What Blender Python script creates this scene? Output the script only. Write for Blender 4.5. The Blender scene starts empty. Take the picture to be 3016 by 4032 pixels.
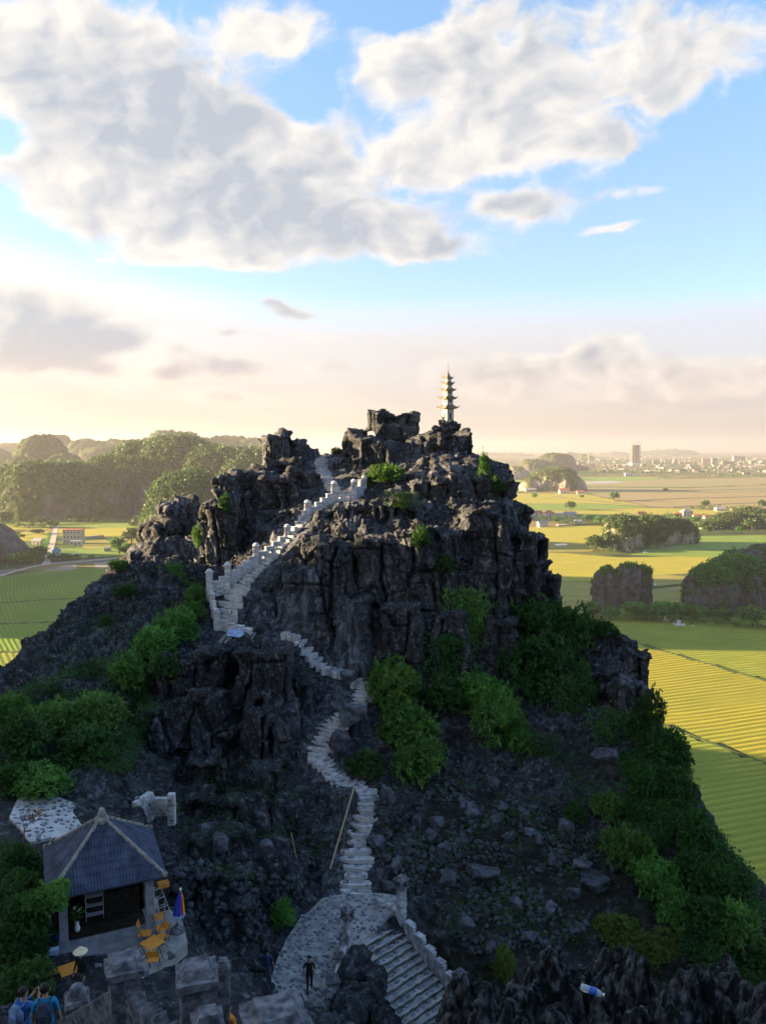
import bpy, bmesh, math, random
import numpy as np
from mathutils import Vector, Matrix

# ------------------------------------------------------------------ camera, sky, sun, exposure
scene = bpy.context.scene
COL = scene.collection
D2R = math.pi / 180.0
CAM_Z = 105.0
PITCH = 4.57
FPX = 3140.0
cam_data = bpy.data.cameras.new('camera')
cam_data.sensor_fit = 'VERTICAL'
cam_data.sensor_height = 36.0
cam_data.lens = 36.0 * FPX / 4032.0
cam_data.clip_start = 0.3
cam_data.clip_end = 60000.0
cam = bpy.data.objects.new('camera', cam_data)
cam.location = (0, 0, CAM_Z)
cam.rotation_euler = ((90 - PITCH) * D2R, 0, 0)
COL.objects.link(cam)
scene.camera = cam

SUN_EL, SUN_AZ = 10.0, -84.0          # azimuth from the viewing direction, negative to the left
SUN_STRENGTH = 4.5
SKY_STRENGTH = 0.06
EXPOSURE = 3.0
HAZE_DENSITY = 0.00010
scene.view_settings.view_transform = 'Standard'
scene.view_settings.look = 'None'
scene.view_settings.gamma = 1.0
scene.view_settings.use_curve_mapping = False
scene.view_settings.exposure = EXPOSURE

sun_data = bpy.data.lights.new('sun', 'SUN')
sun_data.energy = SUN_STRENGTH
sun_data.angle = 0.5 * D2R
sun_data.color = (1.0, 0.72, 0.40)
sun = bpy.data.objects.new('sun', sun_data)
_sd = Vector((math.sin(SUN_AZ * D2R) * math.cos(SUN_EL * D2R), math.cos(SUN_AZ * D2R) * math.cos(SUN_EL * D2R), math.sin(SUN_EL * D2R)))
sun.rotation_euler = _sd.to_track_quat('Z', 'Y').to_euler()
sun.location = (-60, 0, 160)
COL.objects.link(sun)

world = bpy.data.worlds.new('World')
scene.world = world
world.use_nodes = True


def build_sky():
    N, L = world.node_tree.nodes, world.node_tree.links

    def put(sock, v):
        if hasattr(v, 'is_output'): L.new(v, sock)
        elif hasattr(v, '__len__'): sock.default_value = v if len(v) == len(sock.default_value) else (*v, 1)
        else: sock.default_value = v

    def M(op, a, b=None, c=None, clamp=False):
        n = N.new('ShaderNodeMath'); n.operation = op; n.use_clamp = clamp
        for s, v in zip(n.inputs, (a, b, c)):
            if v is not None: put(s, v)
        return n.outputs[0]

    def VM(op, a, b=None, out=0):
        n = N.new('ShaderNodeVectorMath'); n.operation = op
        put(n.inputs[0], a)
        if b is not None: put(n.inputs[1], b)
        return n.outputs[out]

    def S(v, a, b, lo=0.0, hi=1.0):
        n = N.new('ShaderNodeMapRange'); n.interpolation_type = 'SMOOTHSTEP'
        n.inputs['From Min'].default_value = a; n.inputs['From Max'].default_value = b
        n.inputs['To Min'].default_value = lo; n.inputs['To Max'].default_value = hi
        put(n.inputs['Value'], v); return n.outputs[0]

    def mix(f, a, b, blend='MIX'):
        n = N.new('ShaderNodeMix'); n.data_type = 'RGBA'; n.blend_type = blend
        put(n.inputs['Factor'], f); put(n.inputs['A'], a); put(n.inputs['B'], b)
        return n.outputs['Result']

    def noise(v, scale, detail, rough, dist=0.0):
        n = N.new('ShaderNodeTexNoise'); n.inputs['Scale'].default_value = scale; n.inputs['Detail'].default_value = detail
        n.inputs['Roughness'].default_value = rough; n.inputs['Distortion'].default_value = dist
        put(n.inputs['Vector'], v); return n.outputs['Fac']

    def comb(x, y, z=0.0):
        n = N.new('ShaderNodeCombineXYZ')
        put(n.inputs[0], x); put(n.inputs[1], y); put(n.inputs[2], z); return n.outputs[0]

    sky = N.new('ShaderNodeTexSky'); sky.sky_type = 'NISHITA'; sky.sun_disc = False
    sky.sun_elevation = SUN_EL * D2R; sky.sun_rotation = SUN_AZ * D2R
    sky.altitude = 100; sky.air_density = 1.0; sky.dust_density = 0.6; sky.ozone_density = 1.6
    tc = N.new('ShaderNodeTexCoord')
    sp = N.new('ShaderNodeSeparateXYZ'); L.new(tc.outputs['Generated'], sp.inputs[0])
    az = M('MULTIPLY', M('ARCTAN2', sp.outputs[0], sp.outputs[1]), 1 / D2R)
    el = M('MULTIPLY', M('ARCSINE', sp.outputs[2]), 1 / D2R)
    pos = comb(az, el)
    # clear air: a richer blue overhead
    clear = mix(S(el, 11, 28), mix(S(el, 3, 10), (.84, .84, .95, 1), (.70, .74, .92, 1)), (.60, .84, 1.0, 1))
    clear = mix(1.0, sky.outputs[0], clear, 'MULTIPLY')

    def ang(u, v):
        dx, dy = (u - 1508) / FPX, -(v - 2016) / FPX
        d = Vector((dx, math.cos(PITCH * D2R) + dy * math.sin(PITCH * D2R), -math.sin(PITCH * D2R) + dy * math.cos(PITCH * D2R))).normalized()
        return math.atan2(d.x, d.y) / D2R, math.asin(d.z) / D2R

    def blobs(rows, start=0.0, p=pos):
        s = start
        for u, v, su, sv, w in rows:
            a, e = ang(u, v)
            q = VM('MULTIPLY', VM('SUBTRACT', p, (a, e, 0)), (FPX * D2R / su, FPX * D2R / sv, 0))
            g = M('EXPONENT', M('MULTIPLY', VM('DOT_PRODUCT', q, q, 1), -1.0))
            s = M('MULTIPLY_ADD', g, w, s)
        return s

    wn = N.new('ShaderNodeTexNoise'); wn.inputs['Scale'].default_value = 0.16; wn.inputs['Detail'].default_value = 4
    L.new(pos, wn.inputs['Vector'])
    warp = VM('ADD', pos, VM('MULTIPLY', VM('SUBTRACT', wn.outputs['Color'], (.5, .5, .5)), (5.0, 3.2, 0)))
    # sunlit flanks and tops of the clouds (they stand clear of the others towards the sun)
    LIGHTS = [(150,130,260,90,.45),(330,40,250,70,.35),(1100,130,330,90,.45),(230,660,210,110,.5),(420,850,160,60,.45),(700,1040,520,55,.35),(1050,620,130,70,.45),(1500,260,180,90,.4),(1700,620,260,100,.5),(1900,560,250,80,.35),
              (2350,620,160,110,.3),(2550,760,170,50,.35),(2450,900,190,40,.4),(1850,230,250,140,.2),(1750,1060,300,40,.25),(2600,350,140,100,.2),(800,430,400,180,-.25),(1300,850,450,110,-.2),(500,560,260,110,-.15),(2050,800,260,60,-.35),(150,1330,320,130,-.45),(1100,1240,160,50,-.3),(800,1430,320,60,-.2)]
    big = blobs([
        (130,130,250,110,.80),(430,70,280,110,.60),(330,360,520,170,.95),(820,560,420,230,1.0),(260,690,240,130,1.0),(560,850,330,130,.80),(1150,880,450,110,.95),(1650,980,300,70,.85),(800,1030,400,50,.6),(1480,760,420,150,.5),(1100,480,220,150,.3),
        (1130,130,310,85,.95),(1470,290,230,130,.65),(1800,220,300,150,.7),(2250,200,520,170,.75),(2050,430,420,90,.6),(1820,610,300,110,.95),(2000,560,300,80,.5),(2040,800,230,55,.65),(2420,620,150,90,.6),(2330,540,120,60,.5),
        (2540,760,160,38,.95),(2440,905,180,22,.95),(2620,370,130,90,.65),(1080,620,150,70,.6),(2800,200,250,200,.3),(2700,560,300,60,.15),
        (60,1200,230,110,1.0),(150,1390,330,110,.95),(480,1340,90,45,.9),(330,1280,90,55,.6),(420,1450,80,30,.6),
        (1140,1245,110,32,1.00),(1060,1200,60,30,0.80),(930,1440,230,45,1.05),(640,1475,120,30,0.90),(1330,1460,110,30,.65),(1230,1335,150,24,0.80),(900,1315,60,22,0.90),(990,1310,30,20,.5),(720,1380,60,22,.5),(860,1560,200,34,0.75),(420,1540,220,20,.4),
        (1950,1450,240,60,.7),(2330,1440,330,70,.85),(2900,1480,330,70,.80),(2360,1380,110,60,.6),(2250,1560,600,45,.55),(1850,1500,200,40,.4),
        (1290,250,170,120,-.85),(1180,400,120,60,-.45),(1600,760,200,50,-.35),(2300,420,260,60,-.35),(1560,60,140,80,-.7),(2010,140,65,40,-.55),(2850,950,420,330,-.5),(620,1110,420,40,-.5),(1500,1130,700,60,-.6),(60,960,200,50,-.5),(20,520,90,60,-.6),(1960,700,140,40,-.4),(1650,450,120,60,-.3),
    ], -0.50, VM('ADD', pos, VM('MULTIPLY', VM('SUBTRACT', wn.outputs['Color'], (.5, .5, .5)), (2.6, 1.9, 0))))
    # beyond the frame the same kind of cloud goes on
    out = M('MULTIPLY', S(M('ABSOLUTE', M('ADD', az, 0.0)), 27, 40), M('SUBTRACT', noise(VM('MULTIPLY', pos, (.05, .09, 0)), 1.0, 3, .5), 0.28))
    out2 = M('MULTIPLY', S(el, 34, 46), M('SUBTRACT', noise(VM('MULTIPLY', pos, (.05, .09, 0)), 1.0, 3, .5), 0.28))
    big = M('ADD', big, M('MAXIMUM', out, out2))

    def stretched(p, s, t=1.5):
        return VM('MULTIPLY', p, (s, s * t, 0))

    n_lo = noise(stretched(warp, .13), 1.0, 3, .5)
    n_lo2 = noise(stretched(VM('ADD', warp, (-1.1, .25, 0)), .13), 1.0, 3, .5)
    n_hi = noise(stretched(warp, .42), 1.0, 10, .60, .15)
    n_hi2 = noise(stretched(VM('ADD', warp, (-.32, .12, 0)), .42), 1.0, 4, .55, .15)
    bil = M('ABSOLUTE', M('SUBTRACT', M('MULTIPLY', noise(stretched(warp, .30), 1.0, 5, .55), 2.0), 1.0))
    dens = M('MULTIPLY_ADD', M('SUBTRACT', n_lo, .5), 1.7, big)
    dens = M('MULTIPLY_ADD', M('SUBTRACT', n_hi, .5), .85, dens)
    dens = M('MULTIPLY_ADD', M('SUBTRACT', bil, .22), -.55, dens)
    alpha = S(dens, -.20, .36)
    thick = S(dens, 0.0, .75)
    relief = M('ADD', M('MULTIPLY', M('SUBTRACT', n_lo, n_lo2), 4.2), M('ADD', M('MULTIPLY', M('SUBTRACT', n_hi, n_hi2), 1.1), M('MULTIPLY', M('SUBTRACT', .5, n_hi), .25)))
    glow = blobs(LIGHTS)
    lit = M('ADD', M('ADD', relief, M('SUBTRACT', .90, M('MULTIPLY', thick, .66))), glow, clamp=True)
    low = S(el, 2.5, 8.5)
    k = 1.0 / SKY_STRENGTH / (2 ** EXPOSURE)
    sc = lambda c: tuple(x * k for x in c) + (1,)
    grey = mix(low, sc((.66, .56, .54)), sc((.53, .58, .66)))
    white = mix(low, sc((.98, .86, .75)), sc((1.04, .985, .92)))
    cloud = mix(lit, grey, white)
    # thin white veil low in the sky, brightest towards the sun
    vn = noise(VM('MULTIPLY', warp, (.05, .22, 0)), 1.0, 6, .55)
    slope = M('MULTIPLY_ADD', M('MAXIMUM', M('SUBTRACT', -9.0, az), 0.0), -.22, el)
    veil = M('MAXIMUM', M('MULTIPLY', S(M('MULTIPLY_ADD', M('SUBTRACT', vn, .5), 5.0, slope), 11.5, 7.5), M('MULTIPLY_ADD', vn, .6, .6), clamp=True), .12)
    veil = M('MAXIMUM', veil, S(el, 8.0, 1.0, 0, .97))
    vcol = mix(S(el, 0.5, 11), sc((.76, .63, .55)), sc((.97, .945, .935)))
    sunward = S(az, 30, -40)
    vcol = mix(sunward, mix(1.0, vcol, (.88, .90, .97, 1), 'MULTIPLY'), mix(1.0, vcol, (1.08, 1.05, 1.0, 1), 'MULTIPLY'))
    base = mix(veil, clear, vcol)
    col = mix(M('MULTIPLY', alpha, S(el, 0.3, 3.0, .55, .97)), base, cloud)
    bg = N['Background']
    bg.inputs['Strength'].default_value = SKY_STRENGTH
    L.new(col, bg.inputs['Color'])


build_sky()


# ------------------------------------------------------------------ small helpers
_cp, _sp = math.cos(PITCH * D2R), math.sin(PITCH * D2R)


def ray(u, v):
    dx = (u - 1508.0) / FPX
    dy = -(v - 2016.0) / FPX
    return Vector((dx, _cp + dy * _sp, -_sp + dy * _cp))


def P(u, v, Y):
    """the world point at forward distance Y that the photograph shows at (u, v)"""
    r = ray(u, v)
    k = Y / r.y
    return Vector((r.x * k, Y, CAM_Z + r.z * k))


def on_plain(u, v, z=0.0):
    """the point of the plain (height z) seen at (u, v)"""
    r = ray(u, v)
    k = (z - CAM_Z) / r.z
    return Vector((r.x * k, r.y * k, z))


rng = np.random.default_rng(7)
random.seed(7)


def _h3(ix, iy, iz, seed):
    h = (ix.astype(np.int64) * 374761393 + iy.astype(np.int64) * 668265263 + iz.astype(np.int64) * 2147483647 + seed * 1274126177) & 0xFFFFFFFF
    h = ((h ^ (h >> 13)) * 1274126177) & 0xFFFFFFFF
    h = ((h ^ (h >> 16)) * 2246822519) & 0xFFFFFFFF
    return ((h ^ (h >> 15)) & 0xFFFFFF) / float(0xFFFFFF)


def vnoise(x, y, z, seed=0):
    x, y, z = np.broadcast_arrays(np.asarray(x, float), np.asarray(y, float), np.asarray(z, float))
    ix, iy, iz = np.floor(x).astype(np.int64), np.floor(y).astype(np.int64), np.floor(z).astype(np.int64)
    fx, fy, fz = x - ix, y - iy, z - iz
    fx = fx * fx * (3 - 2 * fx); fy = fy * fy * (3 - 2 * fy); fz = fz * fz * (3 - 2 * fz)
    out = 0
    for a in (0, 1):
        wx = fx if a else 1 - fx
        for b in (0, 1):
            wy = wx * (fy if b else 1 - fy)
            for c in (0, 1):
                out = out + wy * (fz if c else 1 - fz) * _h3(ix + a, iy + b, iz + c, seed)
    return out


def fbm(x, y, z, octaves=4, seed=0, gain=0.5):
    a, s, t = 1.0, 0.0, 0.0
    for o in range(octaves):
        s = s + a * vnoise(x, y, z, seed + 17 * o)
        t += a
        a *= gain
        x = x * 2.03 + 13.7; y = y * 2.03 - 7.1; z = z * 2.03 + 3.3
    return s / t


def ridged(x, y, z, octaves=4, seed=0, gain=0.5):
    a, s, t = 1.0, 0.0, 0.0
    for o in range(octaves):
        s = s + a * (1 - np.abs(2 * vnoise(x, y, z, seed + 31 * o) - 1))
        t += a
        a *= gain
        x = x * 2.05 + 5.7; y = y * 2.05 - 2.1; z = z * 2.05 + 9.3
    return s / t


def voro2(x, y, seed=0):
    """F1, F2, random of the nearest cell, second random"""
    ix, iy = np.floor(x).astype(np.int64), np.floor(y).astype(np.int64)
    f1 = np.full(x.shape, 9.0); f2 = np.full(x.shape, 9.0); r1 = np.zeros(x.shape); r2 = np.zeros(x.shape)
    z0 = np.zeros_like(ix)
    for a in (-1, 0, 1):
        for b in (-1, 0, 1):
            cx, cy = ix + a, iy + b
            px = cx + 0.1 + 0.8 * _h3(cx, cy, z0, seed); py = cy + 0.1 + 0.8 * _h3(cx, cy, z0 + 1, seed)
            d = np.hypot(px - x, py - y)
            near = d < f1
            f2 = np.where(near, f1, np.minimum(f2, d))
            r1 = np.where(near, _h3(cx, cy, z0 + 2, seed), r1)
            r2 = np.where(near, _h3(cx, cy, z0 + 3, seed), r2)
            f1 = np.where(near, d, f1)
    return f1, f2, r1, r2


def voro3(x, y, z, seed=0):
    ix, iy, iz = np.floor(x).astype(np.int64), np.floor(y).astype(np.int64), np.floor(z).astype(np.int64)
    f1 = np.full(x.shape, 9.0); f2 = np.full(x.shape, 9.0); r1 = np.zeros(x.shape)
    for a in (-1, 0, 1):
        for b in (-1, 0, 1):
            for c in (-1, 0, 1):
                cx, cy, cz = ix + a, iy + b, iz + c
                px = cx + _h3(cx, cy, cz, seed); py = cy + _h3(cx, cy, cz, seed + 5); pz = cz + _h3(cx, cy, cz, seed + 9)
                d = (px - x) ** 2 + (py - y) ** 2 + (pz - z) ** 2
                near = d < f1
                f2 = np.where(near, f1, np.minimum(f2, d))
                r1 = np.where(near, _h3(cx, cy, cz, seed + 3), r1)
                f1 = np.where(near, d, f1)
    return np.sqrt(f1), np.sqrt(f2), r1


def sstep(a, b, x):
    t = np.clip((x - a) / (b - a), 0, 1)
    return t * t * (3 - 2 * t)


def mesh_np(name, V, F, mat=None, smooth=False):
    """a mesh datablock from numpy vertices and equal-sized faces"""
    me = bpy.data.meshes.new(name)
    V = np.ascontiguousarray(V, dtype=np.float32); F = np.ascontiguousarray(F, dtype=np.int32)
    n, k = F.shape
    me.vertices.add(len(V)); me.vertices.foreach_set('co', V.ravel())
    me.loops.add(n * k); me.loops.foreach_set('vertex_index', F.ravel())
    me.polygons.add(n)
    me.polygons.foreach_set('loop_start', np.arange(0, n * k, k, dtype=np.int32))
    me.polygons.foreach_set('loop_total', np.full(n, k, dtype=np.int32))
    if smooth:
        me.polygons.foreach_set('use_smooth', np.ones(n, dtype=bool))
    me.update(calc_edges=True)
    if mat is not None:
        me.materials.append(mat)
    return me


def link(name, me, parent=None, loc=None, rot=None, scale=None):
    o = bpy.data.objects.new(name, me)
    COL.objects.link(o)
    if parent is not None:
        o.parent = parent
    if loc is not None:
        o.location = loc
    if rot is not None:
        o.rotation_euler = rot
    if scale is not None:
        o.scale = scale if hasattr(scale, '__len__') else (scale,) * 3
    return o


def tag(o, label=None, cat=None, group=None, kind=None):
    if label: o['label'] = label
    if cat: o['category'] = cat
    if group: o['group'] = group
    if kind: o['kind'] = kind
    return o


def thing(name, label, cat, loc=(0, 0, 0), rotz=0.0, group=None):
    o = bpy.data.objects.new(name, None)
    COL.objects.link(o)
    o.empty_display_size = 0.2
    o.location = loc
    o.rotation_euler = (0, 0, rotz)
    return tag(o, label, cat, group)


class MB:
    """collects simple solids and links them as one mesh"""
    def __init__(self):
        self.v = []; self.f = []

    def add(self, verts, faces):
        b = len(self.v)
        self.v += [tuple(p) for p in verts]
        self.f += [tuple(i + b for i in f) for f in faces]
        return self

    def box(self, cx, cy, cz, sx, sy, sz, rz=0.0, taper=1.0, jit=0.0):
        """centre of the base (cx, cy, cz), full sizes"""
        vs = []
        c, s = math.cos(rz), math.sin(rz)
        for dz, t in ((0, 1.0), (sz, taper)):
            for a, b in ((-1, -1), (1, -1), (1, 1), (-1, 1)):
                x, y = a * sx / 2 * t, b * sy / 2 * t
                j = [random.uniform(-jit, jit) for _ in range(3)] if jit else (0, 0, 0)
                vs.append((cx + x * c - y * s + j[0], cy + x * s + y * c + j[1], cz + dz + j[2]))
        return self.add(vs, [(3, 2, 1, 0), (4, 5, 6, 7), (0, 1, 5, 4), (1, 2, 6, 5), (2, 3, 7, 6), (3, 0, 4, 7)])

    def bar(self, p, q, r, n=6, r2=None):
        p, q = Vector(p), Vector(q)
        d = (q - p)
        if d.length < 1e-6: return self
        d.normalize()
        a = d.orthogonal().normalized(); b = d.cross(a)
        r2 = r if r2 is None else r2
        vs = [tuple(p + (a * math.cos(t) + b * math.sin(t)) * r) for t in [2 * math.pi * i / n for i in range(n)]]
        vs += [tuple(q + (a * math.cos(t) + b * math.sin(t)) * r2) for t in [2 * math.pi * i / n for i in range(n)]]
        fs = [(i, (i + 1) % n, n + (i + 1) % n, n + i) for i in range(n)]
        fs += [tuple(reversed(range(n))), tuple(range(n, 2 * n))]
        return self.add(vs, fs)

    def lathe(self, prof, n=10, c=(0, 0, 0)):
        vs = []; fs = []
        for r, z in prof:
            for i in range(n):
                t = 2 * math.pi * i / n
                vs.append((c[0] + r * math.cos(t), c[1] + r * math.sin(t), c[2] + z))
        m = len(prof)
        for j in range(m - 1):
            for i in range(n):
                fs.append((j * n + i, j * n + (i + 1) % n, (j + 1) * n + (i + 1) % n, (j + 1) * n + i))
        fs.append(tuple(reversed(range(n)))); fs.append(tuple(range((m - 1) * n, m * n)))
        return self.add(vs, fs)

    def prism(self, poly, z0, z1):
        n = len(poly)
        vs = [(x, y, z0) for x, y in poly] + [(x, y, z1) for x, y in poly]
        fs = [tuple(reversed(range(n))), tuple(range(n, 2 * n))] + [(i, (i + 1) % n, n + (i + 1) % n, n + i) for i in range(n)]
        return self.add(vs, fs)

    def mesh(self, name, mat, smooth=False):
        me = bpy.data.meshes.new(name)
        me.from_pydata(self.v, [], self.f)
        if smooth:
            me.polygons.foreach_set('use_smooth', [True] * len(me.polygons))
        if mat: me.materials.append(mat)
        me.update()
        return me

    def build(self, name, mat, parent=None, smooth=False, **kw):
        return link(name, self.mesh(name, mat, smooth), parent, **kw)


# ------------------------------------------------------------------ materials
def nt(mat):
    return mat.node_tree.nodes, mat.node_tree.links


def base_mat(name, color=(0.5, 0.5, 0.5), rough=0.9, spec=0.2):
    m = bpy.data.materials.new(name)
    m.use_nodes = True
    b = m.node_tree.nodes['Principled BSDF']
    b.inputs['Base Color'].default_value = (*color, 1)
    b.inputs['Roughness'].default_value = rough
    b.inputs['Specular IOR Level'].default_value = spec
    return m, b


def noisy(name, c1, c2, scale=3.0, detail=6, rough=0.9, bump=0.0, bscale=None, stretch=(1, 1, 1), lo=0.35, hi=0.65, spec=0.2, per_obj=0.0, world=True, dist=0.05):
    """two colours mixed by noise in object (or world) space, with fine bump"""
    m, b = base_mat(name, c1, rough, spec)
    N, L = nt(m)
    if world:
        g = N.new('ShaderNodeNewGeometry'); src = g.outputs['Position']
    else:
        g = N.new('ShaderNodeTexCoord'); src = g.outputs['Object']
    mp = N.new('ShaderNodeMapping'); mp.inputs['Scale'].default_value = stretch
    L.new(src, mp.inputs['Vector'])
    n1 = N.new('ShaderNodeTexNoise'); n1.inputs['Scale'].default_value = scale; n1.inputs['Detail'].default_value = detail
    L.new(mp.outputs[0], n1.inputs['Vector'])
    r = N.new('ShaderNodeMapRange'); r.inputs['From Min'].default_value = lo; r.inputs['From Max'].default_value = hi
    L.new(n1.outputs['Fac'], r.inputs['Value'])
    mx = N.new('ShaderNodeMix'); mx.data_type = 'RGBA'
    mx.inputs['A'].default_value = (*c1, 1); mx.inputs['B'].default_value = (*c2, 1)
    L.new(r.outputs[0], mx.inputs['Factor'])
    out = mx.outputs['Result']
    if per_obj:
        oi = N.new('ShaderNodeObjectInfo')
        hv = N.new('ShaderNodeHueSaturation')
        mr = N.new('ShaderNodeMapRange'); mr.inputs['To Min'].default_value = 1 - per_obj; mr.inputs['To Max'].default_value = 1 + per_obj
        L.new(oi.outputs['Random'], mr.inputs['Value']); L.new(mr.outputs[0], hv.inputs['Value'])
        L.new(out, hv.inputs['Color']); out = hv.outputs['Color']
    L.new(out, b.inputs['Base Color'])
    if bump:
        n2 = N.new('ShaderNodeTexNoise'); n2.inputs['Scale'].default_value = bscale or scale * 4; n2.inputs['Detail'].default_value = 8
        n2.inputs['Roughness'].default_value = 0.65
        L.new(mp.outputs[0], n2.inputs['Vector'])
        bp = N.new('ShaderNodeBump'); bp.inputs['Strength'].default_value = bump; bp.inputs['Distance'].default_value = dist
        L.new(n2.outputs['Fac'], bp.inputs['Height']); L.new(bp.outputs[0], b.inputs['Normal'])
    return m


# ------------------------------------------------------------------ the rock hill (karst) as a solid: height field + blocks -> surface
def rock_material():
    m, b = base_mat('limestone', (0.06, 0.065, 0.075), 0.85, 0.25)
    N, L = nt(m)
    g = N.new('ShaderNodeNewGeometry')
    def mapping(scale):
        mp = N.new('ShaderNodeMapping'); mp.inputs['Scale'].default_value = scale
        L.new(g.outputs['Position'], mp.inputs['Vector']); return mp.outputs[0]
    def noise(vec, scale, detail=8, rough=0.6):
        n = N.new('ShaderNodeTexNoise'); n.inputs['Scale'].default_value = scale; n.inputs['Detail'].default_value = detail; n.inputs['Roughness'].default_value = rough
        L.new(vec, n.inputs['Vector']); return n.outputs['Fac']
    def rng_(val, a, b_, c=0.0, d=1.0):
        r = N.new('ShaderNodeMapRange'); r.inputs['From Min'].default_value = a; r.inputs['From Max'].default_value = b_
        r.inputs['To Min'].default_value = c; r.inputs['To Max'].default_value = d
        L.new(val, r.inputs['Value']); return r.outputs[0]
    def mix(f, a, b_):
        x = N.new('ShaderNodeMix'); x.data_type = 'RGBA'
        for k, s in (('A', a), ('B', b_)):
            if isinstance(s, tuple): x.inputs[k].default_value = (*s, 1)
            else: L.new(s, x.inputs[k])
        L.new(f, x.inputs['Factor']); return x.outputs['Result']
    iso = mapping((1, 1, 1)); vert = mapping((1, 1, 0.16))
    big = noise(iso, 0.22, 4)
    streak = noise(vert, 1.6, 8, 0.65)
    fine = noise(iso, 2.6, 12, 0.78)
    c = mix(rng_(streak, 0.38, 0.66), (0.0085, 0.0092, 0.0108), (0.048, 0.053, 0.062))
    c = mix(rng_(fine, 0.52, 0.62), c, (0.160, 0.172, 0.195))
    c = mix(rng_(big, 0.55, 0.75, 0, 0.5), c, (0.020, 0.019, 0.017))
    # soil, dry litter and moss where the attribute says so
    at = N.new('ShaderNodeAttribute'); at.attribute_name = 'soil'
    soil = mix(rng_(noise(iso, 1.1, 8), 0.4, 0.62), (0.013, 0.011, 0.009), (0.018, 0.022, 0.009))
    sf = N.new('ShaderNodeMath'); sf.operation = 'MULTIPLY'
    L.new(at.outputs['Fac'], sf.inputs[0]); L.new(rng_(noise(iso, 2.0, 8), 0.36, 0.52), sf.inputs[1])
    c = mix(sf.outputs[0], c, soil)
    pale = N.new('ShaderNodeAttribute'); pale.attribute_name = 'pale'
    pf = N.new('ShaderNodeMath'); pf.operation = 'MULTIPLY'
    L.new(pale.outputs['Fac'], pf.inputs[0]); L.new(rng_(noise(vert, 2.4, 9, 0.7), 0.47, 0.6), pf.inputs[1])
    c = mix(pf.outputs[0], c, (0.22, 0.24, 0.29))
    L.new(c, b.inputs['Base Color'])
    bp = N.new('ShaderNodeBump'); bp.inputs['Strength'].default_value = 1.0; bp.inputs['Distance'].default_value = 0.2
    ad = N.new('ShaderNodeMath'); ad.operation = 'ADD'
    L.new(noise(vert, 3.0, 10, 0.75), ad.inputs[0]); L.new(fine, ad.inputs[1])
    L.new(ad.outputs[0], bp.inputs['Height']); L.new(bp.outputs[0], b.inputs['Normal'])
    return m


M_ROCK = rock_material()

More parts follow.
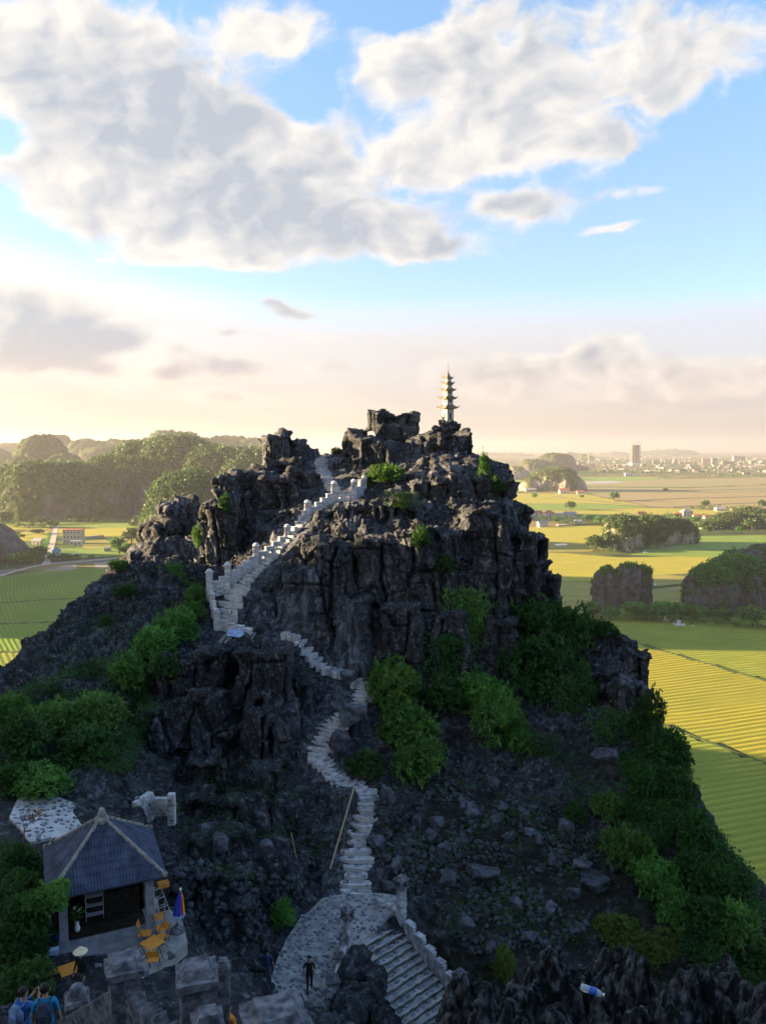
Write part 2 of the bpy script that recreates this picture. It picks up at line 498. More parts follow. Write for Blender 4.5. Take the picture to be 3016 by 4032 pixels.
# --- control points of the ground, (u, v) in the photograph and forward distance
CTRL = [
    # summit and upper tiers
    (1060,1810,78),(1150,1800,79.5),(1260,1795,81),(1330,1790,80),(1400,1775,80),(1550,1730,80.5),(1680,1750,80),(1760,1700,79.5),(1840,1800,79.5),
    (1100,1890,75),(1250,1880,77),(1400,1860,74.5),(1550,1850,74),(1700,1850,73),(1850,1850,73.5),
    (980,1865,74),(910,1905,72.5),(830,2025,71),
    (770,2150,75),(772,2290,69.5),(765,2390,63.5),(840,2230,66.5),(950,2190,66.8),(1100,2050,68.3),(1200,1990,69.3),(1280,1935,71),
    # wall and its stairs
    (1470,1930,69),(1400,1985,67),(1300,1985,66.5),(1200,2060,65),(1100,2175,63),(980,2280,61),(900,2350,59.8),(860,2430,58.6),(850,2500,57.6),(960,2500,57.6),
    # rock bulge and cliff
    (1500,2010,65),(1600,2010,65.5),(1750,1960,68),(1880,1930,70),(1950,1990,71),
    (1150,2210,61.8),(1280,2150,62),(1400,2110,62.2),(1600,2100,62.2),(1800,2070,62.6),(1930,2090,63.5),(2010,2120,65.5),
    (1100,2360,59.6),(1250,2360,59.6),(1400,2380,59.2),(1600,2390,59),(1800,2390,58.8),(1980,2360,60.5),
    (1080,2500,58),(1240,2590,57),(1400,2660,56.6),(1550,2690,56.2),(1700,2710,56),(1900,2700,56),(2030,2620,57.5),
    # path
    (1400,3530,40.8),(1400,3400,42.5),(1400,3300,43.8),(1430,3200,45),(1450,3130,46.2),(1320,3060,47.5),(1260,2980,49),(1290,2900,50.5),(1310,2850,51.5),
    (1400,2780,53.5),(1440,2700,55.6),(1380,2655,56.0),(1280,2625,56.3),(1220,2570,56.9),(1180,2510,57.5),
    # right shoulder
    (2200,2500,60),(2100,2700,57),(2350,2750,56),(2300,2950,52),(2500,2950,51),(2600,3200,46),(2400,3200,47),(2800,3500,42),(2600,3600,40.5),(3016,3800,38.5),(2800,3800,37.5),
    (2300,2520,60.5),(2440,2620,58.6),
    # scree
    (1600,3100,48.5),(1800,3000,51),(2000,3000,51),(2200,3050,50),(1700,3250,45.6),(2000,3300,45),(2250,3350,44.5),(1650,3450,42.3),(1900,3500,42),(2200,3600,40.5),(2400,3500,42),
    (1900,3700,38.9),(2100,3800,37.5),(2400,3850,37),(1600,2900,52.5),(1900,2850,53.5),
    # landing and cobbled way
    (1450,3560,40.3),(1300,3560,40.4),(1200,3600,39.8),(1350,3640,38.7),(1150,3700,37.8),(1300,3760,36.8),(1120,3850,34.6),(1250,3850,34.8),(1080,3990,31.5),(1200,3990,31.6),(1560,3600,39.6),
    # left block and rugged ground below it
    (900,2545,55.5),(750,2590,54),(1050,2560,55.8),(1180,2680,55),(1250,2760,53.5),(600,2730,51.5),(560,2900,48.5),(700,2960,49.8),(900,2970,50),(1050,2990,49.4),(1180,2930,50),
    (700,3100,46),(1000,3150,45.6),(1180,3150,45.6),(900,3300,42),(1150,3350,43),(700,3350,40),(1050,3560,40.4),(900,3500,38.6),(850,3620,36),(980,3750,36),
    (800,3750,30.5),(770,3600,33.5),(950,3830,33.4),(1000,3950,31),
    # kiosk terrace and cobbled apron behind it
    (300,3800,25.6),(450,3800,25.8),(600,3700,27.4),(680,3760,27),(200,3850,24.6),(170,3240,33),(60,3160,35),(250,3320,31.6),(600,3260,36),(500,3050,40),(650,3450,34.5),(100,3500,29),
    # left slope
    (400,2850,44),(150,2850,44),(300,2650,50),(100,2750,47),(500,2600,52.5),(650,2500,55.5),(400,2500,57.5),(600,2350,61),(700,2200,65.5),(750,2350,62.5),(790,2470,58.5),
]
EDGE_R = [(1880,1830,77),(1925,1900,75),(1985,1960,73.5),(2035,2020,72),(2085,2130,69),(2130,2230,67),(2170,2340,65),(2225,2420,63.6),(2320,2460,62.2),(2460,2550,60),(2515,2620,58),(2525,2730,56),(2640,2880,51.5),(2740,3100,47.5),(2860,3300,44.6),(3016,3480,42.4),(3150,3700,40)]
EDGE_L = [(-150,2720,52),(0,2640,54.5),(130,2540,57.5),(250,2450,60.5),(330,2360,63.5),(470,2230,68),(560,2150,71),(640,2075,76.5),(720,2060,79)]
REL = [(-7,16,-13.4),(-3.5,12,-10.9),(0,12,-11.5),(0,20,-17),(3,10,-9.6),(10,18,-17.5),(15,25,-25),(-12,16,-13.4),(-12,22,-16.6),(0,3,-3.4),(0,0,-1.75),(8,0,-3),(-8,0,-2.2),(-6,8,-7.6),
       (3.4,9.4,-7.9),(6.5,9,-7.6),(9.5,9,-7.8),(5,14,-14),(9,15,-16),(-5,26,-18.6),(1,27,-22.2),(5.5,32,-28),(10,30,-28.5),(14,36,-27),
       (-60,50,-62),(-60,80,-72),(-45,100,-64),(0,112,-56),(-22,100,-34),(8,100,-26),(30,110,-60),(60,80,-78),(55,50,-66),(50,30,-64),(40,15,-56),(-50,20,-30),(-36,35,-20),(-30,10,-16),(30,5,-26),(22,12,-24),(-62,20,-40),(-10,92,-16),(6,88,-6),(-2,90,-8),(-62,-4,-20),(0,-20,-5),(40,-10,-40)]
pts = [tuple(P(*c)) for c in CTRL]
for u, v, Y in EDGE_R:
    p = P(u, v, Y); pts.append((p.x - 0.4, p.y, p.z))
    pts.append((p.x + 2.6, p.y + 1.5, p.z - 7.5)); pts.append((p.x + 9, p.y + 4, p.z - 24))
for u, v, Y in EDGE_L:
    p = P(u, v, Y); pts.append((p.x + 0.3, p.y, p.z))
    pts.append((p.x - 4.0, p.y + 2.5, p.z - 5.5)); pts.append((p.x - 12, p.y + 7, p.z - 18))
pts += [(x, y, CAM_Z + z) for x, y, z in REL]
for i in (3, 7, 11, 15):                                        # a bed for the broad stairs
    for x in (.2, 1.6, 3.1):
        pts.append((-1.72 + .723 * x + .691 * .35 * i, 37.55 + .691 * x - .723 * .35 * i, 81.05 - .17 * i - .75))
pts = np.array(pts)
# drop near-duplicates so the system stays solvable
keep = []
for i in range(len(pts)):
    if all(np.hypot(*(pts[i, :2] - pts[j, :2])) > 0.35 for j in keep): keep.append(i)
pts = pts[keep]
_A = np.hypot(pts[:, None, 0] - pts[None, :, 0], pts[:, None, 1] - pts[None, :, 1])
_n = len(pts)
_M = np.zeros((_n + 1, _n + 1)); _M[:_n, :_n] = _A - 0.12 * np.eye(_n); _M[:_n, _n] = 1; _M[_n, :_n] = 1
_W = np.linalg.solve(_M, np.append(pts[:, 2], 0))


def ground(x, y):
    """macro height of the hill"""
    x = np.asarray(x, float); y = np.asarray(y, float)
    sh = x.shape
    xf, yf = x.ravel(), y.ravel()
    out = np.full(xf.shape, _W[_n])
    for i in range(_n):
        out += _W[i] * np.hypot(xf - pts[i, 0], yf - pts[i, 1])
    return out.reshape(sh)


def ground1(x, y):
    return float(ground(np.array([x]), np.array([y]))[0])


H = 0.3
X0, X1, Y0, Y1, Zb, Zt = -50.0, 42.0, 14.0, 97.0, 66.0, 112.5
nx, ny, nz = int((X1 - X0) / H) + 1, int((Y1 - Y0) / H) + 1, int((Zt - Zb) / H) + 1
gx = X0 + H * np.arange(nx); gy = Y0 + H * np.arange(ny); gz = Zb + H * np.arange(nz)
GX, GY = np.meshgrid(gx, gy, indexing='ij')
HG = ground(GX, GY)
_gx, _gy = np.gradient(HG, H)
SL = 1 / np.sqrt(1 + np.minimum(_gx ** 2 + _gy ** 2, 9))
VOL = ((gz[None, None, :] - HG[:, :, None]) * SL[:, :, None]).astype(np.float32)


def block(u, v, Y, w, d, h, rz=0.0, tx=0.0, ty=0.0, r=0.2, depth=None):
    r = min(r, .6 * min(w, d, h))
    """half sizes w (across), d (depth), h (height); the block's centre is seen at (u, v)"""
    c = P(u, v, Y)
    R = np.array((Matrix.Rotation(rz * D2R, 3, 'Z') @ Matrix.Rotation(tx * D2R, 3, 'X') @ Matrix.Rotation(ty * D2R, 3, 'Y')).inverted())
    e = max(w, d, h) * 1.6 + 0.6
    i0, i1 = np.clip([int((c.x - e - X0) / H), int((c.x + e - X0) / H) + 2], 0, nx)
    j0, j1 = np.clip([int((c.y - e - Y0) / H), int((c.y + e - Y0) / H) + 2], 0, ny)
    k0, k1 = np.clip([int((c.z - e - Zb) / H), int((c.z + e - Zb) / H) + 2], 0, nz)
    if i1 <= i0 or j1 <= j0 or k1 <= k0: return
    q = np.stack(np.meshgrid(gx[i0:i1] - c.x, gy[j0:j1] - c.y, gz[k0:k1] - c.z, indexing='ij'), -1) @ R.T
    wp = np.stack([fbm(q[..., 0] * .9 + u, q[..., 1] * .9 + v, q[..., 2] * .9 + 7 * i_, 2, 70 + i_) - .5 for i_ in range(3)], -1)
    q = q + wp * min(1.1, .75 * min(w, d, h))
    a = np.abs(q) - np.array([w - r, d - r, h - r])
    s = np.linalg.norm(np.maximum(a, 0), axis=-1) + np.minimum(a.max(-1), 0) - r
    VOL[i0:i1, j0:j1, k0:k1] = np.minimum(VOL[i0:i1, j0:j1, k0:k1], s)


BLOCKS = [
    # left pinnacles of the summit
    (1072,1815,77.6,1.0,.8,2.1,-60,0,3),(1120,1800,78.4,.9,.8,2.2,-56,0,-2),(1175,1812,79,.8,.8,1.75,-50,0,3),(1225,1825,79.6,.7,.8,1.5,-30,0,-4),(1130,1880,77,1.8,1.4,1.6,6,0,2),
    (1285,1815,81.5,.35,.5,.8,0,0,5),(1345,1810,80.5,.75,.7,.75,10,4,-6),
    # summit stack
    (880,2135,67.6,1.35,1.6,3.0,4,0,1),(900,1985,71,1.3,1.5,2.2,-6,0,2),
    (1400,1745,79,1.05,1.1,1.25,8,0,3),(1560,1675,81,2.0,1.2,.85,-6,0,-2),(1490,1662,80.2,1.2,.9,1.0,-60,0,3),(1625,1672,80.8,.7,.9,.95,-30,0,0),(1480,1795,76.3,1.9,1.3,1.35,-26,3,-2),(1420,1790,76.2,1.3,.8,1.35,-62,0,0),
    (1560,1720,79.6,2.1,1.4,1.0,0,0,4),(1668,1772,76.6,1.85,1.4,1.25,-8,4,5,.5),(1790,1768,77.2,1.65,1.4,1.3,6,0,-6,.5),(1770,1705,79.4,1.0,1.0,.85,4,0,4),(1725,1725,79.2,.6,.8,1.0,0,0,0),
    (1335,1850,77,1.0,.8,.7,20,5,8),(1420,1835,75.5,.9,.9,.8,0,6,0),(1610,1800,76,.9,.8,.7,12,0,0),
    # bulging shoulder below the pagoda
    (1840,1940,71,3.7,3.2,2.2,-6,14,8),(1720,1950,69.5,2.4,2.4,1.7,0,10,-4),(1940,1965,72.3,1.5,2,1.9,10,0,14),(1880,1850,75.6,1.2,1.6,1.0,0,0,12),(1860,2010,68.5,3.3,2.4,1.3,-4,12,2),
    (1540,2030,65.4,1.7,1.5,1.1,6,5,0),(1390,2040,65.6,1.9,1.4,1.0,0,4,-3),(1290,2050,65.8,1.1,1.0,.9,10,0,5),
    # dark face behind the wall
    (1010,1985,72.5,2.2,1.6,2.6,8,0,2),(930,2060,70.2,1.6,1.5,2.6,-4,0,0),(1100,1990,71.5,1.5,1.4,2.3,4,0,-3),(870,2110,68.8,1.3,1.4,2.6,0,0,2),(1200,1930,73,1.4,1.3,1.5,10,0,4),(1160,2060,68.8,1.3,1.0,1.2,0,0,-6),
    # front cliff buttresses
    (1700,2330,59.6,2.4,1.5,4.6,4,-8,0),(1900,2290,60.2,1.7,1.5,5.2,-5,-6,1),(1500,2330,59.9,1.6,1.2,4.0,2,-9,-1),(1320,2330,60,1.4,1.2,3.6,0,-8,1),(2000,2320,61.5,1.4,1.6,4.4,-14,-5,4),(2070,2420,61.5,1.1,1.5,4.0,-20,-5,6),
    (1580,2530,57.2,1.5,1.1,2.6,3,-6,-2),(1770,2570,57,1.3,1.0,2.6,-4,-5,2),(1390,2500,57.6,1.3,1.0,2.6,5,-8,3),(1190,2380,59.6,1.1,1.1,2.4,-5,-8,0),(1980,2580,57.6,1.1,1.2,2.5,-10,-5,0),
    # left rock mass, with the big wedge
    (740,2850,49.6,2.5,1.5,1.35,12,-10,-16,.2),(840,2900,49.4,1.1,1.2,1.0,-10,0,30,.2),(960,2760,51.6,.95,1.1,3.0,-6,-8,6),(1090,2760,51.8,1.15,1.1,3.2,4,-8,-4),(830,2680,52.4,1.2,1.2,1.9,0,-10,5),
    (720,2700,51.8,1.4,1.2,1.6,10,-8,0),(1130,2890,50,.8,1.0,1.6,0,-5,-3),(1010,2900,49.9,.9,.8,1.6,0,-5,5),(1200,2760,53.0,.8,.8,1.2,0,0,8),(1100,2610,54.6,1.2,1.2,1.0,12,0,10),(960,2600,54.6,1.0,1.0,.9,0,0,-6),
    # rocks of the left ridge
    (685,2065,77,1.1,.95,1.9,-60,0,-4),(740,2050,78,.8,.7,1.9,-58,0,4),(775,2080,78,.7,.8,1.2,-35,0,8),(640,2110,75,1.0,1,1.0,20,0,-25),
    # beside the path
    (1390,2860,51.8,.75,.7,.8,20,10,10),(1330,2945,50,.7,.6,.6,-20,0,-20),(1360,3180,45.4,.6,.6,1.1,0,0,10),(1540,3200,45.4,.9,.8,.7,10,0,0),(1500,2700,55.6,.6,.6,.5,0,0,0),(1410,2640,56.4,.6,.5,.7,0,0,-8),
    # right shoulder rocks
    (2400,2560,60,1.6,1.6,1.3,0,0,25),(2490,2640,57.6,.9,1.3,1.5,-10,0,10),(2380,2700,57,1.4,1.3,1.4,10,0,-5),(2470,2800,54.6,1.2,1.2,1.8,0,0,6),(2300,2620,59,1.4,1.3,1.6,0,0,-12),(2130,2390,63.6,1.2,1.5,2.6,-20,0,12),(2070,2240,66.5,1.3,1.6,2.6,-10,0,12),(2010,2080,70,1.1,1.5,2.0,0,0,14),
    # rock wall between the kiosk terrace and the cobbled way
    (830,3600,35,1.5,1.4,1.6,12,-6,0),(900,3700,34,1.0,1.2,2.0,0,-6,4),(730,3550,34,1.2,1.0,1.3,0,-10,0),(1010,3450,40.5,1.4,1.1,1.2,0,-6,0),(880,3350,41,1.6,1.3,1.0,15,-8,0),(1120,3480,41.4,1.0,1.0,1.4,0,-6,0),
    (960,3250,43.5,1.4,1.2,1.3,-10,-8,0),(1130,3230,44.8,1.0,1.0,1.2,0,-6,10),(760,3200,43.6,1.2,1.1,1.0,10,-6,0),(820,3060,47,1.2,1.0,1.1,20,-6,10),(1050,3080,47.2,1.0,1.0,1.0,0,-6,0),
    (1405,3860,34.0,.8,.8,.95,25,8,14,.25),(1420,3990,32.0,.8,.8,1.1,15,6,-8,.25),
]
for b_ in BLOCKS:
    block(*b_)


def surface_nets(F, org, h):
    S = F < 0
    c = np.zeros(tuple(n - 1 for n in F.shape), np.uint8)
    corners = [(a, b, d) for a in (0, 1) for b in (0, 1) for d in (0, 1)]
    for a, b, d in corners:
        c += S[a:F.shape[0] - 1 + a, b:F.shape[1] - 1 + b, d:F.shape[2] - 1 + d]
    act = np.argwhere((c > 0) & (c < 8))
    del c
    i, j, k = act.T
    val = {q: F[i + q[0], j + q[1], k + q[2]] for q in corners}
    acc = np.zeros((len(act), 3)); cnt = np.zeros(len(act))
    for p in corners:
        for ax in range(3):
            if p[ax] == 0:
                q = list(p); q[ax] = 1; q = tuple(q)
                a, b = val[p], val[q]
                cr = (a < 0) != (b < 0)
                t = np.where(cr, a / np.where(cr, a - b, 1), 0)
                pt = np.tile(np.array(p, float), (len(act), 1)); pt[:, ax] = t
                acc += pt * cr[:, None]; cnt += cr
    V = (act + acc / cnt[:, None]) * h + np.array(org)
    idx = np.full(tuple(n - 1 for n in F.shape), -1, np.int32)
    idx[i, j, k] = np.arange(len(act))
    quads = []
    for ax in range(3):
        sl0 = [slice(1, -1)] * 3; sl1 = [slice(1, -1)] * 3
        sl0[ax] = slice(0, -1); sl1[ax] = slice(1, None)
        a, b = S[tuple(sl0)], S[tuple(sl1)]
        e = np.argwhere(a != b)
        flip = a[tuple(e.T)]
        e = e + 1; e[:, ax] -= 1
        o1, o2 = [(1, 2), (2, 0), (0, 1)][ax]
        def cell(d1, d2):
            f = e.copy(); f[:, o1] += d1; f[:, o2] += d2
            return idx[tuple(f.T)]
        q = np.stack([cell(-1, -1), cell(0, -1), cell(0, 0), cell(-1, 0)], 1)
        q = np.where(flip[:, None], q, q[:, ::-1])
        quads.append(q)
    Q = np.concatenate(quads)
    return V, Q[(Q >= 0).all(1)]


def subdivide(V, Q):
    E = np.concatenate([Q[:, [0, 1]], Q[:, [1, 2]], Q[:, [2, 3]], Q[:, [3, 0]]])
    Es = np.sort(E, 1)
    key = Es[:, 0].astype(np.int64) * len(V) + Es[:, 1]
    uk, inv = np.unique(key, return_inverse=True)
    a, b = uk // len(V), uk % len(V)
    nv, ne, nq = len(V), len(uk), len(Q)
    NV = np.concatenate([V, (V[a] + V[b]) / 2, V[Q].mean(1)])
    inv = inv.reshape(4, nq) + nv
    fc = np.arange(nq) + nv + ne
    NQ = np.concatenate([np.stack([Q[:, i], inv[i], fc, inv[(i + 3) % 4]], 1) for i in range(4)])
    return NV, NQ


def relax(V, Q, n=1, w=0.5):
    for _ in range(n):
        acc = np.zeros_like(V); cnt = np.zeros(len(V))
        for i in range(4):
            a, b = Q[:, i], Q[:, (i + 1) % 4]
            for ax in range(3):
                acc[:, ax] += np.bincount(a, V[b, ax], len(V)) + np.bincount(b, V[a, ax], len(V))
            cnt += np.bincount(a, minlength=len(V)) + np.bincount(b, minlength=len(V))
        V = V * (1 - w) + w * acc / np.maximum(cnt, 1)[:, None]
    return V


def normals(V, Q):
    n = np.cross(V[Q[:, 2]] - V[Q[:, 0]], V[Q[:, 3]] - V[Q[:, 1]])
    out = np.zeros_like(V)
    for i in range(4):
        for ax in range(3):
            out[:, ax] += np.bincount(Q[:, i], n[:, ax], len(V))
    return out / np.maximum(np.linalg.norm(out, axis=1), 1e-9)[:, None]


def poly_dist(x, y, poly):
    """horizontal distance to a polyline"""
    d = np.full(x.shape, 1e9)
    for (ax, ay), (bx, by) in zip(poly[:-1], poly[1:]):
        ex, ey = bx - ax, by - ay
        t = np.clip(((x - ax) * ex + (y - ay) * ey) / (ex * ex + ey * ey + 1e-9), 0, 1)
        d = np.minimum(d, np.hypot(x - ax - t * ex, y - ay - t * ey))
    return d


PATH_PX = [(1400,3530,40.8),(1405,3400,42.5),(1400,3300,43.8),(1440,3200,45),(1450,3130,46.2),(1320,3060,47.5),(1250,2980,49),(1290,2900,50.5),(1310,2850,51.5),
           (1400,2780,53.5),(1440,2700,55.6),(1380,2655,56.0),(1280,2625,56.3),(1220,2570,56.9),(1180,2510,57.5),(1120,2490,57.8)]
WALLPATH_PX = [(900,2490,57.9),(900,2430,58.8),(920,2350,60),(985,2275,61.3),(1100,2170,63.4),(1200,2055,65.4),(1290,1985,67),(1340,1960,68)]
TOPPATH_PX = [(1340,1950,69),(1300,1900,73),(1270,1850,77),(1262,1795,81)]
paths = [[tuple(P(*c))[:2] for c in pp] for pp in (PATH_PX, WALLPATH_PX, TOPPATH_PX)]


def dist_paths(x, y):
    return np.minimum.reduce([poly_dist(x, y, p) for p in paths])


def rock_displace(V, Nn, fine=True):
    x, y, z = V.T
    steep = 1 - np.clip(Nn[:, 2], 0, 1)
    wx = x + 1.1 * (fbm(x * .35, y * .35, z * .22, 2, 3) - .5); wy = y + 1.1 * (fbm(x * .35, y * .35, z * .22, 2, 8) - .5)
    # vertical columns split in beds
    f1, f2, r1, r2 = voro2(wx / 2.0, wy / 2.0, 5)
    hh = 2.0 + 3.2 * r2
    zz = z / hh + r1 * 7 + .35 * (fbm(x * .5, y * .5, z * .5, 2, 4) - .5)
    lay = np.floor(zz)
    rb = _h3((r1 * 9999).astype(np.int64), lay.astype(np.int64), (r2 * 9999).astype(np.int64), 2)
    zc = np.minimum(zz - lay, 1 - (zz - lay)) * hh
    crack = 1 - sstep(0.0, .17, (f2 - f1) * (1 + .6 * (r2 - .5)))
    bed = (1 - sstep(0.0, .16, zc)) * (rb > .25)
    col = (r1 - .5) * .62 + (rb - .5) * .36 - .8 * crack - .42 * bed + (fbm(x * .3, y * .3, z * .25, 3, 12) - .5) * 1.0
    g1, g2, s1, s2 = voro2(wx / .75 + .3 * z, wy / .75, 15)
    h2 = .7 + 1.3 * s2; z2 = z / h2 + s1 * 5; l2 = np.floor(z2)
    rb2 = _h3((s1 * 9999).astype(np.int64), l2.astype(np.int64), (s2 * 999).astype(np.int64), 6)
    small = (s1 - .5) * .2 + (rb2 - .5) * .16 - .2 * (1 - sstep(0, .18, g2 - g1))
    # jagged karst
    jag = (ridged(x * .42, y * .42, z * .2, 5, 40, .58) - .62) * 2.1 + (ridged(x * 1.6, y * 1.6, z * .55, 3, 60) - .6) * .55
    v1, v2, vr = voro3(x / 1.15, y / 1.15, z / 1.7, 21)
    jag = jag + (.5 - v1) * .5 + (vr - .5) * .35
    flute = (ridged(x * 2.6, y * 2.6, z * .5, 2, 77) - .6) * .16
    if fine:
        jag = jag + (ridged(x * 3.4, y * 3.4, z * 1.3, 3, 64) - .6) * .30
    rough = (fbm(x * 1.3, y * 1.3, z * 1.3, 4, 90) - .5) * .45
    t1, t2, tr = voro3(x / .62, y / .62, z / .8, 23)
    u1, u2, ur = voro3(x / .27, y / .27, z / .36, 29)
    rough = rough + (tr - .5) * .17 + (ur - .5) * .085 - .07 * (1 - sstep(0, .12, t2 - t1))
    cliff = sstep(.16, .45, steep) * sstep(-19, -14, x + .3 * (z - 92)) * sstep(82.5, 86, z)
    jg = np.clip(1 - cliff, 0, 1)
    soil = SOIL(x, y, z)
    jag = jag * (1 + .45 * sstep(-11, -16, x) * sstep(45, 50, y))
    d = cliff * (col + small + flute) + jg * (1 - .45 * soil) * jag + rough * .4
    dp = dist_paths(x, y)
    d *= .12 + .88 * sstep(.75, 1.9, dp)
    d = d * FLAT(x, y) * (1 - .15 * sstep(102.5, 104.5, z))
    return d, soil


def SOIL(x, y, z):
    """1 on the litter-covered scree to the right of the path"""
    n = fbm(x * .12, y * .12, 0 * x, 3, 50)
    a = sstep(0.5, 3, x) * sstep(53, 50, y) * sstep(22, 15, x) * sstep(34, 37, y)
    b = .55 * sstep(-13, -16, x) * sstep(52, 49, y)
    return np.clip(np.maximum(a, b) * sstep(.34, .5, n), 0, 1)


TERR = [  # terraces kept smooth: centre, half sizes
    (P(420, 3740, 26.8), 4.6, 3.2), (P(170, 3240, 33), 3.4, 2.6), (P(1250, 3760, 36.6), 1.6, 4.2), (P(1440, 3590, 39.6), 2.2, 1.3),
]


def FLAT(x, y):
    out = np.ones_like(x)
    for c, a, b in TERR:
        r = np.maximum(np.abs(x - c.x) / a, np.abs(y - c.y) / b)
        out = np.minimum(out, .06 + .94 * sstep(.85, 1.3, r))
    a = (x + 1.72) * .723 + (y - 37.55) * .691; b = (x + 1.72) * .691 - (y - 37.55) * .723
    r = np.maximum(np.abs(a - 1.6) / 1.8, np.abs(b - 2.6) / 3.3)
    return np.minimum(out, .05 + .95 * sstep(.9, 1.2, r))


V, Q = surface_nets(VOL, (X0, Y0, Zb), H)
del VOL
# keep what can matter: drop the far back and the bottom rim
ctr = V[Q].mean(1)
Q = Q[(ctr[:, 1] < 95)]
V = relax(V, Q, 1, .5)
nn = normals(V, Q)
# what turns its back to the camera stays coarse in a mesh of its own; the rest is refined
ctr = V[Q].mean(1)
used = np.unique(Q); remap = np.full(len(V), -1); remap[used] = np.arange(len(used)); V = V[used]; Q = remap[Q]
ctr = V[Q].mean(1)
# fine where the hill faces the viewpoint, coarser elsewhere
fn = np.cross(V[Q[:, 2]] - V[Q[:, 0]], V[Q[:, 3]] - V[Q[:, 1]])
vd = np.array([0, 0, CAM_Z]) - ctr
facing = (fn * vd).sum(1) / (np.linalg.norm(fn, axis=1) * np.linalg.norm(vd, axis=1) + 1e-9)
dep_ = ctr[:, 1] * _cp - (ctr[:, 2] - CAM_Z) * _sp
pu = 1508 + FPX * ctr[:, 0] / np.maximum(dep_, .5); pv_ = 2016 - FPX * (ctr[:, 1] * _sp + (ctr[:, 2] - CAM_Z) * _cp) / np.maximum(dep_, .5)
fine = (facing > -.15) & (pu > -180) & (pu < 3200) & (pv_ < 4250) & (ctr[:, 1] < 68)


def finish(Qs, levels):
    used = np.unique(Qs); rm = np.full(len(V), -1); rm[used] = np.arange(len(used))
    v, q = V[used], rm[Qs]
    for i in range(levels):
        v, q = subdivide(v, q)
        if i == 0: v = relax(v, q, 1, .25)
    nn = normals(v, q)
    dd, so = rock_displace(v, nn, True)
    on = nn.copy(); on[:, 2] *= .75
    v = v + on * dd[:, None]
    return v, q, so


rim = np.zeros(len(V), bool); rim[Q[~fine].ravel()] = True
Va, Qa, Sa = finish(Q[~fine | rim[Q].any(1)], 1)
Vb, Qb, Sb = finish(Q[fine], 2)
V = np.concatenate([Va, Vb]); Q = np.concatenate([Qa, Qb + len(Va)]); soil = np.concatenate([Sa, Sb])
used = np.unique(Q); remap = np.full(len(V), -1); remap[used] = np.arange(len(used)); V = V[used]; Q = remap[Q]; soil = soil[used]
me = mesh_np('mountain', V, Q, M_ROCK)
at = me.attributes.new('soil', 'FLOAT', 'POINT'); at.data.foreach_set('value', soil.astype(np.float32))
x, y, z = V.T
pale = .30 * np.exp(-np.maximum(dist_paths(x, y) - .8, 0) / .9) + .6 * sstep(.50, .68, fbm(x * .35, y * .35, z * .3, 4, 33)) * (.22 + .78 * sstep(84, 92, z))  # pale patches thinned low down; the colour carries the lower slope's dimmer skylight
at = me.attributes.new('pale', 'FLOAT', 'POINT'); at.data.foreach_set('value', np.clip(pale, 0, 1).astype(np.float32))
MOUNTAIN = tag(link('mountain', me), 'steep dark limestone hill with cracked cliffs under the pagoda', None, None, 'structure')
print('mountain', len(V), len(Q))

# the real surface under a point, for setting things down
HM = np.full((nx, ny), -1e9)
_ii = np.clip(((V[:, 0] - X0) / H).round().astype(int), 0, nx - 1); _jj = np.clip(((V[:, 1] - Y0) / H).round().astype(int), 0, ny - 1)
np.maximum.at(HM, (_ii, _jj), V[:, 2])


def top_z(x, y):
    """highest rock at (x, y), displacement included"""
    i, j = int(round((x - X0) / H)), int(round((y - Y0) / H))
    if 0 <= i < nx and 0 <= j < ny and HM[i, j] > -1e8: return float(HM[i, j])
    return ground1(x, y)


# distance of the nearest rock along each line of sight of the photograph (cells of 8 px), for setting things down
CELL = 8
_un, _vn = 3016 // CELL + 60, 4032 // CELL + 60
def _pix(V):
    d = V - np.array([0, 0, CAM_Z])
    dep = d[:, 1] * _cp - d[:, 2] * _sp
    up = d[:, 1] * _sp + d[:, 2] * _cp
    dep = np.maximum(dep, .5)
    return 1508 + FPX * d[:, 0] / dep, 2016 - FPX * up / dep
_u, _v = _pix(V)
ZB = np.full((_un, _vn), 1e9)
_a, _b = (_u / CELL).astype(int) + 30, (_v / CELL).astype(int) + 30
_k = (_a >= 0) & (_a < _un) & (_b >= 0) & (_b < _vn)
np.minimum.at(ZB, (_a[_k], _b[_k]), V[_k, 1])
for _ in range(3):                                              # close pinholes
    for ax in (0, 1):
        for sh in (1, -1):
            n_ = np.roll(ZB, sh, ax); ZB = np.where(ZB > 1e8, n_, ZB)


def hit(u, v):
    """where the photograph's ray through (u, v) meets the hill"""
    a, b = int(u / CELL) + 30, int(v / CELL) + 30
    Y = 1e9
    while 0 <= a < _un and b < _vn:
        Y = ZB[a, b]
        if Y < 1e8: break
        b += 1
    if Y > 1e8: Y = 40.0
    return P(u, v, float(Y))


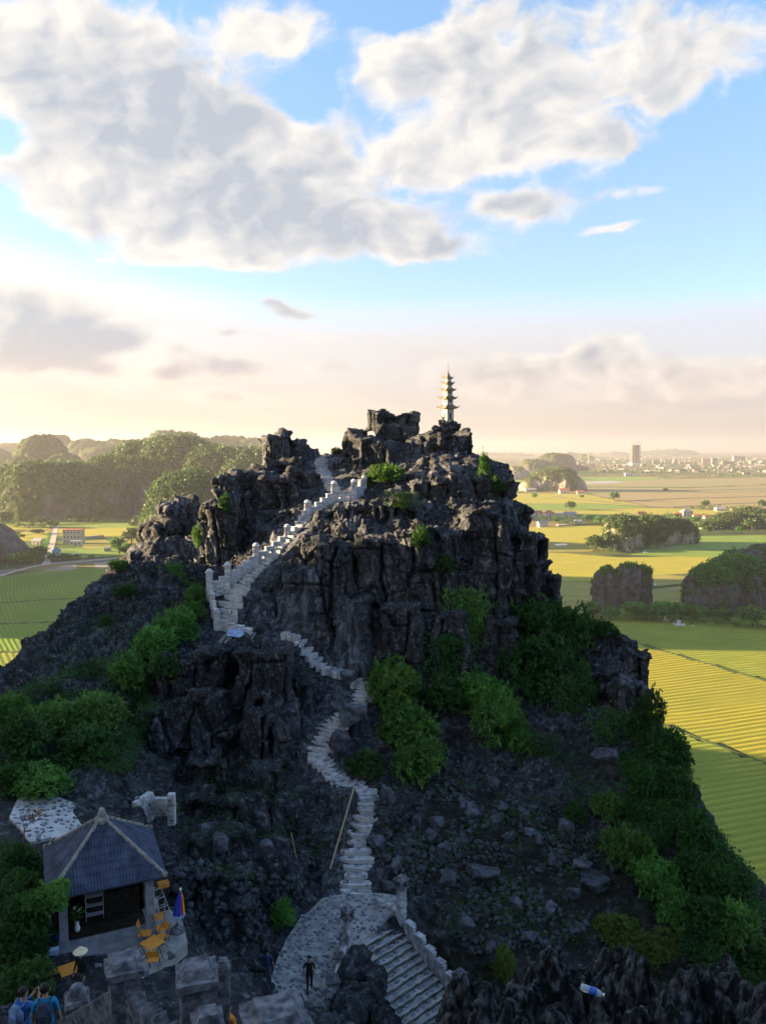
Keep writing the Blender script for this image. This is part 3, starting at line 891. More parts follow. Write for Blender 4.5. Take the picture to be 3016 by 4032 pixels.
# ------------------------------------------------------------------ foliage tools
def leaf_material(name, dark, light, trans=0.42, yellow=None):
    m, b = base_mat(name, light, 0.55, 0.25)
    N, L = nt(m)
    g = N.new('ShaderNodeNewGeometry')
    oi = N.new('ShaderNodeObjectInfo')
    n = N.new('ShaderNodeTexNoise'); n.inputs['Scale'].default_value = 0.7; n.inputs['Detail'].default_value = 3
    L.new(g.outputs['Position'], n.inputs['Vector'])
    a = N.new('ShaderNodeMath'); a.operation = 'MULTIPLY_ADD'; a.inputs[1].default_value = 0.55
    L.new(g.outputs['Random Per Island'], a.inputs[0])
    c = N.new('ShaderNodeMath'); c.operation = 'MULTIPLY_ADD'; c.inputs[1].default_value = 1.3; c.inputs[2].default_value = -0.42
    L.new(n.outputs['Fac'], c.inputs[0]); L.new(c.outputs[0], a.inputs[2])
    mx = N.new('ShaderNodeMix'); mx.data_type = 'RGBA'; mx.clamp_factor = True
    mx.inputs['A'].default_value = (*dark, 1); mx.inputs['B'].default_value = (*light, 1)
    L.new(a.outputs[0], mx.inputs['Factor'])
    hv = N.new('ShaderNodeHueSaturation')
    for k, lo, hi in (('Hue', .485, .512), ('Value', .8, 1.2)):
        r = N.new('ShaderNodeMapRange'); r.inputs['To Min'].default_value = lo; r.inputs['To Max'].default_value = hi
        L.new(oi.outputs['Random'], r.inputs['Value']); L.new(r.outputs[0], hv.inputs[k])
    L.new(mx.outputs['Result'], hv.inputs['Color'])
    L.new(hv.outputs['Color'], b.inputs['Base Color'])
    t = N.new('ShaderNodeBsdfTranslucent'); L.new(hv.outputs['Color'], t.inputs['Color'])
    ms = N.new('ShaderNodeMixShader'); ms.inputs['Fac'].default_value = trans
    out = [x for x in N if x.type == 'OUTPUT_MATERIAL'][0]
    L.new(b.outputs[0], ms.inputs[1]); L.new(t.outputs[0], ms.inputs[2]); L.new(ms.outputs[0], out.inputs['Surface'])
    return m


def foliage_np(n, lobes, size, seed, up=0.6, sprig=5, slim=0.42, shell=(.62, 1.08), droop=0.15):
    """n leaves in flat sprays spread through the shells of several ellipsoids; each leaf a folded kite"""
    r = np.random.default_rng(seed)
    lobes = np.array(lobes, float)
    area = (lobes[:, 3] * lobes[:, 4] * lobes[:, 5]) ** (2 / 3)
    ns = n // sprig
    k = r.choice(len(lobes), ns, p=area / area.sum())
    d = r.normal(size=(ns, 3)); d /= np.linalg.norm(d, axis=1)[:, None]
    d[:, 2] = np.where(d[:, 2] < -.35, -d[:, 2], d[:, 2])
    rad = r.uniform(*shell, ns) * np.where(r.random(ns) < .07, r.uniform(1.1, 1.3, ns), 1)
    bump = 1 + .55 * (vnoise(d[:, 0] * 2.6 + k * 5, d[:, 1] * 2.6, d[:, 2] * 2.6, seed) - .5)
    c = lobes[k, :3] + d * lobes[k, 3:] * (rad * bump)[:, None]
    # spray frame: an axis pointing outwards, a face looking up and out
    ax = d * .8 + r.normal(size=(ns, 3)) * .5; ax[:, 2] += .15 - droop; ax /= np.linalg.norm(ax, axis=1)[:, None]
    nr = d * .7 + np.array([0, 0, up + .3]) + r.normal(size=(ns, 3)) * .3
    sd = np.cross(ax, nr); sd /= np.maximum(np.linalg.norm(sd, axis=1), 1e-6)[:, None]; nr = np.cross(sd, ax)
    rep = lambda q: np.repeat(q, sprig, 0)
    c, ax, sd, nr = rep(c), rep(ax), rep(sd), rep(nr); m = len(c)
    t = np.tile(np.linspace(-1, 1, sprig), ns) if sprig > 1 else np.zeros(m)
    an = t * 1.15 + r.normal(0, .18, m)
    la = ax * np.cos(an)[:, None] + sd * np.sin(an)[:, None] + nr * r.normal(0, .16, m)[:, None]
    la /= np.linalg.norm(la, axis=1)[:, None]
    ls = np.cross(la, nr + r.normal(size=(m, 3)) * .22); ls /= np.maximum(np.linalg.norm(ls, axis=1), 1e-6)[:, None]
    ln = np.cross(ls, la)
    L = size * r.uniform(.65, 1.3, m)[:, None]
    b = c + ax * (size * .45) * (1 - np.abs(t))[:, None] + r.normal(size=(m, 3)) * size * .12
    p1 = b + la * L * .45 + ls * L * slim * .5 - ln * L * .06
    p3 = b + la * L * .45 - ls * L * slim * .5 - ln * L * .06
    p2 = b + la * L - ln * L * droop * 1.1
    V = np.stack([b, p1, p2, p3], 1).reshape(-1, 3)
    return V, np.arange(4 * m).reshape(-1, 4)


def lobes_for(seed, n=11, spread=0.66, flat=0.85):
    r = random.Random(seed)
    out = [(0, 0, .45, .62, .62, .5)]
    for i in range(n):
        a = 2 * math.pi * (i + r.uniform(-.3, .3)) / n
        q = spread * r.uniform(.55, 1.1); s = r.uniform(.20, .40)
        out.append((math.cos(a) * q, math.sin(a) * q, r.uniform(.15, .75) * flat, s, s, s * r.uniform(.7, 1.0)))
    return out


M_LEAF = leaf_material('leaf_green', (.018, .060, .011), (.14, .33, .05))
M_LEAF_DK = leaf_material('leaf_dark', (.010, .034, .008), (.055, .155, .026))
M_LEAF_YL = leaf_material('leaf_yellow_green', (.035, .065, .010), (.15, .22, .03))
M_LEAF_FAR = leaf_material('leaf_far', (.036, .075, .022), (.10, .175, .045), .2)
M_BARK = noisy('bark', (.05, .04, .03), (.11, .09, .07), 6, 5, .95, .4, world=False)


def stem_mesh(seed, n=5, h=.5, r=.035, spread=.45):
    rr = random.Random(seed); mb = MB()
    mb.bar((0, 0, -.35), (0, 0, h * .45), r, 6, r * .7)
    for i in range(n):
        a = rr.uniform(0, 6.28); q = spread * rr.uniform(.5, 1)
        mb.bar((0, 0, h * rr.uniform(.0, .4)), (math.cos(a) * q, math.sin(a) * q, h * rr.uniform(.7, 1.3)), r * .55, 5, r * .2)
    return mb.mesh('stem', M_BARK)


# far tree crowns, unit size (height 1 above a trunk of .25)
FAR_CROWNS = []
for s in range(5):
    lb = [(x * .8, y * .8, .3 + z * .75, a * .85, b * .85, c * .85) for x, y, z, a, b, c in lobes_for(100 + s, 6, .45)]
    V_, F_ = foliage_np(900, lb, .17, 200 + s, sprig=3, slim=.8)
    FAR_CROWNS.append(mesh_np('crown', V_, F_, M_LEAF_FAR))
FAR_CROWNS_G = []
for me_ in FAR_CROWNS:
    c_ = me_.copy(); c_.materials.clear(); c_.materials.append(M_LEAF); FAR_CROWNS_G.append(c_)
_mb = MB(); _mb.bar((0, 0, -.05), (0, 0, .6), .05, 6, .03); _mb.bar((0, 0, .3), (.22, .05, .65), .025, 5, .01); _mb.bar((0, 0, .28), (-.2, -.08, .6), .025, 5, .01)
FAR_TRUNK = _mb.mesh('trunk', M_BARK)


def far_tree(u, v, hpx, label, group, wide=1.0, green=False, z=0.0, cat='tree', name='tree'):
    """a tree whose foot is seen at (u, v) on the plain and which is hpx photo pixels tall"""
    p = on_plain(u, v, z)
    h = hpx / FPX * p.length * 1.0
    t = thing(name, label, cat, p, random.uniform(0, 6), group)
    k = random.randrange(5)
    link('crown', (FAR_CROWNS_G if green else FAR_CROWNS)[k], t, (0, 0, 0), None, (h * .85 * wide, h * .85 * wide, h * .85))
    link('trunk', FAR_TRUNK, t, None, None, (h * .9, h * .9, h * .8))
    return t


# ------------------------------------------------------------------ the plain
def ground_mat():
    m, b = base_mat('plain_soil', (.1, .1, .04), .95, .1)
    N, L = nt(m)
    g = N.new('ShaderNodeNewGeometry')
    mp = N.new('ShaderNodeMapping'); mp.inputs['Scale'].default_value = (.0045, .011, 1); mp.inputs['Rotation'].default_value = (0, 0, .12)
    L.new(g.outputs['Position'], mp.inputs['Vector'])
    vo = N.new('ShaderNodeTexVoronoi'); vo.inputs['Scale'].default_value = 1.0; vo.distance = 'CHEBYCHEV'
    L.new(mp.outputs[0], vo.inputs['Vector'])
    cr = N.new('ShaderNodeValToRGB'); e = cr.color_ramp; e.interpolation = 'CONSTANT'
    cols = [(0, (.12, .13, .04)), (.2, (.22, .17, .06)), (.38, (.08, .12, .03)), (.52, (.26, .2, .08)), (.66, (.10, .11, .05)), (.8, (.20, .18, .11)), (.9, (.07, .09, .03))]
    e.elements[0].color = (*cols[0][1], 1)
    for i, (p_, c_) in enumerate(cols[1:]):
        if i == 0: e.elements[1].position = p_; e.elements[1].color = (*c_, 1)
        else: x = e.elements.new(p_); x.color = (*c_, 1)
    sx = N.new('ShaderNodeSeparateColor'); L.new(vo.outputs['Color'], sx.inputs[0]); L.new(sx.outputs[0], cr.inputs[0])
    n = N.new('ShaderNodeTexNoise'); n.inputs['Scale'].default_value = .012; n.inputs['Detail'].default_value = 8
    L.new(g.outputs['Position'], n.inputs['Vector'])
    r = N.new('ShaderNodeMapRange'); r.inputs['From Min'].default_value = .52; r.inputs['From Max'].default_value = .6
    L.new(n.outputs['Fac'], r.inputs['Value'])
    mx = N.new('ShaderNodeMix'); mx.data_type = 'RGBA'; mx.inputs['B'].default_value = (.045, .07, .025, 1)
    L.new(r.outputs[0], mx.inputs['Factor']); L.new(cr.outputs[0], mx.inputs['A'])
    L.new(mx.outputs['Result'], b.inputs['Base Color'])
    return m


mb = MB(); n_ = 48
mb.add([(26000 * math.cos(2 * math.pi * i / n_), 26000 * math.sin(2 * math.pi * i / n_), 0) for i in range(n_)], [tuple(range(n_))])
tag(mb.build('ground', ground_mat()), 'flat farmed plain reaching to the horizon', None, None, 'structure')

GOLD = noisy('ripe_rice', (.38, .31, .035), (.27, .27, .04), .05, 8, .9, stretch=(1, 2.2, 1), lo=.3, hi=.7)
OLIVE = noisy('cut_rice', (.20, .20, .045), (.30, .26, .06), .03, 8, .9, stretch=(1, 2.5, 1))
GREEN = noisy('green_rice', (.13, .22, .03), (.20, .26, .045), .03, 8, .9, stretch=(1, 2.5, 1))
BROWN = noisy('fallow', (.26, .21, .10), (.22, .21, .09), .02, 8, .9, stretch=(1, 3, 1))
PINK = noisy('bare_soil', (.34, .27, .21), (.26, .22, .17), .08, 8, .9)
PALE = noisy('wet_field', (.31, .24, .12), (.25, .21, .09), .02, 8, .85, stretch=(1, 4, 1), spec=.1)
ROADM = noisy('pale_road', (.46, .42, .36), (.38, .34, .28), .3, 6, .9)
BUND = noisy('bund_grass', (.05, .075, .02), (.09, .11, .03), .3, 6, .95)
MUD = noisy('ditch_mud', (.09, .085, .06), (.13, .12, .09), .2, 6, .6)
_water, _wb = base_mat('water', (.10, .12, .11), .08, .5)


def sheet(name, px, mat, z, label):
    """a field given by its corners in the photograph, laid on the plain"""
    v = [on_plain(u, w, z) for u, w in px]
    mb = MB(); mb.add(v, [tuple(range(len(v)))])
    o = mb.build(name, mat)
    if o.data.polygons[0].normal.z < 0: o.data.flip_normals()
    return tag(o, label, None, None, 'structure')


def ribbon(name, px, width, mat, z, label, h=0.0):
    pts_ = [on_plain(u, w, z) for u, w in px]
    # subdivide and wobble a little
    q = []
    for a, b in zip(pts_[:-1], pts_[1:]):
        k = max(2, int((b - a).length / 12))
        q += [a.lerp(b, i / k) for i in range(k)]
    q.append(pts_[-1])
    vs = []; fs = []
    for i, p in enumerate(q):
        d = (q[min(i + 1, len(q) - 1)] - q[max(i - 1, 0)]); d.z = 0; d.normalize()
        s = Vector((-d.y, d.x, 0)); w = width * random.uniform(.85, 1.15) / 2
        vs += [p + s * w, p + Vector((0, 0, h)), p - s * w]
    for i in range(len(q) - 1):
        for j in (0, 1):
            fs.append((i * 3 + j, i * 3 + j + 1, i * 3 + j + 4, i * 3 + j + 3))
    mb = MB(); mb.add(vs, fs); o = mb.build(name, mat)
    o.data.polygons.foreach_set('use_smooth', [True] * len(o.data.polygons))
    if o.data.polygons[0].normal.z < 0: o.data.flip_normals()
    return tag(o, label, None, None, 'structure')


def row_material(name, ridge, furrow, ridge2):
    m, b = base_mat(name, ridge, .95, .1)
    N, L = nt(m)
    a = N.new('ShaderNodeAttribute'); a.attribute_name = 'row'
    g = N.new('ShaderNodeNewGeometry')
    n = N.new('ShaderNodeTexNoise'); n.inputs['Scale'].default_value = .9; n.inputs['Detail'].default_value = 8; n.inputs['Roughness'].default_value = .7
    L.new(g.outputs['Position'], n.inputs['Vector'])
    n2 = N.new('ShaderNodeTexNoise'); n2.inputs['Scale'].default_value = .022; n2.inputs['Detail'].default_value = 5
    L.new(g.outputs['Position'], n2.inputs['Vector'])
    r2 = N.new('ShaderNodeMapRange'); r2.inputs['From Min'].default_value = .42; r2.inputs['From Max'].default_value = .62; L.new(n2.outputs['Fac'], r2.inputs['Value'])
    m0 = N.new('ShaderNodeMix'); m0.data_type = 'RGBA'; m0.inputs['A'].default_value = (*ridge, 1); m0.inputs['B'].default_value = (*ridge2, 1)
    L.new(r2.outputs[0], m0.inputs['Factor'])
    f = N.new('ShaderNodeMath'); f.operation = 'MULTIPLY_ADD'; f.inputs[1].default_value = 1.5; f.inputs[2].default_value = -.75
    L.new(n.outputs['Fac'], f.inputs[0])
    s = N.new('ShaderNodeMath'); s.operation = 'ADD'; s.use_clamp = True; L.new(f.outputs[0], s.inputs[0]); L.new(a.outputs['Fac'], s.inputs[1])
    mx = N.new('ShaderNodeMix'); mx.data_type = 'RGBA'; mx.inputs['A'].default_value = (*furrow, 1)
    L.new(m0.outputs['Result'], mx.inputs['B']); L.new(s.outputs[0], mx.inputs['Factor'])
    L.new(mx.outputs['Result'], b.inputs['Base Color'])
    return m


def row_field(name, px, d0, d1, spacing, mat, z, label, amp=.35, bend=0.0, seed=1, sharp=1.0):
    """a field of real ridges: rows run along the ground line seen from pixel d0 to pixel d1"""
    poly = [on_plain(u, w, z) for u, w in px]
    a, b = on_plain(*d0), on_plain(*d1)
    e = (b - a); e.z = 0; e.normalize(); f = Vector((-e.y, e.x, 0))
    S_ = [p.dot(e) for p in poly]; T_ = [p.dot(f) for p in poly]
    ds, dt = 4.0, spacing / 7
    s = np.arange(min(S_), max(S_) + ds, ds); t = np.arange(min(T_), max(T_) + dt, dt)
    SS, TT = np.meshgrid(s, t, indexing='ij')
    ph = TT / spacing + (fbm(SS * .012, TT * .012, 0 * SS, 3, seed) - .5) * 2.2 + bend * (SS / 100) ** 2 + (fbm(SS * .07, TT * .25, 0 * SS, 2, seed + 4) - .5) * .35
    rr = .5 + .5 * np.cos(2 * np.pi * ph)
    lump = fbm(SS * .35, TT * .9, 0 * SS, 3, seed + 9)
    gap = sstep(.3, .45, fbm(SS * .03, TT * .06, 0 * SS, 3, seed + 2))
    row = np.clip(rr * (.4 + 1.0 * lump), 0, 1) * (.35 + .65 * gap)
    hgt = amp * row ** sharp
    X = SS * e.x + TT * f.x; Y = SS * e.y + TT * f.y
    V = np.stack([X.ravel(), Y.ravel(), z + hgt.ravel()], 1)
    ns_, nt_ = SS.shape
    i, j = np.meshgrid(np.arange(ns_ - 1), np.arange(nt_ - 1), indexing='ij')
    Q = np.stack([i * nt_ + j, (i + 1) * nt_ + j, (i + 1) * nt_ + j + 1, i * nt_ + j + 1], -1).reshape(-1, 4)
    c = V[Q].mean(1)
    ins = np.zeros(len(c), bool)
    n = len(poly)
    for k in range(n):
        x1, y1, x2, y2 = poly[k].x, poly[k].y, poly[(k + 1) % n].x, poly[(k + 1) % n].y
        cr = ((y1 > c[:, 1]) != (y2 > c[:, 1])) & (c[:, 0] < (x2 - x1) * (c[:, 1] - y1) / (y2 - y1 + 1e-12) + x1)
        ins ^= cr
    Q = Q[ins]
    used = np.unique(Q); rm = np.full(len(V), -1); rm[used] = np.arange(len(used))
    me = mesh_np(name, V[used], rm[Q], mat, True)
    at = me.attributes.new('row', 'FLOAT', 'POINT'); at.data.foreach_set('value', row.ravel()[used].astype(np.float32))
    return tag(link(name, me), label, None, None, 'structure')


R_GOLD = row_material('straw_rows', (.42, .34, .035), (.23, .22, .03), (.33, .31, .045))
R_OLIVE = row_material('stubble_rows', (.31, .31, .045), (.17, .20, .03), (.22, .27, .045))
R_GREEN = row_material('rice_rows', (.14, .24, .03), (.11, .19, .025), (.21, .25, .05))
row_field('rice_field', [(2050,2420),(2500,2420),(3016,2440),(3700,2480),(3700,2860),(3016,2676),(2500,2528),(2050,2440)], (2500,2545), (3016,2500), 3.6, R_OLIVE, .1, 'olive stubble field with faint rows below the two shaded rock outcrops', .25, 0, 2)
row_field('rice_field', [(2050,2445),(2500,2533),(3016,2684),(3700,2870),(3900,3500),(3016,3000),(2690,2878),(2050,2620)], (2525,2756), (3016,2700), 3.5, R_GOLD, .1, 'bright golden harvested field with curving straw rows right of the cliff', .32, -.25, 3)
row_field('rice_field', [(2200,2700),(2680,2886),(3016,3012),(3900,3520),(3900,4300),(2300,4300),(2000,3400)], (2720,3260), (3016,3215), 3.3, R_OLIVE, .1, 'shaded green and gold stubble field at the foot of the hill', .3, 0, 5)
ribbon('path', [(2050,2440),(2500,2530),(2700,2590),(3016,2680),(3700,2872)], 2.6, BUND, .2, 'grassy bund between the olive and the golden field', .3)
ribbon('path', [(2300,2740),(2683,2880),(2850,2945),(3016,3006),(3900,3510)], 2.2, BUND, .2, 'grassy bund at the lower edge of the golden field', .3)
# middle distance, right
FIELDS = [
    ('rice_field', [(1900,2290),(2330,2290),(2620,2262),(3100,2310),(3100,2445),(1900,2445)], OLIVE, .05, 'flat olive field in shade around the rock outcrops'),
    ('rice_field', [(1900,2170),(2220,2178),(2440,2195),(2700,2190),(3016,2195),(3200,2230),(2620,2262),(2330,2288),(1900,2290)], GOLD, .06, 'golden ripe field between the wooded outcrop and the shaded outcrops'),
    ('rice_field', [(2480,2185),(2600,2150),(2720,2135),(3200,2128),(3200,2200),(2700,2192)], GREEN, .09, 'green field right of the wooded outcrop'),
    ('rice_field', [(2640,2112),(3200,2105),(3200,2128),(2700,2136)], GREEN, .08, 'bright green strip below the village trees'),
    ('rice_field', [(1900,2080),(2150,2075),(2390,2068),(2370,2120),(2330,2170),(2100,2175),(1900,2165)], GOLD, .07, 'golden field between the houses and the wooded outcrop'),
    ('rice_field', [(1900,2140),(2160,2132),(2330,2142),(2320,2172),(2100,2176),(1900,2168)], OLIVE, .11, 'olive strip with a pond left of the wooded outcrop'),
    ('rice_field', [(1900,2010),(2200,2012),(2560,2000),(3200,2012),(3200,2030),(2500,2026),(1900,2030)], GOLD, .06, 'yellow field strip before the village'),
    ('rice_field', [(1900,1985),(2330,1983),(2560,1998),(2200,2010),(1900,2010)], GREEN, .08, 'green field strip before the village'),
    ('rice_field', [(1900,1940),(2300,1945),(2560,1995),(2330,1982),(1900,1984)], GOLD, .09, 'yellow field in front of the round outcrop'),
    ('rice_field', [(2300,1940),(2800,1940),(3200,1932),(3200,2010),(2800,2003),(2560,1994)], PALE, .06, 'pale wet paddies in the middle of the plain'),
    ('rice_field', [(2300,1918),(2700,1922),(3200,1905),(3200,1930),(2800,1938),(2320,1940)], BROWN, .08, 'brown fallow field across the plain'),
    ('rice_field', [(1980,1888),(2080,1886),(2075,1912),(1960,1912)], GREEN, .08, 'small green field left of the round outcrop'),
    ('rice_field', [(2270,1880),(2500,1876),(2640,1884),(2400,1898),(2280,1896)], GREEN, .08, 'green field right of the round outcrop'),
    ('rice_field', [(2280,1900),(2640,1886),(3200,1875),(3200,1900),(2700,1918),(2300,1915)], BROWN, .05, 'dull brown fields below the town'),
    ('pond', [(2290,1897),(2400,1893),(2470,1897),(2400,1904),(2300,1904)], _water, .12, 'pale pond on the plain beyond the round outcrop'),
    ('pond', [(2180,2142),(2225,2140),(2235,2146),(2190,2148)], _water, .2, 'small bright pond in the olive strip'),
    # left side of the plain
    ('rice_field', [(-400,2040),(200,2058),(560,2054),(560,2078),(-400,2078)], GREEN, .06, 'green field at the foot of the wooded hills'),
    ('rice_field', [(215,2080),(560,2077),(600,2112),(330,2112),(222,2108)], GOLD, .1, 'bright yellow field behind the beige house'),
    ('rice_field', [(-400,2072),(195,2072),(195,2084),(-400,2092)], GOLD, .09, 'yellow strip left of the dirt track'),
    ('rice_field', [(-400,2095),(110,2096),(195,2090),(188,2130),(60,2128),(-400,2135)], GOLD, .08, 'yellow field by the dark green bushes'),
    ('rice_field', [(320,2130),(600,2118),(640,2150),(330,2160)], OLIVE, .09, 'olive field right of the beige house'),
    ('rice_field', [(225,2158),(480,2150),(640,2152),(640,2200),(440,2190),(230,2200)], GREEN, .08, 'green field between the house and the road'),
    ('bare_patch', [(160,2252),(200,2238),(260,2225),(302,2222),(306,2240),(250,2250)], PINK, .16, 'bare pinkish patch at the edge of the green paddies'),
    ('bare_patch', [(366,2216),(432,2210),(470,2212),(470,2238),(385,2240)], PINK, .16, 'bare pale patch below the road'),
    ('ditch', [(190,2215),(330,2203),(450,2196),(640,2186),(640,2192),(450,2204),(320,2218),(200,2222)], MUD, .12, 'muddy ditch along the pale road'),
    ('bare_patch', [(-100,2255),(60,2238),(85,2243),(0,2275),(-100,2295)], MUD, .15, 'dark muddy yard by the road bend'),
]
for row in FIELDS: sheet(*row)
row_field('rice_field', [(-500,2330),(0,2274),(160,2246),(420,2236),(700,2230),(700,2318),(300,2355),(0,2372),(-500,2400)], (150,2330), (130,2260), 2.6, R_GREEN, .08, 'green paddies nearest the road with fine rows', .2, 0, 7)
row_field('rice_field', [(-500,2404),(0,2376),(300,2358),(700,2322),(700,2400),(200,2448),(0,2455),(-500,2480)], (110,2440), (70,2372), 2.6, R_GREEN, .08, 'middle green paddies with yellowish rows', .2, 0, 8)
row_field('rice_field', [(-500,2484),(0,2459),(200,2452),(700,2405),(700,2560),(0,2566),(-500,2590)], (90,2550), (40,2462), 2.6, R_GREEN, .08, 'lower green paddies beside the rocky slope', .2, 0, 9)
row_field('rice_field', [(-500,2594),(0,2570),(700,2564),(700,3000),(-500,3000)], (90,2680), (30,2580), 2.8, R_OLIVE, .08, 'olive paddies hidden low behind the rocky slope', .2, 0, 10)
for px_ in ([(-500,2402),(0,2374),(160,2363),(300,2356),(700,2320)], [(-500,2482),(0,2457),(200,2450),(700,2403)], [(-500,2592),(0,2568),(700,2562)]):
    ribbon('path', px_, 2.2, BUND, .15, 'dark grassy bund across the green paddies', .35)
ribbon('road', [(-400,2340),(0,2268),(70,2246),(130,2231),(185,2222),(300,2212),(445,2198),(700,2178)], 5.0, ROADM, .22, 'pale concrete road curving past the paddies')
ribbon('road', [(183,2222),(190,2195),(205,2150),(214,2110),(222,2080),(228,2060)], 6.0, ROADM, .24, 'pale dirt track running back to the hills')
ribbon('road', [(1900,1950),(2100,1940),(2300,1952),(2600,1960)], 5.0, ROADM, .2, 'pale farm road before the round outcrop')
ribbon('path', [(2180,1955),(2330,1972),(2560,1996),(2800,2006),(3200,2010)], 5.0, MUD, .22, 'dark dyke across the wet paddies', .8)
ribbon('path', [(2420,1975),(2700,1962),(2900,1958),(3200,1950)], 4.0, MUD, .22, 'thin dark dyke between wet paddies', .8)
ribbon('path', [(2650,1998),(2850,1985),(3200,1972)], 4.0, MUD, .22, 'thin dark dyke toward the right edge', .8)
ribbon('path', [(2300,1940),(2650,1932),(3000,1926),(3200,1918)], 4.0, MUD, .22, 'far dark dyke on the plain', .8)
ribbon('road', [(2640,2038),(2900,2030),(3200,2024)], 8, ROADM, .25, 'pale road through the village')
ribbon('canal', [(2555,2338),(2620,2328),(2700,2318),(2800,2310)], 3.5, PALE, .25, 'pale canal between the two shaded outcrops')
ribbon('path', [(2540,2318),(2620,2310),(2700,2300)], 3.5, BUND, .3, 'green dyke beside the pale canal', 1.0)
ribbon('path', [(2500,2170),(2600,2160),(2700,2152)], 3.0, ROADM, .25, 'pale lane curving from the wooded outcrop')


# ------------------------------------------------------------------ karst hills of the plain
def hill_material(name, veg1, veg2, rock1, rock2, rockiness=.5):
    m, b = base_mat(name, veg1, .95, .1)
    N, L = nt(m)
    g = N.new('ShaderNodeNewGeometry')
    a = N.new('ShaderNodeAttribute'); a.attribute_name = 'rock'
    def noise(scale, det, st=(1, 1, 1), r=.6):
        mp = N.new('ShaderNodeMapping'); mp.inputs['Scale'].default_value = st
        L.new(g.outputs['Position'], mp.inputs['Vector'])
        n = N.new('ShaderNodeTexNoise'); n.inputs['Scale'].default_value = scale; n.inputs['Detail'].default_value = det; n.inputs['Roughness'].default_value = r
        L.new(mp.outputs[0], n.inputs['Vector']); return n.outputs['Fac']
    def mr(v, lo, hi):
        r = N.new('ShaderNodeMapRange'); r.inputs['From Min'].default_value = lo; r.inputs['From Max'].default_value = hi; L.new(v, r.inputs['Value']); return r.outputs[0]
    def mix(f, x, y):
        q = N.new('ShaderNodeMix'); q.data_type = 'RGBA'
        for k, s in (('A', x), ('B', y)):
            if isinstance(s, tuple): q.inputs[k].default_value = (*s, 1)
            else: L.new(s, q.inputs[k])
        L.new(f, q.inputs['Factor']); return q.outputs['Result']
    veg = mix(mr(noise(.11, 10, r=.7), .38, .62), veg1, veg2)
    rk = mix(mr(noise(.22, 9, (1, 1, .25), .7), .4, .6), rock1, rock2)
    L.new(mix(a.outputs['Fac'], veg, rk), b.inputs['Base Color'])
    bp = N.new('ShaderNodeBump'); bp.inputs['Strength'].default_value = .8; bp.inputs['Distance'].default_value = 1.5
    L.new(noise(.35, 9, r=.7), bp.inputs['Height']); L.new(bp.outputs[0], b.inputs['Normal'])
    return m


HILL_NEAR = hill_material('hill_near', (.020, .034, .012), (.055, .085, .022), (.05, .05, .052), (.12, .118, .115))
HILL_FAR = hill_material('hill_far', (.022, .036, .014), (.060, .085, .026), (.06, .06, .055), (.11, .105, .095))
CREAM_ROCK = hill_material('hill_pale', (.040, .052, .016), (.12, .13, .028), (.15, .13, .11), (.36, .31, .25))


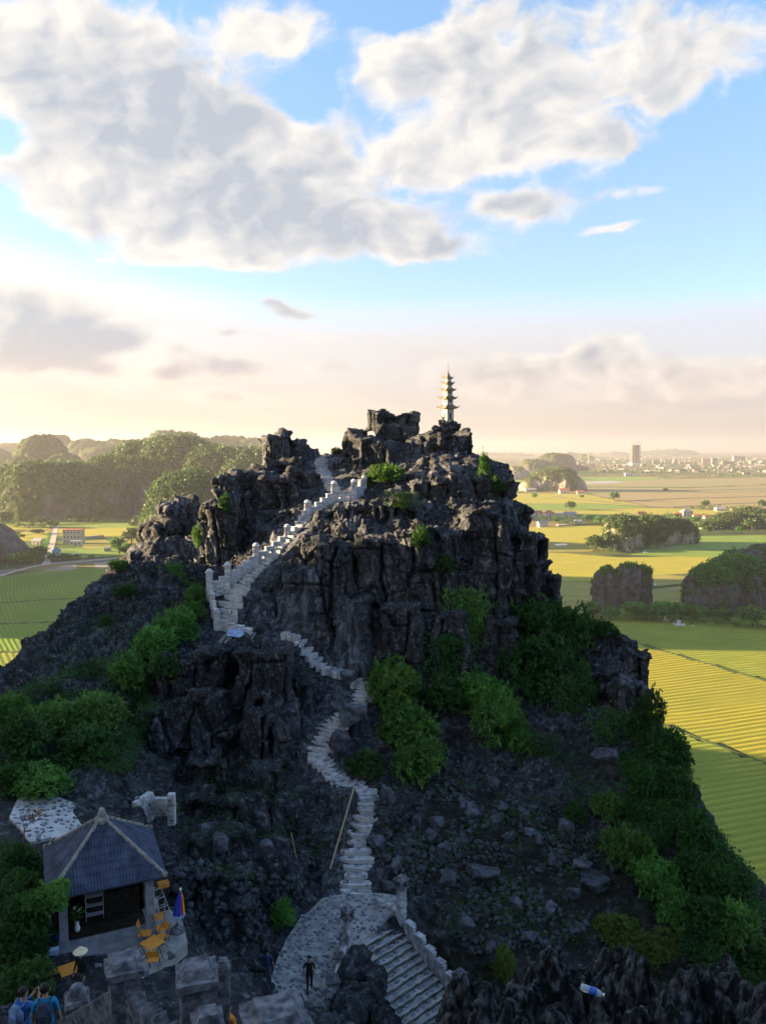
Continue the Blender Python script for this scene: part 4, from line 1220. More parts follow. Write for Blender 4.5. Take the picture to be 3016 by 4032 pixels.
def karst(label, domes, mat, res, seed, rock=.5, power=3.0, bump=1.0, name='hill', cat=None, kind='structure', trees=None, slabs=0.0):
    """a steep hill from several domes (u, v of the top, distance, half width px, depth ratio); radial surface around each dome, joined"""
    Vs, Qs, As, base = [], [], [], 0
    for (u, v, Y, hw, dr) in domes:
        top = P(u, v, Y); a = hw / FPX * Y * 1.05; bdep = a * dr; h = top.z + 1.5
        na = int(np.clip(2 * np.pi * a / res, 24, 260)); nh = int(np.clip((h + a) / res, 12, 150))
        th = np.linspace(0, 2 * np.pi, na, endpoint=False); t = np.linspace(0, 1, nh)
        TH, T = np.meshgrid(th, t, indexing='ij')
        ang_ = T * np.pi / 2
        rad = np.cos(ang_) ** (2 / power); zz = np.sin(ang_) ** (2 / power * 1.15)
        x = top.x + np.cos(TH) * rad * a; y = top.y + np.sin(TH) * rad * bdep; z = -1.5 + zz * h
        nxv = np.cos(TH) * np.cos(ang_); nyv = np.sin(TH) * np.cos(ang_); nzv = np.sin(ang_)
        s = a * .9
        lowf = (fbm(x / s * 1.4, y / s * 1.4, z / s * 1.1, 4, seed) - .5)
        rg = ridged(x / s * 2.4, y / s * 2.4, z / s * 1.0, 4, seed + 3) - .6
        tree_sz = max(4.0, res * 2.2)
        f1, f2, r1 = voro3(x / tree_sz, y / tree_sz, z / tree_sz, seed)
        rockm = sstep(.62 - rock * .5, .85 - rock * .5, fbm(x / s * 2.2, y / s * 2.2, z / s * 3.0, 4, seed + 11) * (1.15 - .45 * nzv))
        d = lowf * s * .62 * bump + rg * s * .20 * bump + (1 - rockm) * (.55 - f1) * tree_sz * .9
        if slabs:
            c1, c2, q1, q2 = voro2((x + y * .6) / (s * .16), z / (s * .5), seed + 6)
            d += rockm * slabs * ((q1 - .5) * s * .12 - s * .05 * (1 - sstep(0, .2, c2 - c1)))
        d *= sstep(-.1, .12, T)
        x = x + nxv * d; y = y + nyv * d; z = z + nzv * d * .8
        V_ = np.stack([x.ravel(), y.ravel(), z.ravel()], 1)
        i, j = np.meshgrid(np.arange(na), np.arange(nh - 1), indexing='ij')
        Q_ = np.stack([i * nh + j, ((i + 1) % na) * nh + j, ((i + 1) % na) * nh + j + 1, i * nh + j + 1], -1).reshape(-1, 4)
        Vs.append(V_); Qs.append(Q_ + base); As.append(rockm.ravel()); base += len(V_)
    me = mesh_np(name, np.concatenate(Vs), np.concatenate(Qs), mat, True)
    at = me.attributes.new('rock', 'FLOAT', 'POINT'); at.data.foreach_set('value', np.concatenate(As).astype(np.float32))
    o = tag(link(name, me), label, cat, None, kind)
    if trees:
        n, size, tm = trees
        r = np.random.default_rng(seed + 500)
        VV = np.concatenate(Vs); AA = np.concatenate(As)
        ok = np.where((AA < .55) & (VV[:, 2] > -1))[0]
        pk = VV[r.choice(ok, n)]
        k = 14
        c_ = np.repeat(pk, k, 0); m_ = len(c_)
        s_ = np.repeat(size * r.uniform(.5, 1.3, n), k)[:, None]
        c_ = c_ + r.normal(0, .45, (m_, 3)) * s_ + np.array([0, 0, .35]) * s_
        ax_ = r.normal(0, 1, (m_, 3)); ax_ /= np.linalg.norm(ax_, axis=1)[:, None]
        sd_ = np.cross(ax_, r.normal(0, 1, (m_, 3))); sd_ /= np.linalg.norm(sd_, axis=1)[:, None]
        L_ = s_ * r.uniform(.45, .9, m_)[:, None]
        TV = np.stack([c_, c_ + ax_ * L_ * .5 + sd_ * L_ * .4, c_ + ax_ * L_, c_ + ax_ * L_ * .5 - sd_ * L_ * .4], 1).reshape(-1, 3)
        tag(link('tree_cover', mesh_np('tree_cover', TV, np.arange(4 * m_).reshape(-1, 4), tm), o), None, None, None, 'stuff')
    return o


karst('steep wooded hill with a sunlit left edge', [(745,1872,900,175,1.0),(860,1930,880,120,1.0),(640,1985,905,90,.9),(590,2060,905,55,.9)], HILL_NEAR, 2.2, 11, .3, 2.6, .8, trees=(3500, 3.2, M_LEAF_FAR))
karst('long wooded hill behind the beige house', [(180,1836,1180,185,.6),(60,1850,1190,120,.6),(330,1842,1180,150,.6),(470,1805,1260,170,.6),(560,1752,1300,150,.7),(700,1736,1300,190,.8),(850,1768,1260,170,.8),(990,1782,1250,190,.8)], HILL_NEAR, 3.2, 12, .35, 3.4, .65, trees=(6500, 4.2, M_LEAF_FAR))
karst('rounded dome-shaped hill at the left', [(165,1716,1900,120,1.0),(90,1790,1850,80,1),(255,1790,1850,100,1.0)], HILL_FAR, 5, 13, .3, 2.4, .55)
karst('far hazy ridge of karst peaks', [(230,1714,2900,70,1),(340,1732,2850,80,1),(480,1733,2900,110,1),(580,1727,2900,80,1),(660,1700,2900,90,1),(720,1702,2900,80,1),(800,1728,2900,90,1),(880,1718,2950,70,1),(925,1718,2950,60,1),(1020,1730,2900,110,1),(1130,1740,2900,90,1),(400,1760,2700,90,1)], HILL_FAR, 9, 14, .3, 3.4, .45)
karst('low far ridge at the left edge', [(30,1748,3600,110,1),(-60,1760,2400,110,1),(-200,1740,3000,160,1)], HILL_FAR, 9, 15, .3, 2.6, .5)
karst('grey scree slope at the left edge of the plain', [(-170,2050,760,260,.7)], HILL_NEAR, 2.2, 16, .75, 2.0, .5)
# rock outcrops standing in the fields
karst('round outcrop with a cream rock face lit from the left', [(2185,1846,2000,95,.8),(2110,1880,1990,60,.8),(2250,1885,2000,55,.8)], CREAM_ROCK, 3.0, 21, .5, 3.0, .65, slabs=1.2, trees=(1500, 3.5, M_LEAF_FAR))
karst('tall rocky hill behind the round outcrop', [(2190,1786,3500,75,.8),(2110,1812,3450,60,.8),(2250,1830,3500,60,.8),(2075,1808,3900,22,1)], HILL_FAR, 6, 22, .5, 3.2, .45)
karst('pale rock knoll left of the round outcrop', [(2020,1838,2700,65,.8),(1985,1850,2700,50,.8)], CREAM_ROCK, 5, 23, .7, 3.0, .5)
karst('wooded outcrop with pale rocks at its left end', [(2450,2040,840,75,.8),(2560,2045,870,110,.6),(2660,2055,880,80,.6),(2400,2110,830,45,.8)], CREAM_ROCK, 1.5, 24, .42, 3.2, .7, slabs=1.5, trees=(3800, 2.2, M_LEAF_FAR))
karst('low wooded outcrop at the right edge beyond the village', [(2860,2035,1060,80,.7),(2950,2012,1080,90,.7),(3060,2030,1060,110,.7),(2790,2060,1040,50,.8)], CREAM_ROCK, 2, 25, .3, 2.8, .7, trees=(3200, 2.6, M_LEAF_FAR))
karst('grey block-shaped outcrop with a sheer face', [(2395,2246,520,62,.8),(2470,2232,520,70,.8),(2530,2240,522,38,.8)], HILL_NEAR, .8, 26, .85, 4.2, .5, slabs=2.2, trees=(1500, 1.5, M_LEAF))
karst('wide grey outcrop with pale streaks at the right edge', [(2790,2236,500,100,.6),(2900,2205,520,130,.7),(2960,2165,560,120,.7),(3080,2150,560,160,.7)], HILL_NEAR, .9, 27, .7, 3.8, .55, slabs=2.0, trees=(3500, 1.6, M_LEAF))
# far blue hills on the horizon
karst('faint blue hills on the horizon', [(2260,1786,9000,60,1),(2300,1790,7000,30,1),(2640,1774,12000,110,1),(2560,1780,12000,80,1),(2420,1782,12000,60,1),(1980,1786,11000,120,1)], HILL_FAR, 40, 28, .1, 2.0, .3)
# unseen hills added outside the frame to keep the evening sun off the slope and off part of the fields
def occluder(label, c, a, b, h, seed):
    V_, Q_ = [], []
    na, nh = 90, 40
    th = np.linspace(0, 2 * np.pi, na, endpoint=False); t = np.linspace(0, 1, nh)
    TH, T = np.meshgrid(th, t, indexing='ij'); an = T * np.pi / 2
    x = c[0] + np.cos(TH) * np.cos(an) ** .7 * a; y = c[1] + np.sin(TH) * np.cos(an) ** .7 * b; z = -2 + np.sin(an) ** .75 * h
    d = (fbm(x / 40, y / 40, z / 40, 4, seed) - .5) * 22 * np.cos(an)
    x = x + np.cos(TH) * d; y = y + np.sin(TH) * d
    i, j = np.meshgrid(np.arange(na), np.arange(nh - 1), indexing='ij')
    Q_ = np.stack([i * nh + j, ((i + 1) % na) * nh + j, ((i + 1) % na) * nh + j + 1, i * nh + j + 1], -1).reshape(-1, 4)
    me = mesh_np('hill', np.stack([x.ravel(), y.ravel(), z.ravel()], 1), Q_, HILL_NEAR, True)
    at = me.attributes.new('rock', 'FLOAT', 'POINT'); at.data.foreach_set('value', np.full(na * nh, .4, np.float32))
    return tag(link('hill', me), label, None, None, 'structure')
occluder('unseen taller wooded hill added left of the viewpoint to shade the slope', (-165, 26), 80, 74, 147, 31)
occluder('unseen wooded foothill added left of the rocky slope to shade the fields', (-270, 235), 85, 100, 84, 33)
occluder('unseen wooded hill added left of the green paddies to shade the fields', (-445, 592), 105, 132, 182, 32)

occluder('higher rocky ridge right behind the viewpoint, raised to dim the skylight', (6, -42), 62, 26, 132, 35)  # out of view, raised to cut the skylight on the near slope

# ------------------------------------------------------------------ evening haze
mb = MB(); mb.box(0, 11000, -1.2, 34000, 26000, 262)
hz = mb.build('haze', None)
hm = bpy.data.materials.new('haze'); hm.use_nodes = True
hn, hl = nt(hm)
for x_ in list(hn):
    if x_.type == 'BSDF_PRINCIPLED': hn.remove(x_)
pv = hn.new('ShaderNodeVolumePrincipled'); pv.inputs['Color'].default_value = (.60, .60, .63, 1); pv.inputs['Density'].default_value = HAZE_DENSITY
pv.inputs['Anisotropy'].default_value = .35
hl.new(pv.outputs[0], [x_ for x_ in hn if x_.type == 'OUTPUT_MATERIAL'][0].inputs['Volume'])
hz.data.materials.append(hm)
tag(hz, 'thin pale evening haze over the plain', None, None, 'stuff')


# ------------------------------------------------------------------ masonry
M_STONE = noisy('masonry', (.20, .21, .235), (.42, .43, .45), 3.2, 8, .9, .5, 9, per_obj=.22, dist=.03)
M_PALESTONE = noisy('pale_masonry', (.32, .33, .35), (.54, .545, .55), 4, 8, .9, .5, 12, per_obj=.18, dist=.02)
M_MORTAR = noisy('mortar', (.32, .325, .335), (.50, .50, .50), 2.2, 8, .95, .5, 14, dist=.03)
M_STEPSTONE = noisy('step_stone', (.11, .115, .13), (.40, .41, .435), 2.6, 9, .9, .6, 10, per_obj=.25, dist=.03)
M_CEMENT = noisy('old_cement', (.065, .07, .085), (.26, .265, .29), 7, 12, .95, 1.0, 26, dist=.03, lo=.38, hi=.72)
M_PAVE = noisy('pavement_mortar', (.19, .20, .205), (.34, .345, .33), 1.6, 9, .95, .6, 12, dist=.03)
M_COBBLE = noisy('cobble', (.07, .08, .11), (.22, .24, .27), 3, 8, .9, .4, 12, per_obj=.3, dist=.02)


def stone_mesh(name, mat, seed, jit=.09, bevel=.12):
    """unit stone (1 x 1 x 1, base at 0) with cut, uneven corners"""
    r = random.Random(seed)
    bm = bmesh.new(); bmesh.ops.create_cube(bm, size=1.0)
    bmesh.ops.bevel(bm, geom=list(bm.edges) + list(bm.verts), offset=bevel, segments=1, affect='EDGES', profile=.6)
    for v in bm.verts:
        v.co += Vector((r.uniform(-jit, jit), r.uniform(-jit, jit), r.uniform(-jit, jit))) * .6
        v.co.z += .5
    me = bpy.data.meshes.new(name); bm.to_mesh(me); bm.free()
    me.materials.append(mat)
    return me


BRICKS = [stone_mesh('brick', M_PALESTONE, i, .07, .08) for i in range(4)]
STONES = [stone_mesh('stone', M_STEPSTONE, 40 + i, .16, .16) for i in range(6)]
COBBLES = [stone_mesh('cobble', M_COBBLE, 60 + i, .2, .22) for i in range(6)]
GSTONES = [stone_mesh('stone', M_STONE, 80 + i, .14, .14) for i in range(5)]


def put(name, mesh, parent, loc, rz, sc):
    o = bpy.data.objects.new(name, mesh)
    COL.objects.link(o)
    o.parent = parent
    o.location = loc; o.rotation_euler = (0, 0, rz); o.scale = sc
    return o


def wall(label, p, q, z0p, z0q, hgt, thick, steps, group, course=.17, blen=.36, holes=True, arch=0.0, name='parapet_wall'):
    """a stepped parapet of stones from p to q (x, y); base heights at both ends; the top goes in `steps` level runs"""
    p, q = Vector(p), Vector(q)
    d = (q - p); L = d.length; rz = math.atan2(d.y, d.x)
    t = thing(name, label, 'wall', (p.x, p.y, z0p), rz, group)
    run = L / steps
    for s in range(steps):
        a = s * run; b = a + run
        zt = max(z0p + (z0q - z0p) * (s / steps), z0p + (z0q - z0p) * ((s + 1) / steps)) - z0p + hgt
        zb = min(z0p + (z0q - z0p) * (s / steps), z0p + (z0q - z0p) * ((s + 1) / steps)) - z0p - .45
        n = max(3, int(round((zt - zb) / course))); ch = (zt - zb) / n
        hole = (a + run * .5, zt - .42, .13, .13) if holes and run > .55 else None
        for k in range(n):
            m = max(1, int(round(run / blen)))
            off = (.5 if k % 2 else 0)
            edges = [a] + [a + run * (i + off) / m for i in range(0 if off else 1, m)] + [b]
            for e0, e1 in zip(edges[:-1], edges[1:]):
                if e1 - e0 < .03: continue
                zc = zb + (k + .5) * ch
                segs = [(e0, e1)]
                if hole and abs(zc - hole[1]) < hole[3]:
                    h0, h1 = hole[0] - hole[2], hole[0] + hole[2]
                    segs = [(x0, x1) for x0, x1 in ((e0, min(e1, h0)), (max(e0, h1), e1)) if x1 - x0 > .04]
                for x0, x1 in segs:
                    az = arch * math.sin(math.pi * ((x0 + x1) / 2) / L)
                    put('brick', random.choice(BRICKS), t, ((x0 + x1) / 2, random.uniform(-.015, .015), zb + k * ch + az), 0, ((x1 - x0) * .985, thick * random.uniform(.93, 1.05), ch * .97))
        put('coping', BRICKS[0], t, (a + run / 2, 0, zt + arch * .6), 0, (run * 1.02, thick * 1.25, .09))
    return t


def pillar(label, c, z0, h, w, group, name='pillar', courses=None, cap='dome', rz=0.0, mats=BRICKS):
    t = thing(name, label, 'pillar', (c[0], c[1], z0), rz, group)
    n = courses or max(5, int(h / .19)); ch = (h + .5) / n
    for k in range(n):
        put('stone', random.choice(mats), t, (0, 0, -.5 + k * ch), random.choice((0, math.pi / 2, math.pi)), (w * random.uniform(.96, 1.02), w * random.uniform(.96, 1.02), ch * .985))
    mb = MB()
    mb.box(0, 0, h, w * 1.25, w * 1.25, .07)
    if cap == 'dome': mb.lathe([(w * .55, h + .07), (w * .52, h + .16), (w * .36, h + .25), (w * .1, h + .29)], 10)
    else: mb.box(0, 0, h + .07, w * 1.05, w * 1.05, .2, 0, .35)
    mb.build('cap', M_PALESTONE if mats is BRICKS else M_CEMENT, t)
    return t


# the parapet that climbs the cliff: pillars, foot seen at (u, v) at distance Y
G_P = 'pale stone pillars of the parapet up the cliff'
PIL = {
    'H': (856, 2470, 58.0, .95, 'short pale pillar at the foot of the cliff stairs above the pile of poles'),
    'A': (827, 2345, 60.2, 1.55, 'domed pale pillar at the outer bend of the cliff stairs'),
    'B': (899, 2307, 60.9, 1.4, 'domed pale pillar just right of the curved parapet at the bend'),
    'C': (1010, 2228, 62.6, 1.35, 'domed pale pillar third up the climbing parapet'),
    'D': (1133, 2150, 64.4, 1.32, 'domed pale pillar halfway up the climbing parapet'),
    'E': (1211, 2042, 66.0, 1.12, 'domed pale pillar fourth up, on the steepest run of the parapet'),
    'F': (1316, 1975, 67.2, 1.28, 'domed pale pillar at the left end of the level top parapet'),
    'G': (1394, 1972, 67.3, 1.36, 'domed pale pillar at the right end of the level top parapet'),
    'X': (1434, 1915, 69.6, .6, 'small pale pillar ending the parapet beside the summit bush'),
}
PP = {}
for k, (u, v, Y, h, lab) in PIL.items():
    PP[k] = P(u, v, Y)
    pillar(lab, PP[k], PP[k].z, h * 1.15, .45, G_P)
G_W = 'pale stone parapet runs up the cliff'


def wl(a, b, lab, steps, hgt=.78, arch=0.0, holes=True):
    p, q = PP[a], PP[b]
    d = (q - p).to_2d(); d.normalize()
    wall(lab, p.to_2d() + d * .2, q.to_2d() - d * .2, p.z, q.z, hgt, .3, steps, G_W, arch=arch, holes=holes)


wl('H', 'A', 'outer parapet run rising from the foot to the bend pillar', 4, .75)
wl('A', 'B', 'gently arched parapet between the two pillars at the bend', 2, .62, .12)
wl('B', 'C', 'stepped parapet with square openings above the wide lower stairs', 4, .72)
wl('C', 'D', 'stepped parapet in the middle of the climb over rubble masonry', 4, .72)
wl('D', 'E', 'steepest stepped parapet run on the dark cliff', 5, .62)
wl('E', 'F', 'stepped parapet leading up to the level top run', 4, .6)
wl('F', 'G', 'level top parapet with square openings between two pillars', 2, .78)
wl('G', 'X', 'short parapet turning back toward the summit bush', 2, .55, holes=False)
PP['Z'] = P(992, 2515, 57.0)
wall('unfinished stepped wall of rough stones above the pile of poles', PP['H'].to_2d() + Vector((.2, -.05)), PP['Z'].to_2d(), PP['H'].z - .05, PP['Z'].z, .55, .34, 4, G_W, course=.15, blen=.3, holes=False)


def path_points(px):
    return [P(*c) for c in px]


def steps_along(px, label, width, run, seed, name='stairs', stones=True, wob=.35, lift=.1):
    """stone steps along a polyline seen in the photograph, each a mortar bed with its own flat stones"""
    r = random.Random(seed)
    pts_ = path_points(px)
    root = thing(name, label, None, pts_[0])
    tag(root, None, None, None, 'structure')
    # resample by horizontal run
    seg = []
    for a, b in zip(pts_[:-1], pts_[1:]):
        L = (b - a).to_2d().length; n = max(1, int(round(L / run)))
        seg += [(a.lerp(b, (i + .5) / n), (b - a)) for i in range(n)]
    # smooth direction
    dirs = []
    for i in range(len(seg)):
        d = Vector((0, 0, 0))
        for j in range(max(0, i - 2), min(len(seg), i + 3)): d += seg[j][1].normalized()
        dirs.append(d.normalized())
    org = pts_[0]
    for i, (c, _d) in enumerate(seg):
        d = dirs[i]
        rz = math.atan2(d.y, d.x) + r.uniform(-.12, .12)
        w = width * r.uniform(1 - wob * .5, 1 + wob * .5)
        zc = max(c.z, ground1(c.x, c.y)) + lift
        mb = MB()
        n = 9; poly = []
        for k in range(n):                                     # uneven outline
            t = 2 * math.pi * k / n
            e = (abs(math.cos(t)) ** 4 + abs(math.sin(t)) ** 4) ** -.25
            poly.append((math.cos(t) * e * run * .75 * r.uniform(.82, 1.12), math.sin(t) * e * w / 2 * r.uniform(.86, 1.12)))
        mb.prism(poly, -.45, 0)
        st = mb.build('step', M_MORTAR, root, loc=(c.x - org.x, c.y - org.y, zc - org.z), rot=(r.uniform(-.03, .03), r.uniform(-.03, .03), rz))
        if stones:
            m = 4; yy = -w * .46
            cuts = sorted(r.uniform(.12, .88) for _ in range(m - 1)); cuts = [0] + cuts + [1]
            for a, b in zip(cuts[:-1], cuts[1:]):
                ww = (b - a) * w * .92
                if ww < .1: continue
                put('stone', r.choice(STONES), st, (r.uniform(-.12, -.0) * run, yy + ww / 2, -.12), r.uniform(-.2, .2), (run * r.uniform(.6, 1.0), ww * .92, .12 + r.uniform(.012, .05)))
                yy += ww
    return root


steps_along(PATH_PX, 'rough pale stone steps winding up from the landing to the cliff', 1.6, .40, 3, wob=.5)
steps_along(WALLPATH_PX, 'pale stone stairs behind the climbing parapet', 1.05, .36, 4, wob=.3)
steps_along(TOPPATH_PX, 'pale stone stairs from the top parapet to the summit', 1.25, .36, 5, wob=.4)
steps_along([(880,2440,58.4),(905,2400,59.2),(925,2350,60.1),(960,2300,60.9)], 'wide pale steps inside the bend of the parapet', 1.9, .40, 6, wob=.3)


# ------------------------------------------------------------------ landing, cobbled way and the wide stairs
def inside(x, y, poly):
    c = False
    for (x1, y1), (x2, y2) in zip(poly, poly[1:] + poly[:1]):
        if (y1 > y) != (y2 > y) and x < (x2 - x1) * (y - y1) / (y2 - y1) + x1: c = not c
    return c


def paved(label, outline, cell, size, name='pavement', lift=.14, mat=M_PAVE, seed=1, zfun=None, cob=.72, meshes=COBBLES):
    """a mortar bed following the ground inside the outline (x, y) with single cobbles set into it"""
    r = random.Random(seed)
    xs = [p[0] for p in outline]; ys = [p[1] for p in outline]
    zf = zfun or (lambda x, y: ground1(x, y) + lift)
    n = 26
    gx_ = np.linspace(min(xs), max(xs), n); gy_ = np.linspace(min(ys), max(ys), n * 2)
    vs = []; ok = {}
    bm = bmesh.new()
    poly_v = [bm.verts.new((x, y, 0)) for x, y in outline]
    bm.faces.new(poly_v)
    for gxv in gx_[1:-1]:
        bmesh.ops.bisect_plane(bm, geom=bm.verts[:] + bm.edges[:] + bm.faces[:], plane_co=(gxv, 0, 0), plane_no=(1, 0, 0))
    for gyv in gy_[1:-1]:
        bmesh.ops.bisect_plane(bm, geom=bm.verts[:] + bm.edges[:] + bm.faces[:], plane_co=(0, gyv, 0), plane_no=(0, 1, 0))
    for v in bm.verts: v.co.z = zf(v.co.x, v.co.y) + .04 * (float(vnoise(v.co.x * 2, v.co.y * 2, 0.0, 3)) - .5)
    ex = bmesh.ops.extrude_face_region(bm, geom=bm.faces[:])
    for v in ex['geom']:
        if isinstance(v, bmesh.types.BMVert): pass
    bm.normal_update()
    low = [v for v in bm.verts if v not in set(x for x in ex['geom'] if isinstance(x, bmesh.types.BMVert))]
    for v in low: v.co.z -= .5
    bmesh.ops.recalc_face_normals(bm, faces=bm.faces[:])
    me = bpy.data.meshes.new(name); bm.to_mesh(me); bm.free(); me.materials.append(mat)
    o = tag(link(name, me), label, None, None, 'structure')
    spots = []
    y = min(ys); row = 0
    while y < max(ys):
        x = min(xs) + (.5 * cell if row % 2 else 0)
        while x < max(xs):
            px, py = x + r.uniform(-.25, .25) * cell, y + r.uniform(-.25, .25) * cell
            if inside(px, py, outline) and r.random() < cob: spots.append((px, py))
            x += cell
        y += cell * .8; row += 1
    spots.sort(key=lambda s: s[1])
    rest = MB()
    for i, (px, py) in enumerate(spots):
        s = size * r.uniform(.6, 1.15); loc = (px, py, zf(px, py) - .10)
        sc = (s, s * r.uniform(.6, .9), .10 + r.uniform(.015, .05))
        if i < 298: put('cobble', r.choice(meshes), o, loc, r.uniform(0, 3.1), sc)
        else: rest.box(*loc, sc[0], sc[1], sc[2], r.uniform(0, 3), .8, .01)
    if rest.v: tag(rest.build('cobbles', M_COBBLE, o), None, None, None, 'stuff')
    return o


def xy(u, v, Y):
    p = P(u, v, Y); return (p.x, p.y)


LAND = [xy(1400,3548,40.9), xy(1560,3560,40.7), xy(1600,3600,39.9), xy(1540,3620,39.6), xy(1395,3705,37.7), xy(1345,3800,36.0), xy(1320,3900,33.9), xy(1290,4032,31.0), xy(1020,4032,30.8), xy(1060,3900,33.4), xy(1090,3800,35.7), xy(1130,3700,37.6), xy(1180,3620,39.3), xy(1270,3560,40.6)]
paved('grey cobbled landing and way between the two stairs', LAND, .30, .27, cob=.8, seed=5)
AP = [xy(70,3160,35.0), xy(110,3135,35.5), xy(165,3148,35.2), xy(215,3130,35.6), xy(300,3155,35.3), xy(285,3190,34.5), xy(335,3250,33.2), xy(320,3290,32.4), xy(270,3350,31.4), xy(200,3330,31.7), xy(120,3345,31.2), xy(80,3290,32.2), xy(40,3250,33)]
paved('white mortared apron set with dark stones behind the kiosk', AP, .33, .25, name='apron', mat=M_MORTAR, cob=.75, seed=6)
TERRP = [xy(150,3810,25.2), xy(250,3900,23.8), xy(480,3880,24.2), xy(740,3760,27), xy(720,3690,28.3), xy(500,3560,31.5), xy(180,3560,31.0)]
TZ = CAM_Z - 17.45
paved('grey paved terrace the kiosk stands on', TERRP, .6, .5, name='terrace', cob=.35, seed=7, zfun=lambda x, y: TZ, mat=M_PAVE)

M_RISER = noisy('mottled_riser_shade', (.045, .05, .04), (.14, .145, .13), 3, 8, .95, .6, 12, dist=.03)  # riser shade painted into the stone colour, darker than the treads
# wide stairs going down to the right from the landing
SA = Vector((-1.72, 37.55)); SW = Vector((.723, .691)); SD = Vector((.691, -.723))
SZ = float(ground1(-1.0, 38.4)) + .14
stairs_root = thing('stairs', 'broad grey stone stairs going down to the right of the landing', None, (SA.x, SA.y, SZ))
tag(stairs_root, None, None, None, 'structure')
rot_s = math.atan2(SW.y, SW.x)
stairs_root.rotation_euler = (0, 0, rot_s)
for i in range(17):
    mb = MB()
    nx_ = 12; run = .35; W_ = 3.05
    top = -.18 * (i + 1); a = -run * i; b = -run * (i + 1) - .12
    r_ = random.Random(i)
    fr = [b + r_.uniform(-.035, .035) for _ in range(nx_ + 1)]
    vs = []
    for k in range(nx_ + 1):
        xx = W_ * k / nx_
        zz = top + r_.uniform(-.018, .018)
        vs += [(xx, a + .2, zz), (xx, fr[k], zz - .02), (xx, fr[k] - .02, top - .6), (xx, a + .2, top - .6)]
    fs = []
    for k in range(nx_):
        for j in range(4):
            fs.append((k * 4 + j, (k + 1) * 4 + j, (k + 1) * 4 + (j + 1) % 4, k * 4 + (j + 1) % 4))
    fs += [(0, 1, 2, 3), tuple(nx_ * 4 + j for j in (3, 2, 1, 0))]
    fs = [tuple(reversed(f)) for f in fs]
    mb.add(vs, fs)
    st = mb.build('step', M_PAVE, stairs_root)
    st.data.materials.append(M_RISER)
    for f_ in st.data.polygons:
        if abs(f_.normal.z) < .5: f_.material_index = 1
    xx = .06
    while xx < W_ - .2:
        ww = r_.uniform(.2, .5)
        put('stone', r_.choice(COBBLES), st, (xx + ww / 2, -run * i - .25 + r_.uniform(-.04, .04), top - .1), r_.uniform(-.15, .15), (ww * .9, .19, .1 + r_.uniform(.0, .028)))
        xx += ww + r_.uniform(.0, .12)


def stair_world(x, i, z=0.0):
    """point on the wide stairs: x across from the left edge, i steps down"""
    p = SA + SW * x + SD * (.35 * i)
    return Vector((p.x, p.y, SZ - .17 * i + z))


def lantern_post(label, c, h, w, rz, group):
    t = thing('lantern_post', label, 'post', c, rz, group)
    n = 7; hs = h - .62
    for k in range(n):
        put('stone', random.choice(GSTONES), t, (0, 0, -.4 + k * (hs + .4) / n), 0, (w * random.uniform(.94, 1.0), w * random.uniform(.94, 1.0), (hs + .4) / n * .98))
    mb = MB(); mb.box(0, 0, hs, w * 1.3, w * 1.3, .09); mb.build('ledge', M_CEMENT, t)
    mb = MB(); e = w * 1.15
    for sx in (-1, 1):
        for sy in (-1, 1): mb.box(sx * e * .38, sy * e * .38, hs + .09, e * .24, e * .24, .36)
    mb.box(0, 0, hs + .09, e * .8, e * .8, .05); mb.box(0, 0, hs + .40, e, e, .06); mb.box(0, 0, hs + .14, e * .45, e * .45, .28)
    mb.build('lantern_head', M_CEMENT, t)
    mb = MB(); mb.box(0, 0, hs + .45, w * 1.45, w * 1.45, .05); mb.box(0, 0, hs + .5, w * 1.2, w * 1.2, .17, 0, .5); mb.build('cap', M_CEMENT, t)
    return t


G_L = 'square stone lantern posts on the stairs'
lantern_post('stone lantern post at the left head of the broad stairs', stair_world(-.15, .4, 0), 2.15, .42, rot_s, G_L)
lantern_post('tall pale stone lantern post at the right head of the broad stairs', stair_world(3.3, 1.2, .1), 2.5, .44, rot_s, G_L)
pillar('square capped stone post at the right foot of the broad stairs', stair_world(3.3, 12.6).to_2d(), stair_world(3, 12.6).z, 1.25, .44, 'square stone posts of the balustrade', cap='flat', rz=rot_s, mats=GSTONES)
# right parapet of the broad stairs: level blocks stepping down, and the short curved wall above
for (i0, i1, lab) in ((2.0, 4.0, 'first'), (4.0, 6.0, 'second'), (6.0, 8.0, 'third'), (8.0, 10.0, 'fourth'), (10.0, 12.0, 'fifth')):
    t = thing('parapet_block', lab + ' stepped parapet block down from the tall lantern post', 'parapet', stair_world(3.28, i0), rot_s, 'stepped parapet blocks along the broad stairs')
    for k in range(4):
        for j in (0, 1):
            put('stone', random.choice(GSTONES), t, (0, -.175 - .35 * j, -.75 + k * .3), math.pi / 2, (.34, .26, .295))
    mb = MB(); mb.box(0, -.35, .45, .36, .52, .1, 0, .95); mb.build('coping', M_STONE, t)
ca = stair_world(2.9, -2.6); cb = stair_world(3.3, .6)
wall('short curved wall beside the top of the landing', ca.to_2d(), cb.to_2d(), ca.z - .3, cb.z - .1, .55, .24, 3, 'low stone walls of the landing', holes=False)

